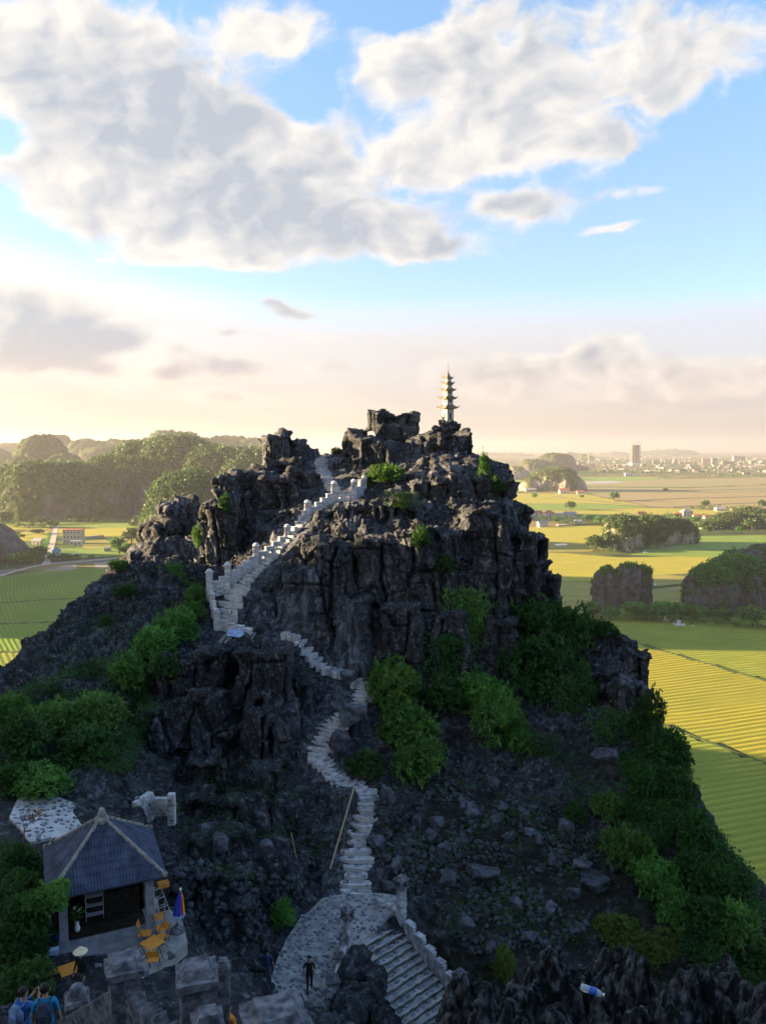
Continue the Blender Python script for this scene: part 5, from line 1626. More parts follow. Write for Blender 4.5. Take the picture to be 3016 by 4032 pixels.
# balustrade between the cobbled way and the broad stairs
BAL = [stair_world(-.2, .9), P(1352, 3745, 37.0), P(1330, 3850, 35.2), P(1300, 3990, 32.4)]
BP = [BAL[0], BAL[0].lerp(BAL[1], .85), BAL[1].lerp(BAL[2], .7), BAL[2].lerp(BAL[3], .55), BAL[3]]
BL = ['', 'squat capped balustrade post nearest the left lantern post', 'second squat capped balustrade post along the cobbled way', 'large capped balustrade post beside the man in black', 'last capped balustrade post at the bottom edge of the picture']
for i in range(1, 5):
    zb = ground1(BP[i].x, BP[i].y)
    t = pillar(BL[i], BP[i].to_2d(), zb, .95 if i != 3 else 1.1, .40 if i != 3 else .55, 'square stone posts of the balustrade', name='balustrade_post', cap='flat', rz=.2, mats=GSTONES)
for i in range(4):
    a, b = BP[i], BP[i + 1]
    za, zb = ground1(a.x, a.y), ground1(b.x, b.y)
    wall(['grey balustrade wall next to the left lantern post', 'grey balustrade wall between the first two squat posts', 'grey balustrade wall above the dark boulder', 'grey balustrade wall at the bottom edge of the picture'][i], a.to_2d(), b.to_2d(), za, zb, .55, .22, 2, 'grey balustrade walls along the cobbled way', course=.25, blen=.5, holes=False, name='balustrade_wall')

# ruined wall of white-mortared stones behind the kiosk
def rubble_wall(label, p, q, h, thick, seed, group, z0):
    r = random.Random(seed)
    p, q = Vector(p), Vector(q); d = q - p; L = d.length
    t = thing('rubble_wall', label, 'wall', (p.x, p.y, z0), math.atan2(d.y, d.x), group)
    mb = MB(); mb.box(L / 2, 0, 0, L * .98, thick * .8, h * .93, 0, .97); mb.build('mortar_bed', M_MORTAR, t)
    z = 0.0
    while z < h:
        x = 0.0; hh = r.uniform(.2, .28)
        while x < L - .1:
            w = r.uniform(.22, .42)
            if z + hh < h * (.85 + .3 * r.random()):
                for s in (-1, 1):
                    put('stone', r.choice(STONES), t, (x + w / 2, s * thick * .36, z), r.uniform(-.1, .1), (w * .8, thick * .32, hh * .8))
            x += w
        z += hh
    return t


def rw(label, a, b, h, th, seed):
    p, q = P(*a), P(*b)
    rubble_wall(label, p.to_2d(), q.to_2d(), h, th, seed, 'ruined wall behind the kiosk', min(p.z, q.z) - .25)


rw('left arm of the ruined white-mortared wall on the dark rocks', (532, 3235, 37.0), (598, 3200, 38.3), 1.45, .4, 1)
rw('back of the ruined white-mortared wall on the dark rocks', (602, 3190, 38.4), (662, 3185, 38.4), .95, .35, 2)
rw('right pier of the ruined white-mortared wall', (664, 3225, 37.8), (692, 3225, 37.8), 1.65, .4, 3)


# ------------------------------------------------------------------ pagoda
M_PLASTER = noisy('weathered_plaster', (.44, .42, .37), (.26, .245, .22), 2.2, 8, .9, .3, 14, lo=.5, hi=.8, world=False, dist=.01)
M_ROOFT = noisy('pagoda_tiles', (.13, .10, .08), (.25, .20, .15), 5, 6, .9, .4, 20, world=False, dist=.01)
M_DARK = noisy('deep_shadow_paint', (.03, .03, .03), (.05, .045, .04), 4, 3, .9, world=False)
pg_p = P(1763, 1672, 79.6)
pg = thing('pagoda', 'slender five-storey pagoda with upturned eaves on the summit', 'pagoda', pg_p, math.radians(31))
mb = MB(); mb.box(0, 0, -.9, 1.12, 1.12, 1.0, 0, .96); mb.box(0, 0, .1, .98, .98, .14); mb.box(0, 0, .24, .86, .86, .1); mb.build('plinth', noisy('plinth_stone', (.16, .15, .14), (.40, .38, .33), 3, 8, .9, .5, 10, world=False), pg)


def pagoda_roof(side, inner, z, h, up):
    n = 9; vs = []; fs = []
    prof = [(1.0, 0.0), (.80, .22), (.58, .52), (inner / side, 1.0)]
    for ring, (k, zz) in enumerate(prof):
        for e in range(4):
            for i in range(n):
                t = -1 + 2 * i / n
                x, y = t, -1
                for _ in range(e): x, y = -y, x
                lift = (abs(t) ** 5) * up * (k ** 3)
                grow = 1 + .10 * (abs(t) ** 5) * (k ** 3)
                vs.append((x * k * side / 2 * grow, y * k * side / 2 * grow, z + zz * h + lift))
    m = 4 * n
    for r_ in range(len(prof) - 1):
        for i in range(m): fs.append((r_ * m + i, r_ * m + (i + 1) % m, (r_ + 1) * m + (i + 1) % m, (r_ + 1) * m + i))
    b = len(vs)
    for i in range(m):
        x, y, zz = vs[i]; vs.append((x * .97, y * .97, zz - .06))
    for i in range(m): fs.append((b + i, b + (i + 1) % m, (i + 1) % m, i))
    c = len(vs)
    for i in range(m):
        x, y, zz = vs[i]; q = inner / side * .9; vs.append((x * q, y * q, z - .02))
    for i in range(m): fs.append((c + i, c + (i + 1) % m, b + (i + 1) % m, b + i))
    mb = MB(); mb.add(vs, fs)
    for e in range(4):                                          # hip ridges ending in horns
        a = math.pi / 4 + e * math.pi / 2; q = side * .5 * 1.41
        p0 = Vector((math.cos(a) * q * inner / side, math.sin(a) * q * inner / side, z + h)); p1 = Vector((math.cos(a) * q * .86, math.sin(a) * q * .86, z + .16 * h + up * .35)); p2 = Vector((math.cos(a) * q * 1.13, math.sin(a) * q * 1.13, z + up * 1.15)); p3 = p2 + Vector((math.cos(a) * .04, math.sin(a) * .04, .12))
        mb.bar(p0, p1, .03, 5); mb.bar(p1, p2, .03, 5, .025); mb.bar(p2, p3, .025, 5, .008)
    return mb


z = .34
ST = [(.74, .98, 1.32, .25), (.64, .52, 1.15, .2), (.56, .47, .98, .19), (.46, .34, .78, .18), (.34, .28, .62, .16)]
for i, (w, h, rw, rh) in enumerate(ST):
    nextw = ST[i + 1][0] if i < 4 else .26
    mb = MB(); mb.box(0, 0, z, w, w, h, 0, .95); body = mb.build('storey', M_PLASTER, pg)
    for sx in (-1, 1):
        for sy in (-1, 1): MB().box(sx * w * .475, sy * w * .475, z, .07, .07, h, 0, .95).build('corner_post', M_PLASTER, body)
    if i < 3:
        for e in range(4):
            mb = MB(); fw, fh = w * .42, h * (.62 if i == 0 else .45)
            zz = z + (.06 if i == 0 else h * .28)
            mb.box(0, -w * .49, zz, fw, .06, fh); f = mb.build('window' if i else 'door', M_PLASTER, pg, rot=(0, 0, e * math.pi / 2))
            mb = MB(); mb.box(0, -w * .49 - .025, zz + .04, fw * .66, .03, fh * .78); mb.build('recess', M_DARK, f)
    pagoda_roof(rw, nextw * 1.15, z + h - .03, rh, .11 if i < 4 else .07).build('roof', M_ROOFT, pg)
    z += h + rh - .03
mb = MB(); mb.lathe([(.16, z - .05), (.18, z + .05), (.15, z + .16), (.09, z + .24), (.05, z + .3), (.075, z + .36), (.04, z + .42), (.03, z + .6), (.008, z + 1.18)], 8); mb.build('spire', M_ROOFT, pg)

pg.scale = (1.06, 1.06, 1.26)

# ------------------------------------------------------------------ kiosk
K_F = P(250, 3760, 26.25); K_R = P(600, 3690, 27.45)
kv = (K_R - K_F); kv.z = 0; KW = kv.length; krz = math.atan2(kv.y, kv.x)
ks = thing('kiosk', 'small square kiosk with a blue-grey tiled pyramid roof', 'kiosk', (K_F.x, K_F.y, TZ), krz)
M_KSTONE = noisy('blue_grey_stone', (.16, .18, .21), (.27, .29, .33), 3, 8, .9, .4, 14, world=False, dist=.02)
M_KTILE = noisy('roof_tile', (.020, .031, .062), (.055, .075, .125), 2.4, 7, .62, .15, 30, per_obj=.16, spec=.35, dist=.01)
M_KRIDGE = noisy('ridge_cement', (.17, .165, .155), (.29, .28, .255), 4, 7, .9, .3, 20, world=False, dist=.01)
M_WOODDK = noisy('dark_wood', (.012, .010, .008), (.035, .026, .018), 5, 6, .8, world=False)
KD = KW
mb = MB(); mb.box(KW / 2, KD / 2 + .05, 0, KW + .5, KD + .6, .28); mb.box(KW / 2, -.32, 0, KW + .4, .4, .14)
mb.build('platform', M_KSTONE, ks)
for x_, y_ in ((.05, .05), (KW - .05, .05), (.05, KD - .05), (KW - .05, KD - .05)):
    mb = MB(); mb.box(x_, y_, .28, .28, .28, 2.15); mb.box(x_, y_, .28, .34, .34, .12); mb.build('column', M_KSTONE, ks)
EV = 2.30; OV = .44; RISE = 1.66
cx = KW / 2; cy = KD / 2; HS = KW / 2 + OV
mb = MB(); mb.box(KW / 2, KD / 2 + .1, .28, KW - .34, KD - .36, .03); mb.build('floor', M_WOODDK, ks)
mb = MB()
for (a, b) in (((0, 0), (KW, 0)), ((0, KD), (KW, KD)), ((0, 0), (0, KD)), ((KW, 0), (KW, KD))):
    mb.bar((a[0], a[1], EV - .02), (b[0], b[1], EV - .02), .09, 4)
mb.build('beam', M_WOODDK, ks)
mb = MB(); mb.box(KW / 2, KD - .12, .28, KW - .3, .08, 2.05); mb.box(.12, KD * .6, .28, .08, KD * .75, 2.05); mb.box(KW - .12, KD * .7, .28, .08, KD * .55, 2.05)
mb.build('wall', M_WOODDK, ks)
mb = MB(); mb.box(KW * .62, KD * .55, .28, KW * .6, .5, .85); mb.build('counter', M_WOODDK, ks)
mb = MB()
ap = (cx, cy, EV + RISE); cor = [(cx - HS, cy - HS, EV), (cx + HS, cy - HS, EV), (cx + HS, cy + HS, EV), (cx - HS, cy + HS, EV)]
mb.add(cor + [ap] + [(x, y, z_ - .07) for x, y, z_ in cor], [(0, 1, 4), (1, 2, 4), (2, 3, 4), (3, 0, 4), (8, 7, 6, 5), (5, 6, 1, 0), (6, 7, 2, 1), (7, 8, 3, 2), (8, 5, 0, 3)])
deck = mb.build('roof', M_KTILE, ks)
# one tile: two ribs, real relief
TW, TL = .215, .305
tv = []; tf = []
prof = [(-.5, 0), (-.40, .028), (-.27, .034), (-.14, .006), (0, 0), (.1, .028), (.23, .034), (.36, .006), (.5, 0)]
for j, (yy, lift) in enumerate(((0, .03), (1.12, .008))):
    for px_, pz_ in prof: tv.append((px_ * TW, yy * TL, pz_ + lift))
for px_, pz_ in prof: tv.append((px_ * TW, 0, 0.0))
m_ = len(prof)
for i in range(m_ - 1): tf.append((i, i + 1, m_ + i + 1, m_ + i)); tf.append((2 * m_ + i, 2 * m_ + i + 1, i + 1, i))
TILE = bpy.data.meshes.new('tile'); TILE.from_pydata(tv, [], tf); TILE.materials.append(M_KTILE); TILE.update()
SLOPE = math.hypot(HS, RISE); tilt = math.atan2(RISE, HS)
nrows = int(SLOPE / TL)
backside = MB()
for e in range(4):
    R_ = Matrix.Translation((cx, cy, EV)) @ Matrix.Rotation(e * math.pi / 2, 4, 'Z') @ Matrix.Translation((0, -HS, 0)) @ Matrix.Rotation(tilt, 4, 'X')
    for k in range(nrows + 1):
        s = k * TL
        half = HS * (1 - (s + TL * .35) / SLOPE)
        n = int(half * 2 / TW)
        for i in range(n + 1):
            x_ = (i - n / 2) * TW
            if abs(x_) > half + .02: continue
            Mx = R_ @ Matrix.Translation((x_, s - .04, .012))
            if e == 2: backside.add([Mx @ Vector(p) for p in tv], tf)
            else:
                o = bpy.data.objects.new('tile', TILE); COL.objects.link(o); o.parent = deck; o.matrix_local = Mx
tag(backside.build('tiles', M_KTILE, deck), None, None, None, 'stuff')
for e in range(4):
    c_ = Vector(cor[e]); a_ = Vector(ap); d_ = a_ - c_
    mb = MB(); mb.bar(c_ + d_ * -.015 + Vector((0, 0, .05)), c_ + d_ * .97 + Vector((0, 0, .07)), .075, 7, .07); mb.lathe([(.085, 0), (.1, .04), (.09, .13), (.03, .17)], 7, (c_.x, c_.y, c_.z - .01))
    mb.build('hip_ridge', M_KRIDGE, ks)
mb = MB(); mb.lathe([(.28, EV + RISE - .14), (.27, EV + RISE + .0), (.17, EV + RISE + .08), (.14, EV + RISE + .2), (.10, EV + RISE + .34), (.03, EV + RISE + .4)], 10, (cx, cy, 0)); mb.build('finial', M_KRIDGE, ks)


def kiosk_pt(x, y, z=0.0):
    return ks.matrix_world_like @ Vector((x, y, z)) if hasattr(ks, 'matrix_world_like') else Matrix.Translation((K_F.x, K_F.y, TZ)) @ Matrix.Rotation(krz, 4, 'Z') @ Vector((x, y, z))


# ------------------------------------------------------------------ foreground pillars and notched wall of the upper stairs
def fg_pillar(label, u, v, Y, w, rz, drop, cap='slab', name='stone_pillar'):
    """cap centre seen at (u, v)"""
    c = P(u, v, Y)
    t = thing(name, label, 'pillar', (c.x, c.y, c.z - drop), rz, 'rough cement pillars of the upper stairs')
    def rough(mb_, nm, seed, amp):
        me = mb_.mesh(nm, M_CEMENT)
        bm = bmesh.new(); bm.from_mesh(me)
        bmesh.ops.subdivide_edges(bm, edges=bm.edges[:], cuts=5, use_grid_fill=True)
        for q in bm.verts:
            p_ = q.co * 5.0
            q.co += Vector((float(vnoise(p_.x, p_.y, p_.z, seed)) - .5, float(vnoise(p_.x + 9, p_.y, p_.z, seed)) - .5, float(vnoise(p_.x, p_.y + 9, p_.z, seed)) - .5)) * amp
        bm.to_mesh(me); bm.free()
        return link(nm, me, t)
    s = int(u)
    rough(MB().box(0, 0, 0, w * .82, w * .82, drop - .1), 'shaft', s, .05)
    if cap == 'slab':
        rough(MB().box(0, 0, drop - .12, w, w, .12), 'cap', s + 1, .045)
        rough(MB().box(0, 0, drop, w * .78, w * .78, .13, 0, .72), 'cap_top', s + 2, .045)
    else:
        rough(MB().box(0, 0, drop - .12, w, w, .09, 0, .9), 'cap', s + 1, .03)
        mb_ = MB(); mb_.lathe([(w * .36, drop - .05), (w * .36, drop + .07), (w * .24, drop + .17), (w * .05, drop + .21)], 10); rough(mb_, 'cap_top', s + 2, .02)
    return t


fg_pillar('broad rough pillar cap in the middle of the bottom left edge', 487, 3795, 12.6, .58, .42, 2.2)
fg_pillar('larger rough pillar cap right of the notched wall', 775, 3825, 10.9, .58, .30, 2.2)
fg_pillar('dark round-topped pillar behind the two men', 305, 3915, 14.2, .46, .4, 1.8, 'round')
fg_pillar('narrow grey pillar with a white edge behind the large cap', 880, 3800, 13.6, .24, .1, 1.6)
fg_pillar('slanting cement cap at the bottom edge left of the cobbled way', 1085, 4000, 9.3, .78, .38, 2.0)
fg_pillar('broken cement block low beside the large pillar cap', 820, 4015, 9.9, .42, .3, 1.6)
a = P(520, 3900, 12.2); b = P(690, 3905, 11.3)
t = thing('notched_wall', 'cement wall with saw-tooth notches between the two large pillars', 'wall', (a.x, a.y, a.z - 1.6), math.atan2((b - a).y, (b - a).x))
Lw = (b - a).to_2d().length
mb = MB(); mb.box(Lw / 2, 0, 0, Lw, .2, 1.35); mb.build('wall_body', M_CEMENT, t)
for i in range(4):
    x0 = Lw * i / 4; w_ = Lw / 4
    mb = MB(); mb.add([(x0 + .005, -.13, 1.35), (x0 + w_ - .005, -.13, 1.35), (x0 + w_ * .52, -.13, 1.62), (x0 + .005, -.13, 1.50), (x0 + .005, .13, 1.35), (x0 + w_ - .005, .13, 1.35), (x0 + w_ * .52, .13, 1.62), (x0 + .005, .13, 1.50)],
                     [(0, 1, 2, 3), (7, 6, 5, 4), (0, 4, 5, 1), (1, 5, 6, 2), (2, 6, 7, 3), (3, 7, 4, 0)])
    mb.build('merlon', M_CEMENT, t)
a = P(250, 4010, 13.9); b = P(470, 3880, 12.9)
t = thing('sloping_wall', 'sloping cement parapet running down to the round-topped pillar', 'wall', (a.x, a.y, a.z - 1.0), math.atan2((b - a).y, (b - a).x))
Lw = (b - a).to_2d().length; dz = b.z - a.z
mb = MB(); mb.add([(0, -.14, 0), (Lw, -.14, 0), (Lw, -.14, 1.0 + dz), (0, -.14, 1.0), (0, .14, 0), (Lw, .14, 0), (Lw, .14, 1.0 + dz), (0, .14, 1.0)], [(0, 1, 2, 3), (7, 6, 5, 4), (0, 4, 5, 1), (1, 5, 6, 2), (2, 6, 7, 3), (3, 7, 4, 0)])
mb.build('wall_body', M_CEMENT, t)


# ------------------------------------------------------------------ shrubs and trees on the rock
BUSH = {}
for kind, mat, leaf, sprig, slim, droop in (('soft', M_LEAF, .10, 5, .5, .15), ('dark', M_LEAF_DK, .105, 5, .55, .15), ('yellow', M_LEAF_YL, .11, 7, .3, .2), ('long', M_LEAF, .20, 9, .16, .3)):
    L_ = []
    for s in range(4 if kind in ('soft', 'dark') else 2):
        lb = lobes_for(10 + s, 7 + s % 3, .62)
        V_, F_ = foliage_np(5600 if kind != 'long' else 4200, lb, leaf, 300 + s + len(kind), sprig=sprig, slim=slim, droop=droop)
        L_.append(mesh_np('foliage', V_, F_, mat))
    BUSH[kind] = L_
STEMS = [stem_mesh(s) for s in range(3)]
# hanging creeper, unit 1 wide, 1 high
r_ = np.random.default_rng(5)
def creeper_mesh(seed, mat, n=1600):
    r = np.random.default_rng(seed)
    k = n // 4
    x = np.repeat(r.normal(0, .2, k), 4) + r.normal(0, .03, n); zz = np.repeat(r.uniform(-.5, .5, k) - .1 * np.abs(r.normal(size=k)), 4) + r.normal(0, .03, n)
    y = r.uniform(-.12, .0, n)
    ax = np.stack([r.normal(0, .5, n), -np.abs(r.normal(0, .4, n)), -np.abs(r.normal(.6, .4, n))], 1); ax /= np.linalg.norm(ax, axis=1)[:, None]
    nr = np.stack([r.normal(0, .4, n), -np.ones(n), r.normal(.5, .3, n)], 1)
    sd = np.cross(ax, nr); sd /= np.linalg.norm(sd, axis=1)[:, None]
    c = np.stack([x, y, zz], 1); L = r.uniform(.03, .06, n)[:, None]
    V_ = np.stack([c, c + ax * L * .5 + sd * L * .35, c + ax * L, c + ax * L * .5 - sd * L * .35], 1).reshape(-1, 3)
    return mesh_np('foliage', V_, np.arange(4 * n).reshape(-1, 4), mat)
CREEP = [creeper_mesh(1, M_LEAF), creeper_mesh(2, M_LEAF_DK), creeper_mesh(3, M_LEAF)]


def shrub(u, v, w, h, kind, label, cat='shrub', name='shrub', group=None, Y=None, lift=-.1, stem=True, seed=None):
    """a shrub whose picture is about w by h pixels around (u, v)"""
    vb = v + h * .38
    p = hit(u, vb) if Y is None else P(u, vb, Y)
    d = (p - Vector((0, 0, CAM_Z))).length
    m = d / FPX
    sx = w * m / 2.05; sz = max(h * m / 1.35, .5 * sx)
    t = thing(name, label, cat, p + Vector((0, .15 * sx, lift * sz)), random.uniform(0, 6.28), group)
    me_ = BUSH[kind][(seed if seed is not None else random.randrange(9)) % len(BUSH[kind])]
    link('foliage', me_, t, None, None, (sx, sx * random.uniform(.8, 1.0), sz))
    if stem: link('stem', random.choice(STEMS), t, None, None, (sx, sx, sz))
    return t


G_S = 'shrubs growing on the rock hill'
SH = [
    # in the middle, beside the path and under the cliff
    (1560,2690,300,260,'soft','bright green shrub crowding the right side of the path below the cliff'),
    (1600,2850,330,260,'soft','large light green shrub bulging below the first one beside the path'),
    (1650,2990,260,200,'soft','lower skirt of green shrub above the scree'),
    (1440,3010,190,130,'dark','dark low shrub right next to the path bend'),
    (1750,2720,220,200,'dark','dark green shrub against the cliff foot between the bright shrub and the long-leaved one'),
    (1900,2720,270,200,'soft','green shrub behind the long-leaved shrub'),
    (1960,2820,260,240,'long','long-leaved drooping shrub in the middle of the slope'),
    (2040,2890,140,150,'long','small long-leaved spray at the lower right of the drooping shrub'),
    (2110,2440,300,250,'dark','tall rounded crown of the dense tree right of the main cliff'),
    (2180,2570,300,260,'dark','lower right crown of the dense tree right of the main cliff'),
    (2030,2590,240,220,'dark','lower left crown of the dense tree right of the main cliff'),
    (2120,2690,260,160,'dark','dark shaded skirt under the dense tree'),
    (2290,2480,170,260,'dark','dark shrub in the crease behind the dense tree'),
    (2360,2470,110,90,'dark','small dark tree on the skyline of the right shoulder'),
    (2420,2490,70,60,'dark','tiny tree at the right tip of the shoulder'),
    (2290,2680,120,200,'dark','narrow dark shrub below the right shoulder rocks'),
    # summit and upper cliff
    (1525,1860,150,120,'soft','bright green bush on the summit ledge above the parapet end'),
    (1445,1890,80,75,'soft','smaller green bush left of the summit ledge bush'),
    (1655,2110,120,120,'dark','dark green bush in the crack halfway up the cliff'),
    (1745,2215,130,110,'dark','dark bush lower right in the same cliff crack'),
    (1905,1820,60,130,'soft','narrow green bush on the right edge below the pagoda'),
    (1945,1905,90,120,'dark','dark green bush under the narrow bush on the right edge'),
    (1985,1915,70,60,'dark','twiggy small tree sticking out from the right edge of the summit'),
    (1325,1772,60,40,'yellow','sunlit yellow-green bush at the head of the summit stairs'),
    (885,1975,70,90,'dark','dark little tree on the skyline left of the upper cliff'),
    (785,2110,60,130,'soft','light green creeping bush in the gully behind the left ridge'),
    (770,2330,100,90,'soft','dull green bush left of the parapet bend'),
    # left slope
    (755,2400,130,110,'soft','green shrub below the parapet bend on the left slope'),
    (690,2455,220,170,'soft','bright green shrub in the band left of the stone wall'),
    (600,2540,240,190,'soft','fresh green shrub in the middle of the left band'),
    (500,2640,220,210,'soft','fresh green shrub at the lower end of the left band'),
    (640,2620,160,140,'dark','dark shrub between the left band and the big wedge rock'),
    (470,2225,90,70,'soft','round light green bush on the left skyline ridge'),
    (500,2320,110,60,'dark','flat dark bush high on the left slope'),
    (420,2440,90,60,'dark','small dark bush on the left slope'),
    (370,2810,330,180,'soft','wide green shrub of the left thicket nearest the wedge rock'),
    (210,2830,260,170,'soft','green shrub in the middle of the left thicket'),
    (90,2890,260,210,'dark','dark shrub of the left thicket at the picture edge'),
    (30,2790,150,140,'soft','green shrub at the top of the left thicket by the picture edge'),
    (330,2920,260,160,'dark','dark lower shrub of the left thicket'),
    (150,3080,260,150,'soft','bright green shrub above the white apron'),
    (40,3060,140,120,'dark','dark shrub at the left edge above the white apron'),
    (70,3400,180,150,'dark','dark green bush left of the kiosk roof'),
    (60,3560,240,220,'dark','dark leafy tree hiding the left side of the kiosk'),
    (60,3730,240,220,'dark','dark bush at the left edge beside the kiosk terrace'),
    (110,3870,220,150,'dark','dark bush above the two men'),
    # right slope
    (1110,3600,140,130,'soft','green bush at the left corner of the landing'),
    (2390,3170,160,130,'soft','pale green bush on the right slope above the creeper band'),
    (2270,3200,130,110,'dark','dull low bush in the right scree'),
    (2470,3340,190,200,'soft','bright leafy shrub at the top of the green band on the right slope'),
    (2570,3460,190,200,'soft','bright leafy shrub in the middle of the green band on the right slope'),
    (2660,3570,150,170,'soft','bright leafy shrub at the lower end of the green band on the right slope'),
    (2430,3660,210,110,'yellow','yellow-green shrub on the near rocks, left part of the clump'),
    (2570,3740,210,110,'yellow','yellow-green shrub on the near rocks, right part of the clump'),
    (1990,3810,110,170,'yellow','small yellow-green shrub between the near rocks'),
    (2560,2800,150,220,'dark','dark bush high on the right edge below the jutting rock'),
    (2640,2950,200,200,'dark','bushy dark crown on the right skyline'),
    (2650,3080,150,150,'dark','dark bush under the bushy crown of the right skyline'),
    (2700,3110,120,90,'dark','spiky dark branch sticking out on the right skyline'),
    (2740,3270,170,180,'dark','dark bush midway down the right skyline'),
    (2540,3060,170,170,'dark','dark bush inside the right slope'),
    (2830,3480,230,200,'dark','dark bush low on the right skyline'),
    (2740,3420,200,200,'dark','dark bush left of the low skyline bush'),
    (2900,3660,230,190,'soft','deep green shrub near the lower right edge'),
    (2790,3620,200,180,'dark','dark shrub beside the deep green shrub at lower right'),
    (2970,3800,200,150,'dark','dark shrub at the lower right edge of the picture'),
]
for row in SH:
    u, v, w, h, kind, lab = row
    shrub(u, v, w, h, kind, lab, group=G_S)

shrub(190, 3545, 190, 130, 'soft', 'leafy branch reaching over the left corner of the kiosk roof', group=G_S, Y=25.0)
shrub(95, 3620, 230, 190, 'dark', 'dark leafy branch hanging left of the kiosk front', group=G_S, Y=25.2)


def creeper(u, v, w, h, k, label):
    p = hit(u, v); d = (p - Vector((0, 0, CAM_Z))).length / FPX
    t = thing('creeper', label, 'creeper', p + Vector((0, -.25, 0)), 0, 'creepers hanging on the cliffs')
    link('foliage', CREEP[k % 3], t, None, None, (w * d * 1.5, w * d * 2, h * d))
    mb = MB()
    for i in range(4):
        x = random.uniform(-.25, .25) * w * d; mb.bar((x, .05, h * d * .5), (x + random.uniform(-.1, .1), -.05, -h * d * .4), .02, 4)
    mb.build('stem', M_BARK, t)


CR = [
    (1800,2430,130,260,0,'yellowish creeper hanging in the right crack of the main cliff'),
    (1770,2560,160,160,1,'dark creeper at the foot of the right cliff crack'),
    (1870,2400,100,200,2,'thin creeper hanging beside the right cliff crack'),
    (2230,2760,120,240,1,'dark creeper under the right shoulder'),
    (2400,2900,140,260,1,'dark creeper on the steep right slope'),
    (2130,2950,120,160,1,'dull creeper on the slope under the dense tree'),
    (700,2250,80,90,0,'pale creeper on the left ridge'),
    (1590,1960,110,60,1,'flat creeper on the ledge under the summit bush'),
]
for row in CR: creeper(*row)

# dry litter, twigs and small rubble on the scree
def scatter_polygon(n, px, seed):
    r = random.Random(seed); out = []
    xs = [p[0] for p in px]; ys = [p[1] for p in px]
    while len(out) < n:
        u, v = r.uniform(min(xs), max(xs)), r.uniform(min(ys), max(ys))
        if inside(u, v, px) and r.random() < 2.6 * (float(vnoise(u / 95, v / 60, 0.0, 44)) - .28): out.append((u, v))
    return out


SCREE = [(1480,3150),(1620,3020),(1900,2950),(2150,3000),(2250,3150),(2350,3350),(2420,3560),(2200,3720),(1850,3760),(1700,3600),(1560,3480),(1450,3350)]
ROCKSM = []
for s in range(6):
    bm = bmesh.new(); bmesh.ops.create_icosphere(bm, subdivisions=3, radius=.5)
    r = random.Random(s)
    pl = [Vector((r.gauss(0, 1), r.gauss(0, 1), r.gauss(0, 1))).normalized() for _ in range(11)]
    for v in bm.verts:
        for n_ in pl:
            q = v.co.dot(n_) - .27
            if q > 0: v.co -= n_ * q
        v.co *= 1 + .12 * (float(vnoise(v.co.x * 5, v.co.y * 5, v.co.z * 5, s)) - .5)
    for v in bm.verts: v.co += v.co.normalized() * (float(vnoise(v.co.x * 11, v.co.y * 11, v.co.z * 11, s)) - .5) * .07
    me_ = bpy.data.meshes.new('boulder'); bm.to_mesh(me_); bm.free(); ROCKSM.append(me_)
M_BOULDER = noisy('boulder_rock', (.028, .031, .038), (.10, .11, .135), 2.6, 10, .85, .8, 9, per_obj=.25, dist=.05)
for m_ in ROCKSM: m_.materials.append(M_BOULDER)
stones = MB()
base_v = [[tuple(v.co) for v in m_.vertices] for m_ in ROCKSM]
ico = bmesh.new(); bmesh.ops.create_icosphere(ico, subdivisions=1, radius=.5)
ico_v = [v.co.copy() for v in ico.verts]; ico_f = [tuple(v.index for v in f.verts) for f in ico.faces]; ico.free()
rr = random.Random(4)
allv = []; allf = []; nb = 0
for u, v in scatter_polygon(3200, SCREE, 3) + scatter_polygon(900, [(1400,3250),(1000,3350),(760,3350),(660,3500),(760,3700),(1080,3700),(1380,3500)], 8) + scatter_polygon(160, [(1130,2480),(1250,2500),(1400,2640),(1330,2660),(1180,2560)], 9) + scatter_polygon(120, [(690,3420),(760,3420),(760,3640),(690,3640)], 10):
    p = hit(u, v); s = rr.choice((.09, .12, .15, .2, .28, .42)) * rr.uniform(.7, 1.3)
    q = Matrix.Rotation(rr.uniform(0, 6), 3, 'Z') @ Matrix.Rotation(rr.uniform(0, 6), 3, 'X')
    sc_ = Vector((s, s * rr.uniform(.6, 1), s * rr.uniform(.5, .9)))
    for w in ico_v:
        k = w * rr.uniform(.6, 1.3)
        allv.append(p + q @ Vector((k.x * sc_.x, k.y * sc_.y, k.z * sc_.z)))
    allf += [tuple(i + nb for i in f) for f in ico_f]; nb += len(ico_v)
tag(link('rubble', mesh_np('rubble', np.array(allv), np.array(allf), M_BOULDER)), 'loose dark rubble strewn over the scree slope', 'rubble', None, 'stuff')
# larger boulders
BD = [(1900,3425,150,60),(2330,3460,150,60),(2000,3290,70,50),(2080,3270,60,40),(2120,3290,70,45),(1750,3330,70,60),(1690,3290,60,60),(1860,3180,90,60),(1960,3210,70,50),(1820,3150,60,40),(1720,3230,80,60),(1980,3170,60,40),(2060,3190,60,40),
      (2180,3380,60,40),(2300,3400,90,50),(2260,3510,60,60),(2160,3570,70,60),(2030,3560,60,50),(1830,3300,60,40),(1640,3240,60,60),(2120,2900,90,60),(2380,2960,110,70),(1560,3390,70,50),(1530,3480,60,40),(1650,3540,90,50),(1830,3620,80,60),(2100,3680,90,50),(1760,3450,80,50),
      (1600,3330,70,50),(1940,3080,60,40),(2230,3250,60,50),(2420,3400,70,50),(1495,3330,60,50),(870,3300,110,60),(820,3250,80,50),(1110,3310,80,50),(960,3420,90,60),(1050,3330,70,40)]
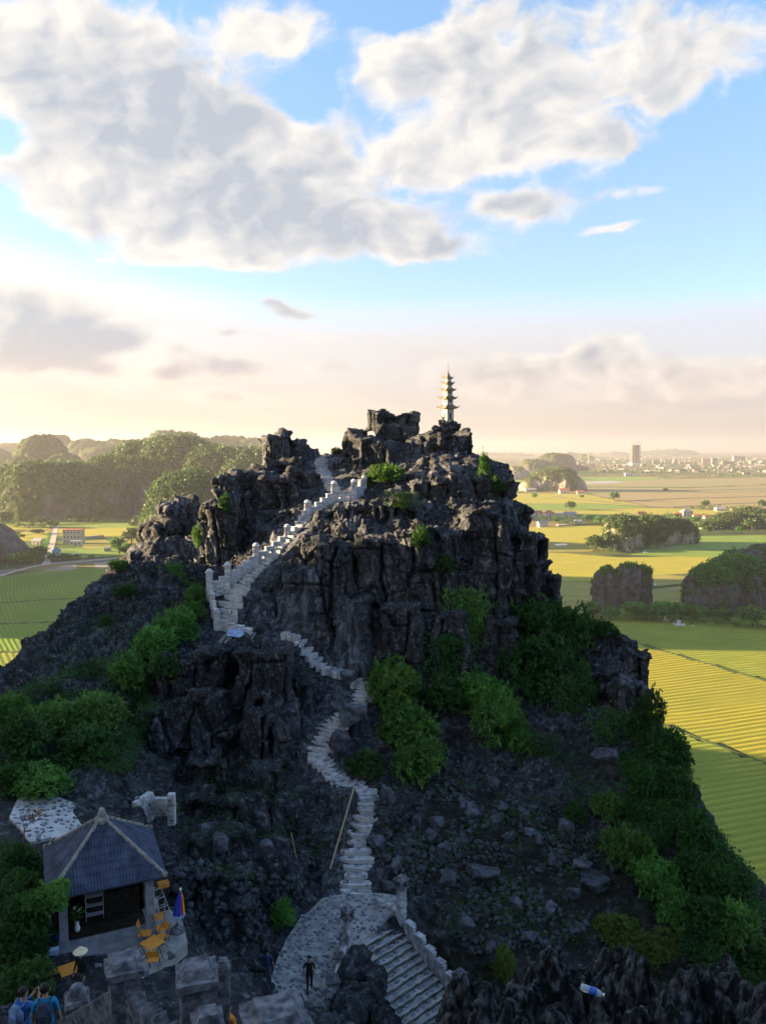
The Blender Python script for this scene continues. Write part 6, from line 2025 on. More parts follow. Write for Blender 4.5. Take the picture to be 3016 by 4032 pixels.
# each boulder is told by its size and its rank from the nearest landmark
MARKS = [((1555, 3560), 'the tall lantern post'), ((2110, 2700), 'the dense tree by the cliff'), ((2500, 3400), 'the green band on the right slope'), ((1640, 3000), 'the bright shrub by the path'), ((900, 3400), 'the kiosk roof')]
ORD = ['nearest', 'second nearest', 'third nearest', 'fourth nearest', 'fifth nearest', 'sixth nearest', 'seventh nearest', 'eighth nearest', 'ninth nearest', 'tenth nearest', 'eleventh nearest', 'twelfth nearest', 'thirteenth nearest', 'fourteenth nearest', 'fifteenth nearest', 'sixteenth nearest']
BLAB = {}; _by = {}
for u, v, w, h in BD:
    k = 4 if u < 1300 else min(range(4), key=lambda i: math.hypot(u - MARKS[i][0][0], v - MARKS[i][0][1]))
    _by.setdefault(k, []).append((math.hypot(u - MARKS[k][0][0], v - MARKS[k][0][1]), u, v, w))
for k, rows in _by.items():
    for i, (_d, u, v, w) in enumerate(sorted(rows)):
        BLAB[(u, v)] = ('big' if w > 100 else 'middling' if w > 70 else 'small') + ' grey boulder, ' + ORD[i] + ' to ' + MARKS[k][1]
for u, v, w, h in BD:
    p = hit(u, v + h * .2); m = (p - Vector((0, 0, CAM_Z))).length / FPX
    on_scree = u > 1480
    tag(link('boulder', random.choice(ROCKSM), None, p + Vector((0, 0, -.05 * h * m)), (random.uniform(-.3, .3), random.uniform(-.3, .3), random.uniform(0, 6)), (w * m * 1.2, w * m * .9, h * m * 1.5)),
        BLAB[(u, v)], 'boulder', 'boulders on the scree' if on_scree else 'boulders left of the path')
# boulders that border the path
for u, v, w, h, lab in ((1370,2690,70,60,'smooth dark boulder at the path bend under the cliff'), (1395,2840,110,110,'blocky dark boulder leaning over the path beside the bright shrub'), (1335,2930,90,90,'dark boulder in the inner bend of the path'), (1530,3150,60,80,'pointed dark boulder right of the wide step'), (1480,3330,80,50,'flat dark boulder jutting onto the path')):
    p = hit(u, v); m = (p - Vector((0, 0, CAM_Z))).length / FPX
    tag(link('boulder', random.choice(ROCKSM), None, p + Vector((0, 0, .25 * h * m)), (random.uniform(-.3, .3), random.uniform(-.3, .3), random.uniform(0, 6)), (w * m * 1.2, w * m, h * m * 1.3)), lab, 'boulder')
# dry twigs on the scree
M_TWIG = noisy('dry_twigs', (.10, .075, .05), (.17, .13, .09), 3, 4, .95)
tv = []; tf_ = []; nb = 0
for u, v in scatter_polygon(900, SCREE, 12):
    p = hit(u, v); d = Vector((rr.gauss(0, 1), rr.gauss(0, 1), rr.uniform(.1, 1.0))).normalized() * rr.uniform(.25, .7)
    s = d.cross(Vector((0, 1, .3))).normalized() * .012
    tv += [p - s, p + s, p + d + s * .3, p + d - s * .3]; tf_.append((nb, nb + 1, nb + 2, nb + 3)); nb += 4
tag(link('dry_grass', mesh_np('dry_grass', np.array(tv), np.array(tf_), M_TWIG)), 'dry twigs and grass on the scree slope', 'dry grass', None, 'stuff')
# low ground cover leaves on the scree and the steep right slope
def cover(label, px, n, mat, size, seed, name='undergrowth', clump=6):
    r = np.random.default_rng(seed)
    sp = scatter_polygon(n // clump, px, seed)
    c = np.array([tuple(hit(u, v)) for u, v in sp])
    c = np.repeat(c, clump, 0) + r.normal(0, size * 1.6, (len(c) * clump, 3)) * np.array([1, 1, .6]); m = len(c)
    ax = r.normal(0, .7, (m, 3)); ax[:, 2] = np.abs(ax[:, 2]) * .7; ax /= np.linalg.norm(ax, axis=1)[:, None]
    nr = r.normal(0, .5, (m, 3)) + np.array([0, -.4, 1]); sd = np.cross(ax, nr); sd /= np.linalg.norm(sd, axis=1)[:, None]
    L = size * r.uniform(.6, 1.4, m)[:, None]; c[:, 2] += .06
    V_ = np.stack([c, c + ax * L * .5 + sd * L * .3, c + ax * L, c + ax * L * .5 - sd * L * .3], 1).reshape(-1, 3)
    return tag(link(name, mesh_np(name, V_, np.arange(4 * m).reshape(-1, 4), mat)), label, 'undergrowth', None, 'stuff')


cover('low dark undergrowth covering the steep right slope', [(2500,2780),(2660,2900),(2740,3150),(2860,3350),(3016,3520),(3016,3900),(2750,3800),(2560,3560),(2420,3300),(2450,3000)], 60000, M_LEAF_DK, .16, 21)
cover('thin undergrowth on the scree and below the shrubs', [(1480,3100),(1700,2960),(2250,2900),(2420,3100),(2450,3500),(2200,3720),(1800,3700),(1520,3480)], 9000, M_LEAF_DK, .11, 22)
cover('low undergrowth on the shaded left slope', [(0,2760),(300,2620),(560,2560),(620,2800),(500,3050),(250,3100),(0,3150)], 30000, M_LEAF_DK, .14, 23)
cover('scattered weeds on the jagged left ridge', [(150,2560),(480,2260),(780,2180),(820,2420),(600,2460),(350,2660),(100,2700)], 2200, M_LEAF_DK, .12, 24)
cover('weeds on the dark rocks below the wedge rock', [(560,2980),(1180,3000),(1200,3150),(1330,3300),(1150,3500),(800,3480),(600,3100)], 5000, M_LEAF_DK, .11, 25)
cover('weeds in the dark gap beside the kiosk', [(0,3300),(200,3420),(180,3800),(0,3950)], 8000, M_LEAF_DK, .12, 26)


# ------------------------------------------------------------------ the viewpoint's own rock: ground under the upper stairs and the near karst blades
ux = np.arange(-15, 16, .12); uy = np.arange(-5, 15.2, .12)
UX, UY = np.meshgrid(ux, uy, indexing='ij')
UZ = ground(UX, UY) + (ridged(UX * .8, UY * .8, 0 * UX, 5, 140) - .62) * .9 + (fbm(UX * 3, UY * 3, 0 * UX, 4, 141) - .5) * .35
UZ -= .8 * np.exp(-((UX) ** 2 + UY ** 2) / 3)
nu, nv = UX.shape
i, j = np.meshgrid(np.arange(nu - 1), np.arange(nv - 1), indexing='ij')
Qn = np.stack([i * nv + j, (i + 1) * nv + j, (i + 1) * nv + j + 1, i * nv + j + 1], -1).reshape(-1, 4)
me = mesh_np('rocky_ground', np.stack([UX.ravel(), UY.ravel(), UZ.ravel()], 1), Qn, M_ROCK)
tag(link('rocky_ground', me), 'dark rocky ground of the viewpoint slope', None, None, 'structure')

# blades of dissolved limestone, close to the camera at the lower right
def near_rock(label, blobs, seed, res=.026, group=None):
    """(u, v of the top, distance, half width, half depth, height) lumps joined into one jagged rock"""
    C = [(P(u, v, Y), a, b, h) for u, v, Y, a, b, h in blobs]
    lo = np.array([min(c.x - a for c, a, b, h in C), min(c.y - b for c, a, b, h in C), min(c.z - h for c, a, b, h in C)]) - .3
    hi = np.array([max(c.x + a for c, a, b, h in C), max(c.y + b for c, a, b, h in C), max(c.z for c, a, b, h in C)]) + .5
    n = ((hi - lo) / res).astype(int) + 1
    ax = [lo[k] + res * np.arange(n[k]) for k in range(3)]
    X, Y = np.meshgrid(ax[0], ax[1], indexing='ij')
    hgt = np.full(X.shape, lo[2] - 1.0)
    wob = fbm(X * 1.5, Y * 1.5, 0 * X, 3, seed) - .5
    for c, a, b, h in C:
        q = np.sqrt(((X - c.x) / a) ** 2 + ((Y - c.y) / b) ** 2) + wob * .5
        hgt = np.maximum(hgt, c.z - h * np.clip(q, 0, 1.3) ** 3.0)
    # blades: sharp crests and deep flutes
    wx, wy = X + wob * .35, Y + wob * .5
    bl = ridged(wx * 2.1, wy * 1.2, 0 * X, 2, seed + 2); b2 = ridged(wx * 5.2, wy * 3.4, 0 * X, 2, seed + 3); b3 = ridged(wx * 11, wy * 8, 0 * X, 2, seed + 5)
    hgt = hgt + (bl - .72) * .75 + (b2 - .68) * .42 * (.4 + bl) + (b3 - .65) * .24 + (ridged(wx * 22, wy * 17, 0 * X, 2, seed + 6) - .65) * .09 - .2
    vol = (ax[2][None, None, :] - hgt[:, :, None])
    gx_, gy_ = np.gradient(hgt, res); vol = (vol / np.sqrt(1 + np.minimum(gx_ ** 2 + gy_ ** 2, 16))[:, :, None]).astype(np.float32)
    vol[:, :, 0] = np.abs(vol[:, :, 0]) + .01; vol[0] = np.abs(vol[0]) + .01; vol[-1] = np.abs(vol[-1]) + .01; vol[:, 0] = np.abs(vol[:, 0]) + .01; vol[:, -1] = np.abs(vol[:, -1]) + .01
    v, q = surface_nets(vol, lo, res)
    v = relax(v, q, 1, .3)
    nn = normals(v, q)
    x, y, z = v.T
    d = (ridged(x * 8, y * 8, z * 1.8, 3, seed + 7) - .6) * .13 + (fbm(x * 14, y * 14, z * 9, 3, seed + 8) - .5) * .07
    v = v + nn * d[:, None]
    me = mesh_np('jagged_rock', v, q, M_NEARROCK)
    return tag(link('jagged_rock', me), label, 'rock', group)


M_NEARROCK = noisy('near_limestone', (.008, .0095, .010), (.115, .125, .13), 9, 12, .85, 1.0, 30, stretch=(1, 1, .4), dist=.03, lo=.47, hi=.68)
G_N = 'jagged rocks at the lower right'
near_rock('jagged rock hump at the bottom edge right of the broad stairs', [(1850,3890,9.6,.75,.7,1.6), (1740,3990,9.2,.45,.5,1.2), (1960,3950,9.0,.5,.6,1.2)], 201, group=G_N)
near_rock('ridge of jagged rock blades in the middle of the lower right', [(2180,3740,10.6,.8,.7,1.8), (2340,3720,10.8,.9,.7,1.8), (2490,3780,10.5,.55,.6,1.8), (2080,3860,10.0,.55,.6,1.6)], 202, group=G_N)
near_rock('flat-topped jagged rock carrying the plastic bottle', [(2330,3935,9.0,.95,.55,1.4), (2200,3950,8.8,.5,.4,1.2), (2480,3990,8.7,.4,.4,1.2)], 203, group=G_N)
near_rock('tall jagged rock at the lower right edge of the picture', [(2830,3800,9.8,.85,.8,2.0), (2960,3840,9.4,.6,.8,2.0), (2700,3850,9.6,.45,.6,1.8), (3060,3880,9.0,.7,.8,2.0)], 204, group=G_N)
near_rock('small jagged rock between the bottle rock and the right edge rock', [(2600,3930,9.0,.4,.5,1.4), (2640,3990,8.6,.4,.4,1.2)], 205, group=G_N)

# the plastic bottle lying on its rock
bt_l, bt_r = P(2285, 3885, 8.75), P(2378, 3918, 8.70)
M_PET, _b = base_mat('clear_plastic', (.62, .72, .82), .15, .5); _b.inputs['Transmission Weight'].default_value = .55; _b.inputs['Alpha'].default_value = 1
M_BLUE = base_mat('blue_label', (.04, .13, .50), .5, .3)[0]
M_WHITE = base_mat('white_plastic', (.75, .76, .78), .5, .3)[0]
axis = (bt_r - bt_l); bl_ = axis.length; axis.normalize()
bot = thing('plastic_bottle', 'empty plastic bottle with a blue label lying on the rock', 'bottle', bt_l)
bot.rotation_mode = 'QUATERNION'; bot.rotation_quaternion = axis.to_track_quat('Z', 'Y')
rB = .042
MB().lathe([(rB * .6, 0), (rB, .012), (rB, .07), (rB * .93, .085), (rB, .10), (rB, bl_ * .70), (rB * .75, bl_ * .82), (rB * .36, bl_ * .9), (rB * .36, bl_ * .94)], 12).build('body', M_PET, bot, True)
MB().lathe([(rB * 1.03, bl_ * .34), (rB * 1.03, bl_ * .66)], 12).build('label', M_BLUE, bot, True)
MB().lathe([(rB * .42, bl_ * .93), (rB * .42, bl_ * 1.0)], 10).build('cap', M_WHITE, bot)


# ------------------------------------------------------------------ people
M_SKIN = noisy('skin', (.36, .22, .15), (.42, .27, .19), 8, 3, .6, world=False)
M_HAIR = noisy('black_hair', (.008, .007, .007), (.02, .018, .016), 30, 3, .5, world=False)
def cloth(name, c, k=.75): return noisy(name, tuple(x * k for x in c), c, 9, 5, .9, .25, 30, world=False, dist=.006)
M_BLACKC = cloth('black_cloth', (.018, .018, .020)); M_NAVY = cloth('navy_cloth', (.03, .05, .13)); M_BLUEC = cloth('blue_cloth', (.03, .14, .42)); M_TEAL = cloth('teal_cloth', (.02, .23, .45))
M_ORANGE = cloth('orange_cloth', (.60, .24, .03)); M_GREYC = cloth('grey_cloth', (.10, .10, .11)); M_SHOE = cloth('shoe', (.03, .03, .03)); M_PACK = cloth('pack_cloth', (.05, .06, .09)); M_PACKB = cloth('pale_pack_cloth', (.16, .26, .45))
M_STRAW = noisy('straw_hat', (.62, .50, .32), (.72, .62, .44), 14, 4, .9, .2, 40, world=False, dist=.004)


def person(label, loc, rz, shirt, trousers, pose='stand', sleeves='short', hat=None, hair=True, height=1.68, group='people on the stairs'):
    s = height / 1.72
    J = {'pelvis': (0, 0, .95, .135), 'waist': (0, .01, 1.08, .125), 'chest': (0, .0, 1.28, .15), 'neck0': (0, .01, 1.44, .062), 'neck': (0, 0, 1.49, .052), 'chin': (0, -.015, 1.56, .075), 'head': (0, -.005, 1.63, .092), 'crown': (0, .01, 1.69, .07), 'nose': (0, -.115, 1.60, .012)}
    E = [('pelvis', 'waist'), ('waist', 'chest'), ('chest', 'neck0'), ('neck0', 'neck'), ('neck', 'chin'), ('chin', 'head'), ('head', 'crown'), ('head', 'nose')]
    legs = {'stand': ((.02, -.0), (-.02, .0)), 'walk': ((-.20, .03), (.18, .10))}[pose if pose in ('stand', 'walk') else 'stand']
    for i, sd in enumerate((-1, 1)):
        f, lift = legs[i]
        n = lambda k: f'{k}{sd}'
        J[n('hip')] = (sd * .095, 0, .90, .10); J[n('knee')] = (sd * .10, f * .55 - .03, .49 + lift * .3, .062); J[n('ankle')] = (sd * .10, f + .02, .09 + lift, .042); J[n('toe')] = (sd * .115, f - .14, .045 + lift * .6, .035); J[n('heel')] = (sd * .10, f + .05, .04 + lift, .035)
        E += [('pelvis', n('hip')), (n('hip'), n('knee')), (n('knee'), n('ankle')), (n('ankle'), n('toe')), (n('ankle'), n('heel'))]
        J[n('shoulder')] = (sd * .19, .01, 1.40, .062)
        if pose == 'hold':
            J[n('elbow')] = (sd * .25, -.14, 1.18, .044); J[n('wrist')] = (sd * .09, -.34, 1.32, .030); hd = Vector((-sd * .25, -.5, .8)).normalized()
        else:
            sw = (-f * .8) if pose == 'walk' else -.02
            J[n('elbow')] = (sd * .25, sw * .5 + .02, 1.13, .043); J[n('wrist')] = (sd * .265, sw - .06, .90, .029); hd = Vector((0, -.25, -1)).normalized()
        w = Vector(J[n('wrist')][:3]); p = w + hd * .075
        J[n('palm')] = (*p, .034)
        E += [('chest', n('shoulder')), (n('shoulder'), n('elbow')), (n('elbow'), n('wrist')), (n('wrist'), n('palm'))]
        across = hd.cross(Vector((sd, 0, 0))).normalized() if abs(hd.x) < .8 else Vector((0, 1, 0))
        for k, (o, l) in enumerate(((-.03, .075), (-.01, .085), (.01, .08), (.028, .062))):
            a = p + across * o + hd * .035; b = a + hd * l * .6 + Vector((-sd, 0, 0)) * .008; c = b + hd * l * .35 + Vector((-sd, 0, 0)) * .02
            J[n(f'f{k}a')] = (*a, .010); J[n(f'f{k}b')] = (*b, .009); J[n(f'f{k}c')] = (*c, .008)
            E += [(n('palm'), n(f'f{k}a')), (n(f'f{k}a'), n(f'f{k}b')), (n(f'f{k}b'), n(f'f{k}c'))]
        a = w + hd * .03 - across * .035; b = a + hd * .05 - across * .025
        J[n('tha')] = (*a, .011); J[n('thb')] = (*b, .010); E += [(n('wrist'), n('tha')), (n('tha'), n('thb'))]
    names = list(J); ix = {k: i for i, k in enumerate(names)}
    me = bpy.data.meshes.new('body'); me.from_pydata([J[k][:3] for k in names], [(ix[a], ix[b]) for a, b in E], [])
    o = bpy.data.objects.new('body', me); COL.objects.link(o)
    sk = o.modifiers.new('skin', 'SKIN'); sk.use_smooth_shade = True
    if not me.skin_vertices: 
        bpy.context.view_layer.objects.active = o
        bm = bmesh.new(); bm.from_mesh(me); bm.verts.layers.skin.verify(); bm.to_mesh(me); bm.free()
    for k in names:
        sv = me.skin_vertices[0].data[ix[k]]; r = J[k][3]
        sv.radius = (r * (1.28 if k in ('pelvis', 'waist', 'chest') else 1), r * (.82 if k in ('pelvis', 'waist', 'chest') else 1)); sv.use_root = (k == 'pelvis')
    ss = o.modifiers.new('sub', 'SUBSURF'); ss.levels = 1; ss.render_levels = 1
    dg = bpy.context.evaluated_depsgraph_get(); dg.update()
    m2 = bpy.data.meshes.new_from_object(o.evaluated_get(dg))
    bpy.data.objects.remove(o)
    m2.name = 'body'; m2.materials.clear()
    for m in (M_SKIN, shirt, trousers, M_SHOE, M_HAIR): m2.materials.append(m)
    for f in m2.polygons:
        c = f.center
        k = 0
        if c.z < .10: k = 3
        elif c.z < .93 and abs(c.x) < .205: k = 2
        elif .93 <= c.z < 1.455 and abs(c.x) < .20: k = 1
        elif abs(c.x) >= .20 and c.z > (1.16 if sleeves == 'short' else .93) and c.z < 1.46: k = 1
        if pose == 'hold' and c.y < -.17 and c.z > .95: k = 0 if sleeves == 'short' or c.y < -.3 else 1
        f.material_index = k; f.use_smooth = True
    t = thing('person', label, 'person', loc, rz, group)
    link('body', m2, t, None, None, s)
    if hair:
        bm = bmesh.new(); bmesh.ops.create_uvsphere(bm, u_segments=14, v_segments=9, radius=1)
        for v in bm.verts:
            x, y, z = v.co
            if z < -.1 and y < .35: y = max(y, .15); z = max(z, -.1)
            v.co = (x * .104, y * .112 + .012, z * .10 + 1.665)
        hm_ = bpy.data.meshes.new('hair'); bm.to_mesh(hm_); bm.free(); hm_.materials.append(M_HAIR); hm_.polygons.foreach_set('use_smooth', [True] * len(hm_.polygons))
        link('hair', hm_, t, None, None, s)
    for sd in (-1, 1):
        MB().lathe([(.004, -.005), (.011, 0), (.004, .005)], 6, (0, 0, 0)).build('eye', M_HAIR, t, loc=(sd * .035 * s, -.092 * s, 1.635 * s))
        MB().lathe([(.012, -.03), (.024, 0), (.014, .032)], 6).build('ear', M_SKIN, t, loc=(sd * .098 * s, .005 * s, 1.615 * s), scale=(.5, 1, 1))
    MB().box(0, 0, 0, .045, .012, .010).build('mouth', base_mat('lips', (.25, .09, .07), .6)[0], t, loc=(0, -.088 * s, 1.562 * s))
    if hat:
        MB().lathe([(.225, 0), (.215, .012), (.11, .095), (.012, .175)], 20).build('conical_hat', M_STRAW, t, loc=(0, 0, 1.66 * s))
    return t


def person_at(u, v, Y, height=1.68):
    """feet position of somebody whose head top is seen at (u, v)"""
    p = P(u, v, Y); return Vector((p.x, p.y, p.z - height))


def backpack(label, loc, rz, mat):
    t = thing('backpack', label, 'backpack', loc, rz)
    bm = bmesh.new(); bmesh.ops.create_cube(bm, size=1); bmesh.ops.bevel(bm, geom=bm.edges[:], offset=.22, segments=3, affect='EDGES')
    for v in bm.verts: v.co = (v.co.x * .30, v.co.y * .17, v.co.z * .44 + .02 * v.co.x)
    me = bpy.data.meshes.new('bag'); bm.to_mesh(me); bm.free(); me.materials.append(mat); me.polygons.foreach_set('use_smooth', [True] * len(me.polygons))
    link('bag', me, t)
    MB().box(0, .085, -.15, .2, .06, .2, 0, .9).build('pocket', mat, t)
    for s in (-1, 1):
        mb = MB(); a = [(s * .10, -.05, .2), (s * .12, -.16, .25), (s * .13, -.31, .14), (s * .13, -.30, -.05), (s * .11, -.08, -.2)]
        for p_, q_ in zip(a[:-1], a[1:]): mb.bar(p_, q_, .018, 5)
        mb.build('strap', mat, t)
    return t


# two visitors on the upper stairs at the lower left; they face away, down the stairs
pa = person_at(92, 3893, 15.6, 1.66); ra = math.radians(160)
person('person in a navy jacket holding a phone up at the lower left', pa, ra, M_BLUEC, M_BLACKC, 'hold', 'long', height=1.66)
pb = person_at(178, 3878, 15.3, 1.7); rb_ = math.radians(192)
person('person in a bright blue T-shirt seen from behind at the lower left', pb, rb_, M_TEAL, M_GREYC, 'stand', height=1.7)
def behind(p, r, h, d): return p + Vector((-math.sin(r) * -d * -1, 0, 0)) * 0 + Vector((math.sin(r) * -d, math.cos(r) * d, h))
backpack('dark backpack on the back of the person in the bright blue T-shirt', behind(pb, rb_, 1.2, .2), rb_, M_PACK)
backpack('pale blue backpack on the person in the navy jacket', behind(pa, ra, 1.19, .2), ra, M_PACKB)
pc = Vector((*xy(322, 3870, 24.0), TZ + .1))
person('person in dark clothes under a straw conical hat by the orange table', pc, math.radians(-30), M_BLACKC, M_GREYC, 'stand', 'long', hat=True, height=1.56)
pd = person_at(1054, 3845, 33.2); pd.z = max(ground1(pd.x, pd.y) + .15, pd.z)
person('person in a dark T-shirt standing with the back turned on the cobbled way', pd, math.radians(175), M_NAVY, M_GREYC, 'stand')
pe = person_at(1219, 3866, 33.6); pe.z = max(ground1(pe.x, pe.y) + .15, pe.z - .05)
person('person dressed all in black walking up the cobbled way', pe, math.radians(10), M_BLACKC, M_BLACKC, 'walk')
pf = person_at(898, 3950, 18.5)
person('person in an orange top between the cement caps at the bottom edge', pf, math.radians(150), M_ORANGE, M_GREYC, 'stand', 'long')
pg_ = person_at(1200, 3985, 13.0)
person('person with black hair cut off by the bottom edge below the cobbled way', pg_, math.radians(170), M_BLACKC, M_BLACKC, 'stand')
MB().box(0, 0, 0, .12, .1, .16, .3, .8, .01)
tag(MB().lathe([(.03, 0), (.04, .01), (.04, .13), (.018, .17), (.018, .2)], 9).build('red_flask', base_mat('red_plastic', (.5, .03, .03), .5)[0], loc=P(1206, 3975, 32.0)), 'small red flask standing on the cobbled way', 'flask')

# ------------------------------------------------------------------ kiosk furniture and goods
M_ORW = noisy('orange_wood', (.50, .20, .025), (.62, .29, .05), 9, 5, .7, .2, 30, stretch=(1, 4, 1), world=False, dist=.004)
M_METAL = noisy('dark_metal', (.03, .03, .035), (.06, .06, .065), 8, 3, .5, world=False, spec=.5)
M_ALU = base_mat('aluminium', (.45, .46, .48), .35, .5)[0]


def slat_chair(u, v, label, rz, k=1.0):
    p = Vector((*xy(u, v, (CAM_Z - TZ - .45) / (-(ray(u, v).z) / ray(u, v).y)), TZ))
    t = thing('folding_chair', label, 'chair', p, rz, 'orange folding chairs of the kiosk')
    for i in range(5): MB().box(0, -.17 + i * .085, .44, .38, .075, .018).build('slat', M_ORW, t)
    for i in range(3): MB().box(0, .22 + i * .022, .62 + i * .085, .38, .018, .07).build('slat', M_ORW, t)
    for s in (-1, 1):
        MB().bar((s * .19, -.22, 0), (s * .19, .28, .86), .013, 5).build('leg', M_METAL, t)
        MB().bar((s * .16, .22, 0), (s * .16, -.19, .44), .013, 5).build('leg', M_METAL, t)
    return t


def slat_table(u, v, label, rz, w=.62):
    p = Vector((*xy(u, v, (CAM_Z - TZ - .65) / (-(ray(u, v).z) / ray(u, v).y)), TZ))
    t = thing('folding_table', label, 'table', p, rz, 'orange folding tables of the kiosk')
    n = 7
    for i in range(n): MB().box(0, -w / 2 + w * (i + .5) / n, .64, w, w / n * .88, .02).build('slat', M_ORW, t)
    for s in (-1, 1):
        MB().bar((s * w * .42, -w * .42, 0), (s * w * .42, w * .42, .63), .014, 5).build('leg', M_METAL, t)
        MB().bar((s * w * .38, w * .42, 0), (s * w * .38, -w * .42, .63), .014, 5).build('leg', M_METAL, t)
    return t


slat_table(601, 3712, 'orange slatted table right of the kiosk front', krz + .5)
slat_table(276, 3815, 'orange slatted table behind the conical hat', krz + .2)
slat_chair(572, 3674, 'orange folding chair against the right kiosk column', krz + 1.2)
slat_chair(634, 3688, 'orange folding chair right of the right-hand table', krz - 1.0)
slat_chair(637, 3652, 'dull orange folding chair deep beside the kiosk wall', krz + .2)
slat_chair(607, 3772, 'orange folding chair in front of the right-hand table', krz + 2.8)
slat_chair(172, 3800, 'orange folding chair at the far left of the terrace', krz + .9)
slat_chair(200, 3830, 'orange folding chair left of the left-hand table', krz + 2.0)
for (u, v, lab, c1, k) in ((634, 3600, 'folded metal chair leaning by the kiosk wall', 0, .15), (655, 3590, 'second folded metal chair leaning nearer the umbrella', 1, -.2)):
    p = Vector((*xy(u, v + 55, 28.6), TZ)); t = thing('metal_chair', lab, 'chair', p, krz + .4, 'folded metal chairs by the kiosk')
    for s in (-1, 1):
        MB().bar((s * .2, 0, 0), (s * .2 + k, .35, 1.0), .012, 5).build('leg', M_ALU, t)
    for z_ in (.3, .62, .95): MB().bar((-.2 + k * z_, .35 * z_, z_), (.2 + k * z_, .35 * z_, z_), .012, 5).build('rung', M_ALU, t)
# closed striped parasol on its foot
up = Vector((*xy(700, 3703, 27.6), TZ))
pz_top = P(709, 3494, 27.9); hgt = pz_top.z - TZ
um = thing('parasol', 'closed parasol striped blue, red and yellow beside the kiosk', 'parasol', up, 0)
MB().bar((0, 0, 0), (.12, .1, hgt), .022, 7).build('pole', M_ALU, um)
UMC = [(.03, .06, .45), (.03, .06, .45), (.55, .04, .07), (.70, .45, .03), (.05, .25, .06), (.55, .04, .07), (.60, .05, .09), (.03, .06, .45)]
for i in range(8):
    a0, a1 = math.pi * 2 * i / 8, math.pi * 2 * (i + 1) / 8
    mb = MB(); prof = [(.03, hgt * .98), (.10, hgt * .85), (.16, hgt * .6), (.20, hgt * .42), (.17, hgt * .395)]
    vs = []
    for r, z_ in prof:
        for a, k in ((a0, .86), ((a0 + a1) / 2, 1.12), (a1, .86)): vs.append((math.cos(a) * r * k + .12 * z_ / hgt, math.sin(a) * r * k + .1 * z_ / hgt, z_))
    fs = [(j * 3 + i2, j * 3 + i2 + 1, j * 3 + i2 + 4, j * 3 + i2 + 3) for j in range(len(prof) - 1) for i2 in (0, 1)]
    mb.add(vs, fs); mb.build('canopy_panel', cloth('parasol_cloth', UMC[(i + 3) % 8]), um)
    mb = MB(); b0 = len(prof) * 3 - 6
    q = vs[b0:b0 + 6]; mb.add([Vector(p_) + Vector((0, 0, -.10)) for p_ in q[:3]] + [Vector(p_) + Vector((0, 0, .01)) for p_ in q[:3]], [(0, 1, 4, 3), (1, 2, 5, 4)]); mb.build('valance', cloth('pale_valance', (.30, .45, .62)), um)
MB().lathe([(.03, hgt), (.05, hgt + .04), (.02, hgt + .1)], 8, (.12, .1, 0)).build('finial', M_WHITE, um)
MB().lathe([(.26, 0), (.28, .06), (.2, .14), (.06, .2), (.045, .34)], 12).build('foot', M_CEMENT, um)
# goods inside and around the kiosk
KM = Matrix.Translation((K_F.x, K_F.y, TZ)) @ Matrix.Rotation(krz, 4, 'Z')
t = thing('shelf_rack', 'metal shelf rack inside the dark kiosk', 'shelf', KM @ Vector((KW * .38, KD * .45, .28)), krz)
for x_ in (-.3, .3):
    for y_ in (-.15, .15): MB().bar((x_, y_, 0), (x_, y_, 1.15), .014, 4).build('post', M_ALU, t)
for z_ in (.2, .55, .9, 1.13): MB().box(0, 0, z_, .62, .32, .02).build('shelf', M_ALU, t)
t = thing('flower_vase', 'vase of white and yellow flowers inside the kiosk', 'vase', KM @ Vector((KW * .17, KD * .25, .28)), krz)
MB().lathe([(.07, 0), (.10, .12), (.06, .3), (.08, .36)], 9).build('vase', M_WHITE, t)
V_, F_ = foliage_np(220, [(0, 0, .62, .2, .2, .3)], .10, 77); link('leaves', mesh_np('leaves', V_, F_, M_LEAF), t)
for i in range(9):
    a = random.uniform(0, 6.28); r = random.uniform(.05, .2)
    MB().lathe([(.01, 0), (.045, .02), (.02, .04)], 7).build('flower', base_mat('petals', (.7, .66, .5) if i % 3 else (.7, .5, .1), .8)[0], t, loc=(math.cos(a) * r, math.sin(a) * r, random.uniform(.6, .95)))
t = thing('poster', 'faded poster hanging at the right side inside the kiosk', 'poster', KM @ Vector((KW * .78, KD - .2, 1.25)), krz)
MB().box(0, 0, 0, .42, .015, .72).build('sheet', noisy('faded_poster', (.10, .10, .10), (.30, .28, .24), 6, 3, .8, world=False), t)
MB().box(0, -.012, .72, .46, .03, .03).build('batten', M_WOODDK, t)
for (u, v, lab, c) in ((205, 3690, 'pale blue carton leaning left of the kiosk step', (.30, .36, .48)), (214, 3742, 'white and blue bag standing below the carton', (.28, .40, .62)), (212, 3672, 'dark blue cool box behind the pale carton', (.03, .06, .2))):
    p = Vector((*xy(u, v, 25.9 if v > 3700 else 26.6), TZ)); t = thing('carton' if 'carton' in lab else ('bag' if 'bag' in lab else 'cool_box'), lab, 'bag' if 'bag' in lab else 'box', p, krz + random.uniform(-.3, .3))
    MB().box(0, 0, 0, .3, .22, .42, 0, .94, .015).build('body', cloth('goods', c), t); MB().box(0, 0, .43, .3, .2, .02).build('flap', cloth('goods_flap', tuple(min(1, x * 1.8) for x in c)), t)
p = P(643, 3490, 29.0); t = thing('orange_crate', 'small orange crate on the rock by the kiosk roof corner', 'crate', Vector((p.x, p.y, p.z)), .5)
for i in range(4): MB().box(0, -.12 + i * .08, 0, .42, .06, .16, 0, 1).build('slat', M_ORW, t)
MB().box(0, 0, -1.4, .3, .3, 1.4).build('rest', M_ROCK, t)

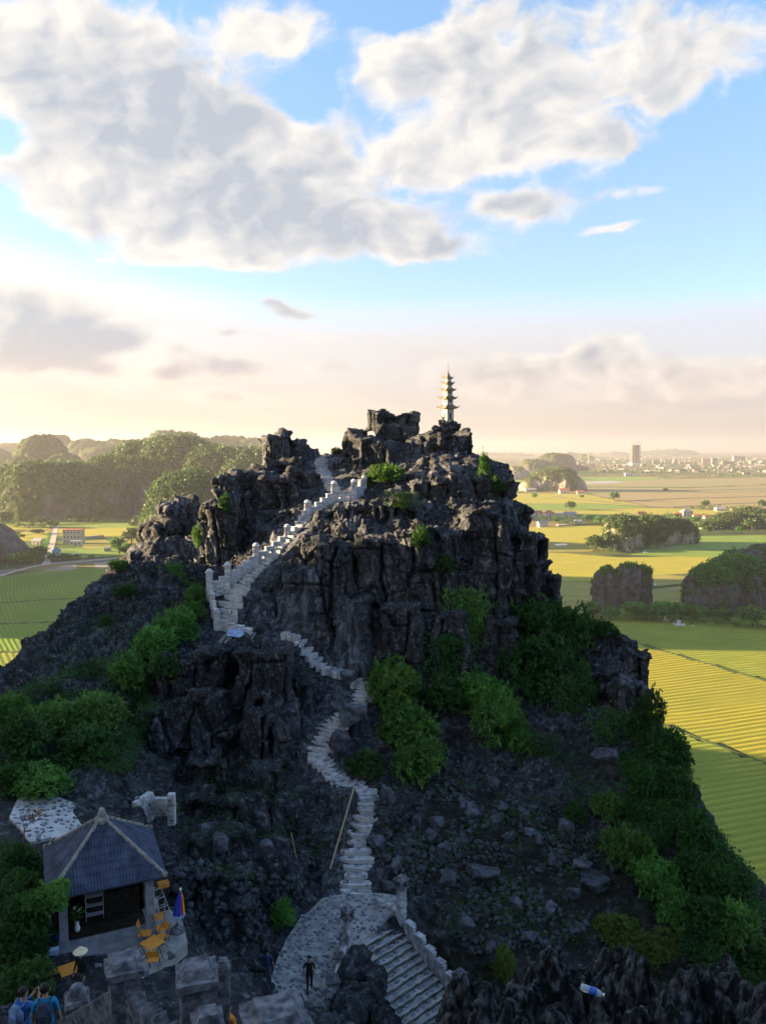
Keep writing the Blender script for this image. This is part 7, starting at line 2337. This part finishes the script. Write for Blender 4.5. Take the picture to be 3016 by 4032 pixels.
# ------------------------------------------------------------------ poles, tarpaulin, tripod
M_BAMBOO = noisy('bamboo', (.30, .23, .13), (.42, .34, .2), 12, 4, .7, .2, 40, world=False, dist=.004)
M_PALEPOLE = noisy('pale_pole', (.34, .36, .40), (.50, .51, .53), 10, 4, .7, .2, 40, world=False, dist=.004)


def pole(label, a, b, r, mat, name='bamboo_pole', group=None):
    a, b = Vector(a), Vector(b); d = b - a
    o = MB(); n = 9
    for i in range(n):
        p, q = d * (i / n), d * ((i + 1) / n)
        o.bar(p, q, r, 6, r * .97); o.bar(q - d * .004, q + d * .004, r * 1.18, 6)
    return tag(o.build(name, mat, loc=a), label, 'pole', group)


pole('long bamboo pole leaning against the steps above the landing', hit(1300, 3425) + Vector((0, 0, .05)), P(1393, 3125, 45.0) + Vector((0, 0, .3)), .045, M_BAMBOO)
pole('thin dark pole standing beside the leaning bamboo pole', hit(1352, 3370), P(1358, 3250, 43.4), .03, M_TWIG)
pole('thin yellow bamboo cane standing in the dark rocks left of the landing', hit(1193, 3500), P(1147, 3280, 41.5), .022, noisy('yellow_cane', (.45, .36, .14), (.5, .42, .2), 9, 3, .7, world=False))
PB = PP['H'] + Vector((.6, -1.3, -.35))
for i in range(13):
    x = .17 * i; a = PB + Vector((x - .15 + random.uniform(-.1, .1), -.55, -.35 - .012 * i + random.uniform(-.06, .06))); b = PB + Vector((x + .42 + random.uniform(-.12, .12), .55, .28 - .012 * i + random.uniform(-.06, .06)))
    pole(['first', 'second', 'third', 'fourth', 'fifth', 'sixth', 'seventh', 'eighth', 'ninth', 'tenth', 'eleventh', 'twelfth', 'thirteenth'][i] + ' pale pole from the left in the stack below the unfinished wall', a, b, .028, M_PALEPOLE, 'pale_pole', 'pale poles stacked below the unfinished wall')
r_ = np.random.default_rng(3)
n = 12; X_, Y_ = np.meshgrid(np.linspace(0, 1, n), np.linspace(0, 1, n), indexing='ij')
Z_ = .30 * fbm(X_ * 4, Y_ * 4, 0 * X_, 3, 6)
i, j = np.meshgrid(np.arange(n - 1), np.arange(n - 1), indexing='ij'); Qt = np.stack([i * n + j, (i + 1) * n + j, (i + 1) * n + j + 1, i * n + j + 1], -1).reshape(-1, 4)
tp = PB + Vector((.35, -.35, -.1))
tag(link('tarpaulin', mesh_np('tarpaulin', np.stack([tp.x + X_.ravel() * 1.2 + .3 * Z_.ravel(), tp.y + Y_.ravel() * .8, tp.z + Z_.ravel() + Y_.ravel() * .38], 1), Qt, noisy('blue_tarp', (.16, .24, .42), (.34, .42, .58), 5, 5, .5, .3, 12, dist=.02), True)), 'crumpled pale blue tarpaulin on the stack of poles', 'tarpaulin')
tc = PP['H'] + Vector((1.15, -.3, -.3))
t = thing('bamboo_tripod', 'three bamboo poles tied as a tripod by the unfinished wall', 'tripod', tc)
for q in ((-.35, -.1), (.3, -.25), (.1, .4)):
    MB().bar((q[0], q[1], 0), (-q[0] * .25, -q[1] * .25, 1.9), .032, 6, .022).build('pole', M_BAMBOO, t)
MB().lathe([(.06, 1.42), (.07, 1.48), (.06, 1.54)], 8).build('lashing', M_TWIG, t)
# bare branch with a few dead leaves in front of the white apron
bp_ = P(70, 3300, 29.5)
t = thing('bare_branch', 'bare branch with a few withered leaves in front of the white apron', 'branch', bp_)
MB().bar((0, 0, -1.2), (.25, .1, .3), .05, 6, .03).build('limb', M_TWIG, t)
for q in ((.25, .1, .3, .75, .3, .95), (.25, .1, .3, .1, .1, .9), (.5, .2, .6, 1.05, .3, .62), (.18, .1, .6, .45, .2, 1.2)): MB().bar(q[:3], q[3:], .02, 5, .008).build('twig', M_TWIG, t)
V_, F_ = foliage_np(60, [(.7, .25, .75, .4, .25, .25)], .14, 31, droop=.6); link('dead_leaves', mesh_np('dead_leaves', V_, F_, noisy('dead_leaf', (.16, .08, .03), (.22, .13, .06), 5, 3, .9)), t)


# ------------------------------------------------------------------ houses, town and trees of the plain
M_WALLB = noisy('beige_render', (.42, .37, .30), (.50, .45, .38), .6, 5, .9, world=False)
M_WALLW = noisy('white_render', (.44, .42, .40), (.56, .54, .52), .6, 5, .9, world=False)
M_WALLG = noisy('grey_block', (.30, .29, .27), (.38, .36, .33), .6, 5, .9, world=False)
M_WALLO = noisy('ochre_render', (.55, .38, .22), (.60, .45, .30), .6, 5, .9, world=False)
M_ROOFR = noisy('red_roof', (.36, .10, .055), (.45, .16, .09), .8, 5, .85, world=False)
M_ROOFG = noisy('grey_roof', (.22, .23, .24), (.32, .33, .34), .8, 5, .8, world=False)
M_ROOFTEAL = noisy('teal_roof', (.05, .24, .26), (.09, .32, .34), .8, 5, .7, world=False)
M_GLASS = base_mat('window_glass', (.03, .035, .045), .15, .5)[0]


def house(u, v, wpx, hpx, label, wallm, roofm, roof='gable', storeys=2, cols=3, rz=0.0, depth=.8, cat='house', name='house', group=None, roof_h=.35, win=True):
    p = on_plain(u, v); m = (p - Vector((0, 0, CAM_Z))).length / FPX
    w, h = wpx * m, hpx * m; d = w * depth
    t = thing(name, label, cat, p, rz, group)
    MB().box(0, d / 2, -.5, w, d, h + .5).build('wall', wallm, t)
    if roof == 'gable':
        mb = MB(); o = w * .06; rh = h * roof_h
        vs = [(-w / 2 - o, -o, h), (w / 2 + o, -o, h), (w / 2 + o, d + o, h), (-w / 2 - o, d + o, h), (-w / 2 - o * .2, d / 2, h + rh), (w / 2 + o * .2, d / 2, h + rh)]
        mb.add(vs, [(0, 1, 5, 4), (2, 3, 4, 5), (1, 2, 5), (3, 0, 4), (3, 2, 1, 0)]); mb.build('roof', roofm, t)
    elif roof == 'hip':
        mb = MB(); o = w * .08; rh = h * roof_h
        vs = [(-w / 2 - o, -o, h), (w / 2 + o, -o, h), (w / 2 + o, d + o, h), (-w / 2 - o, d + o, h), (-w * .15, d / 2, h + rh), (w * .15, d / 2, h + rh)]
        mb.add(vs, [(0, 1, 5, 4), (2, 3, 4, 5), (1, 2, 5), (3, 0, 4), (3, 2, 1, 0)]); mb.build('roof', roofm, t)
    else:
        MB().box(0, d / 2, h, w * 1.04, d * 1.04, h * .05).build('roof', roofm, t)
    if win:
        sh = h / storeys
        for s in range(storeys):
            for c in range(cols):
                x = -w / 2 + w * (c + .5) / cols
                door = s == 0 and c == cols // 2
                f = MB().box(x, -.06, s * sh + (0 if door else sh * .3), w / cols * .42, .12, sh * (.75 if door else .45)).build('door' if door else 'window', M_WALLW, t)
                MB().box(x, -.14, s * sh + (.02 if door else sh * .35), w / cols * .32, .06, sh * (.68 if door else .36)).build('pane', M_GLASS, f)
        x1 = w / 2
        for s in range(storeys):
            f = MB().box(-x1 - .05, d * .5, s * sh + sh * .3, .1, d * .2, sh * .45).build('window', M_WALLW, t)
            MB().box(-x1 - .12, d * .5, s * sh + sh * .35, .06, d * .15, sh * .36).build('pane', M_GLASS, f)
    return t


hb = house(284, 2142, 66, 50, 'large beige three-storey house with a red flat roof on the left plain', M_WALLB, M_ROOFR, 'flat', 3, 5, -.05, .6)
house(300, 2148, 42, 16, 'low white annex with a veranda in front of the beige house', M_WALLW, M_WALLW, 'flat', 1, 3, -.05, .35)
house(222, 2204, 26, 32, 'narrow two-storey house with a teal roof by the pale road', M_WALLW, M_ROOFTEAL, 'hip', 2, 2, .1, .9)
house(103, 2179, 26, 13, 'small house with a red roof among the bushes at the left', M_WALLW, M_ROOFR, 'hip', 1, 2, .2, .9, roof_h=.9)
house(143, 2144, 36, 12, 'grey shed with a broad low roof left of the dirt track', M_WALLG, M_ROOFG, 'gable', 1, 2, -.3, .8, roof_h=.9, cat='shed', name='shed')
house(424, 2172, 22, 12, 'small dark hut alone in the field right of the beige house', M_WALLG, M_ROOFG, 'gable', 1, 1, .1, .7, cat='shed', name='shed')
house(297, 2190, 24, 6, 'low white canopy by the road right of the teal-roofed house', M_WALLG, M_WALLW, 'hip', 1, 2, .1, .6, roof_h=.7, cat='shed', name='shed', win=False)
for (a_, b_, lab) in (((222, 2128), (247, 2128), 'grey yard wall left of the beige house'), ((325, 2124), (410, 2116), 'grey yard wall right of the beige house'), ((418, 2128), (476, 2128), 'low ruined grey wall in the field far right of the beige house')):
    p, q = on_plain(*a_), on_plain(*b_); d = q - p; L = d.length
    t = thing('yard_wall', lab, 'wall', p, math.atan2(d.y, d.x), 'yard walls around the beige house')
    MB().box(L / 2, 0, 0, L, .4, 2.6).build('wall_body', M_WALLG, t); MB().box(L / 2, 0, 2.6, L, .6, .2).build('coping', M_ROOFG, t)
    for k in range(4): MB().box(L * (k + .5) / 4, 0, 0, .7, .7, 2.75).build('pier', M_WALLG, t)
VILL = [
    (2112, 2032, 46, 12, 'long low white house left of the red-roofed house', M_WALLW, M_ROOFR, 'gable', .0), (2165, 2034, 34, 14, 'white house with a bright red hip roof at the left end of the village', M_WALLW, M_ROOFR, 'hip', .1),
    (2205, 2036, 34, 9, 'low grey house right of the red-roofed house', M_WALLG, M_ROOFG, 'gable', -.1), (2247, 2034, 42, 11, 'grey-roofed house beside the lone tall tree', M_WALLW, M_ROOFG, 'gable', .05),
    (2140, 2076, 36, 14, 'white house at the edge of the golden field near the cliff', M_WALLW, M_ROOFG, 'gable', .2), (2213, 2071, 34, 5, 'long low pale shed at the edge of the golden field', M_WALLG, M_WALLW, 'flat', .0), (2278, 2064, 28, 10, 'small pale house in front of the village trees', M_WALLW, M_ROOFG, 'gable', .0),
    (2528, 2036, 30, 12, 'ochre house behind the wooded outcrop', M_WALLO, M_ROOFR, 'gable', .1), (2708, 2032, 38, 15, 'white two-storey house in the middle of the right village', M_WALLW, M_ROOFG, 'hip', .1), (2672, 2034, 24, 9, 'small white house left of the two-storey house', M_WALLW, M_ROOFR, 'gable', -.1), (2745, 2040, 26, 8, 'low ochre house right of the two-storey house', M_WALLO, M_ROOFR, 'gable', .0),
    (2790, 2044, 28, 9, 'pale house at the foot of the low wooded outcrop', M_WALLW, M_ROOFR, 'gable', .1), (2840, 2012, 36, 8, 'long white house by the village road', M_WALLW, M_ROOFG, 'gable', .0), (2900, 2018, 30, 9, 'ochre house by the village road behind the low outcrop', M_WALLO, M_ROOFR, 'gable', .1), (2955, 2012, 34, 9, 'red-roofed house near the right edge by the village road', M_WALLW, M_ROOFR, 'gable', -.1), (2998, 2022, 36, 10, 'long red-roofed house at the right edge of the picture', M_WALLO, M_ROOFR, 'gable', .0),
    (2222, 1944, 36, 12, 'pair of cream houses joined at the foot of the round outcrop', M_WALLW, M_ROOFR, 'gable', .0), (2285, 1945, 26, 8, 'small cream house right of the round outcrop', M_WALLW, M_ROOFR, 'gable', .0), (2090, 1935, 40, 7, 'pale shed left of the round outcrop', M_WALLG, M_ROOFG, 'gable', .0), (2475, 1874, 26, 10, 'white house alone below the town', M_WALLW, M_WALLW, 'flat', .0),
]
for u, v, w, h, lab, wm, rm, rt, rz in VILL:
    house(u, v, w, h, lab, wm, rm, rt, 2 if 'two-storey' in lab else 1, 3, rz, .7, group='village houses on the plain', roof_h=.7)

# the tower under construction and its crane
p = on_plain(2503, 1832); m = p.length / FPX
t = thing('tower_block', 'tall concrete tower block under construction in the far town', 'tower', p, .12)
w = 32 * m; h = (1832 - 1757) * m; d = w * .7
M_CONC = noisy('raw_concrete', (.12, .105, .095), (.16, .14, .125), .05, 4, .95, world=False)
MB().box(0, d / 2, 0, w * .84, d * .84, h).build('core', base_mat('unlit_floors', (.11, .10, .095), .9)[0], t)
for k in range(20): MB().box(0, d / 2, h * (k + .8) / 20, w, d, h / 20 * .42).build('floor_slab', M_CONC, t)
for k in range(7): MB().box(-w / 2 + w * k / 6 * .98 + w * .01, .5, 0, w * .035, w * .035, h).build('column', M_CONC, t)
MB().box(0, -w * .1, 0, w * 1.5, d * 1.4, h * .12).build('podium', M_WALLW, t)


def crane(u, v, hpx, label):
    p = on_plain(u, v); m = p.length / FPX; h = hpx * m
    t = thing('tower_crane', label, 'crane', p, .3, 'tower cranes in the far town')
    MB().box(0, 0, 0, 2.6, 2.6, h).build('mast', M_WALLO, t); MB().box(h * .12, 0, h * .92, h * .62, 2.2, 2.4).build('jib', M_WALLO, t); MB().box(-h * .2, 0, h * .90, 6, 4, 5).build('counterweight', M_WALLG, t)
    mb = MB(); mb.bar((0, 0, h), (0, 0, h * 1.06), 1.2, 4); mb.bar((0, 0, h * 1.06), (h * .4, 0, h * .93), .6, 4); mb.bar((0, 0, h * 1.06), (-h * .2, 0, h * .93), .6, 4); mb.build('tie_bar', M_WALLO, t)
    return t


crane(2495, 1832, 88, 'tower crane rising above the concrete tower block')
crane(2316, 1838, 54, 'slim tower crane left of the concrete tower')
M_TOWN = noisy('town_render', (.13, .12, .12), (.22, .20, .19), .02, 3, .9)
M_WALLO2 = noisy('town_ochre', (.20, .14, .09), (.26, .18, .12), .02, 3, .9)
CITY = [
    (2288, 1832, 26, 16, 'white blocky building far left below the slim crane', M_WALLW), (2310, 1836, 34, 13, 'pink-white building beside the slim crane', M_WALLO), (2335, 1834, 16, 11, 'narrow cream building right of the slim crane', M_WALLW), (2440, 1834, 18, 10, 'small white building left of the concrete tower', M_WALLW), (2535, 1834, 18, 12, 'small white building right of the concrete tower', M_WALLW),
    (2580, 1822, 18, 14, 'slim pale building second right of the concrete tower', M_WALLG), (2600, 1838, 22, 10, 'low white building below the slim pale one', M_WALLW), (2660, 1822, 16, 16, 'pale building midway between the tower and the ochre block', M_WALLG), (2732, 1832, 34, 8, 'long low white building left of the ochre block', M_WALLW), (2780, 1826, 28, 24, 'square ochre apartment block in the far town', M_WALLO),
    (2812, 1822, 18, 22, 'grey building just right of the ochre block', M_WALLG), (2850, 1836, 30, 10, 'low white building right of the ochre block', M_WALLW), (2870, 1826, 34, 14, 'pinkish wide building left of the white towers', M_WALLO), (2898, 1812, 20, 20, 'tall white block, left one of the white towers near the right edge', M_WALLW), (2920, 1812, 22, 18, 'tall white block, right one of the white towers near the right edge', M_WALLW),
    (2965, 1822, 22, 12, 'cream building right of the white towers', M_WALLO), (2990, 1836, 30, 8, 'long low building at the right edge of the far town', M_WALLW), (2070, 1832, 24, 5, 'long white shed by the far water at the left of the plain', M_WALLW), (2130, 1832, 18, 6, 'white building left of the tall rocky hill', M_WALLW), (2400, 1850, 20, 7, 'white house among the far trees left of the tower', M_WALLW), (2690, 1848, 22, 7, 'pale house among the far trees right of the tower', M_WALLG), (2840, 1856, 26, 7, 'white house among the far trees at the right', M_WALLW), (2940, 1862, 24, 7, 'ochre house among the far trees at the right edge', M_WALLO),
]
for u, v, w, h, lab, wm in CITY:
    house(u, v + 6, w, h, lab, M_TOWN if wm is not M_WALLO else M_WALLO2, M_ROOFG, 'flat', 3, 4, random.uniform(-.3, .3), .7, 'building', 'town_building', 'buildings of the far town')
# low houses of the far town that read as one mass
mb = MB(); r = random.Random(5)
for k in range(420):
    u = r.uniform(2050, 3300); v = 1802 + 62 * r.random() ** 1.6
    if abs(u - 2185) < 110: continue
    p = on_plain(u, v); s = r.uniform(8, 22)
    mb.box(p.x, p.y, 0, s * r.uniform(1, 2.6), s, r.uniform(4, 14), r.uniform(0, 3))
tag(mb.build('town', M_TOWN), 'low houses of the far town seen as one pale mass', 'town', None, 'stuff')


# ---- trees one can tell apart
G_T = 'trees standing on the plain'
TREES = [
    (2245, 2008, 34, 'lone tall tree rising above the grey-roofed village house', 1.1, 0), (2418, 1972, 36, 'lone dark tree on the pale paddies', .9, 1), (2775, 2000, 30, 'lone tree on the brown plain left of the right edge', .9, 0), (2997, 2004, 34, 'slender tree on the plain at the right edge', .8, 0), (2105, 1962, 20, 'small tree by the farm road near the cliff', 1, 1), (2290, 1962, 14, 'small bush by the farm road', 1.3, 1),
    (2620, 1935, 12, 'tiny bush alone in the wet paddies', 1.6, 1), (2960, 2090, 44, 'bright yellow-green tree at the right edge by the green strip', 1.1, 0), (2910, 2098, 24, 'round green tree left of the bright edge tree', 1.2, 1), (2780, 2098, 26, 'round tree at the left foot of the low wooded outcrop', 1.2, 1),
    (2340, 2168, 60, 'yellow-green tree at the left foot of the wooded outcrop', 1.1, 0), (2375, 2170, 40, 'low bush at the front left foot of the wooded outcrop', 1.2, 0), (2400, 2075, 44, 'sunlit tree on the left shoulder of the wooded outcrop', 1.0, 0),
    (2500, 2440, 70, 'green tree at the right foot of the block-shaped outcrop', 1.2, 1), (2555, 2445, 60, 'bushy tree between the two shaded outcrops', 1.3, 1), (2610, 2440, 70, 'dark tree by the white tombs between the outcrops', 1.2, 1), (2680, 2440, 66, 'dark tree right of the white tombs', 1.2, 1), (2740, 2445, 60, 'green tree below the white-streaked face', 1.2, 1), (2850, 2450, 50, 'low tree at the foot of the wide outcrop', 1.3, 1), (2960, 2470, 80, 'large dark tree at the right edge before the wide outcrop', 1.2, 1),
    (2330, 2430, 60, 'dark tree at the left foot of the block-shaped outcrop', 1.2, 1), (2400, 2440, 50, 'low tree in front of the block-shaped outcrop', 1.3, 1),
    (470, 2180, 62, 'tall tree by the rocky slope right of the olive field', .9, 1), (500, 2190, 52, 'second tree by the rocky slope', .9, 1), (520, 2140, 60, 'yellow-lit tree under the rim-lit hill', 1.0, 0), (545, 2090, 60, 'sunlit tree at the left foot of the rim-lit hill', 1.0, 0),
    (200, 2078, 30, 'left one of two trees at the far end of the dirt track', .8, 0), (222, 2080, 26, 'right one of two trees at the far end of the dirt track', .8, 0), (20, 2075, 60, 'tall sunlit tree at the left edge under the wooded hill', 1.0, 0), (160, 2066, 30, 'yellow-green tree at the foot of the long wooded hill', 1.2, 0),
    (206, 2206, 24, 'round bush left of the teal-roofed house', 1.3, 1), (252, 2206, 26, 'round bush right of the teal-roofed house', 1.4, 1), (270, 2204, 20, 'smaller bush further right of the teal-roofed house', 1.5, 1), (302, 2200, 18, 'bush in front of the low white canopy', 1.5, 1), (362, 2200, 16, 'tiny bush at the edge of the muddy ditch', 1.5, 1),
    (25, 2200, 40, 'bush below the grey slope at the left edge', 1.5, 1), (60, 2196, 34, 'bush left of the small red-roofed house', 1.5, 1), (85, 2220, 44, 'wide dull bush above the road bend', 1.6, 1), (130, 2212, 44, 'dense bush right of the small red-roofed house', 1.5, 1), (160, 2200, 46, 'dense bush at the near end of the track hedge', 1.3, 1),
    (88, 2118, 14, 'dark bush in the yellow field at the left', 1.8, 1), (70, 2106, 10, 'flat bush at the edge of the yellow field', 2.2, 1), (150, 2102, 18, 'light bush between the yellow fields', 2.6, 0), (30, 2090, 12, 'dark bush at the left edge before the yellow strip', 2.2, 1),
    (2545, 2428, 34, 'small bush just behind the white tombs', 1.4, 1), (2310, 2055, 28, 'tree at the left end of the village tree line', 1.3, 1), (2360, 2062, 30, 'tree in the village line before the wooded outcrop', 1.3, 1), (2190, 2062, 24, 'round tree between the white house and the pale shed', 1.5, 1), (2660, 2050, 26, 'tree behind the right end of the wooded outcrop', 1.3, 1), (2730, 2060, 24, 'tree below the low ochre house', 1.4, 1),
]
for u, v, h, lab, wd, g in TREES: far_tree(u, v, h, lab, G_T, wd, bool(g))


def wood(label, rows, seed, mat=M_LEAF_FAR, name='treeline', leafpx=2.6, leaves=60):
    """a strip of far trees that reads as one mass: (u0, v0, u1, v1, n, height px)"""
    r = random.Random(seed); Vs = []; n = 0
    for u0, v0, u1, v1, k, hp in rows:
        for _ in range(k):
            a = r.random(); u = u0 + (u1 - u0) * a; v = v0 + (v1 - v0) * a + r.uniform(-2.0, 2.0)
            p = on_plain(u, v); m = p.length / FPX; h = hp * m * r.uniform(.6, 1.25)
            V_, _F = foliage_np(leaves, [(0, 0, h * .5, h * .5, h * .5, h * .5)], leafpx * m, r.randrange(99999), sprig=3, slim=.9)
            Vs.append(V_ + np.array(p)); n += len(V_)
    V_ = np.concatenate(Vs)
    return tag(link(name, mesh_np(name, V_, np.arange(len(V_)).reshape(-1, 4), mat)), label, 'trees', None, 'stuff')


wood('far belts of trees below the town', [(2290, 1866, 2900, 1868, 90, 12), (2300, 1856, 3100, 1852, 90, 9), (2700, 1878, 3100, 1882, 60, 10), (2350, 1842, 3150, 1840, 110, 7), (2060, 1860, 2110, 1868, 12, 10), (2250, 1868, 2330, 1872, 24, 14), (2050, 1838, 2130, 1836, 20, 6), (2350, 1828, 3150, 1826, 120, 5), (2200, 1818, 3150, 1814, 130, 4)], 3, leaves=36)
wood('village tree belt before the wooded outcrop', [(2110, 2052, 2400, 2058, 44, 22), (2190, 2066, 2400, 2070, 30, 18), (2620, 2046, 3016, 2050, 40, 20), (2700, 2008, 3016, 2004, 36, 12), (2440, 2040, 2650, 2040, 24, 18)], 4)
wood('thicket around the feet of the shaded outcrops', [(2500, 2438, 2960, 2452, 60, 36), (2470, 2425, 2640, 2405, 26, 34), (2290, 2420, 2480, 2450, 26, 34), (2640, 2455, 3016, 2478, 34, 22)], 5, M_LEAF, leaves=110)
wood('thicket at the feet of the wooded outcrop', [(2310, 2160, 2420, 2178, 22, 22), (2420, 2178, 2640, 2160, 24, 16)], 6)
wood('hedge of dense trees beside the dirt track', [(166, 2198, 196, 2120, 26, 26)], 7, M_LEAF, 'hedge')
wood('low trees at the foot of the left hills', [(0, 2068, 560, 2056, 70, 16), (60, 2078, 190, 2076, 20, 14)], 8)
wood('scrub below the grey slope at the left edge', [(0, 2215, 165, 2215, 34, 26), (0, 2185, 140, 2190, 24, 22)], 9, M_LEAF)

# ---- white tombs in the fields
def tomb(u, v, wpx, label, tall=1.0):
    p = on_plain(u, v); m = p.length / FPX; w = wpx * m
    t = thing('tomb', label, 'tomb', p, random.uniform(-.3, .3), 'white tombs in the fields')
    MB().box(0, 0, 0, w, w * .7, w * .10).build('platform', M_WALLW, t)
    for s in (-1, 1): MB().box(s * w * .46, 0, w * .1, w * .06, w * .66, w * .1).build('side_wall', M_WALLW, t)
    MB().box(0, w * .2, w * .1, w * .34, w * .2, w * .28 * tall).build('headstone', M_WALLW, t)
    mb = MB(); mb.box(0, w * .2, w * (.1 + .28 * tall), w * .5, w * .34, w * .1, 0, .3); mb.build('cap', M_WALLG, t)
    return t


tomb(2563, 2304, 38, 'white tomb with side walls alone in the shaded olive field')
tomb(2618, 2444, 26, 'tall white tomb with a tiered roof below the outcrops', 1.8)
tomb(2672, 2462, 40, 'wide white tomb in front of the tall tiered one')
tomb(2727, 2466, 14, 'small white tomb right of the wide one')
tomb(2698, 2436, 16, 'small pale tomb behind the wide one')
tomb(2540, 2176, 14, 'small white tomb at the front foot of the wooded outcrop')
tomb(2578, 2136, 14, 'small pale tomb right of the wooded outcrop')
tomb(2655, 2136, 12, 'tiny pale tomb at the right end of the wooded outcrop')
for u, v, w, lab in ((2475, 2170, 34, 'pale leaning boulder before the wooded outcrop'), (2420, 2168, 26, 'pale boulder at the left front of the wooded outcrop'), (2600, 2140, 20, 'small pale boulder right of the wooded outcrop')):
    p = on_plain(u, v); s = w * p.length / FPX
    tag(link('boulder', ROCKSM[1].copy(), None, p, (.1, .2, 1), (s, s * .8, s * .7)), lab, 'boulder').data.materials[0] = M_WALLO
# power poles along the road
for k, (u, v, lab) in enumerate(((33, 2262, 'concrete power pole at the road bend'), (136, 2232, 'concrete power pole between the bend and the track'), (326, 2214, 'concrete power pole beside the muddy ditch'))):
    p = on_plain(u, v); t = thing('power_pole', lab, 'pole', p, 0, 'power poles along the pale road')
    MB().bar((0, 0, 0), (0, 0, 7.5), .17, 6, .12).build('pole', M_WALLG, t); MB().box(0, 0, 6.7, 1.6, .12, .14).build('crossarm', M_WALLG, t)
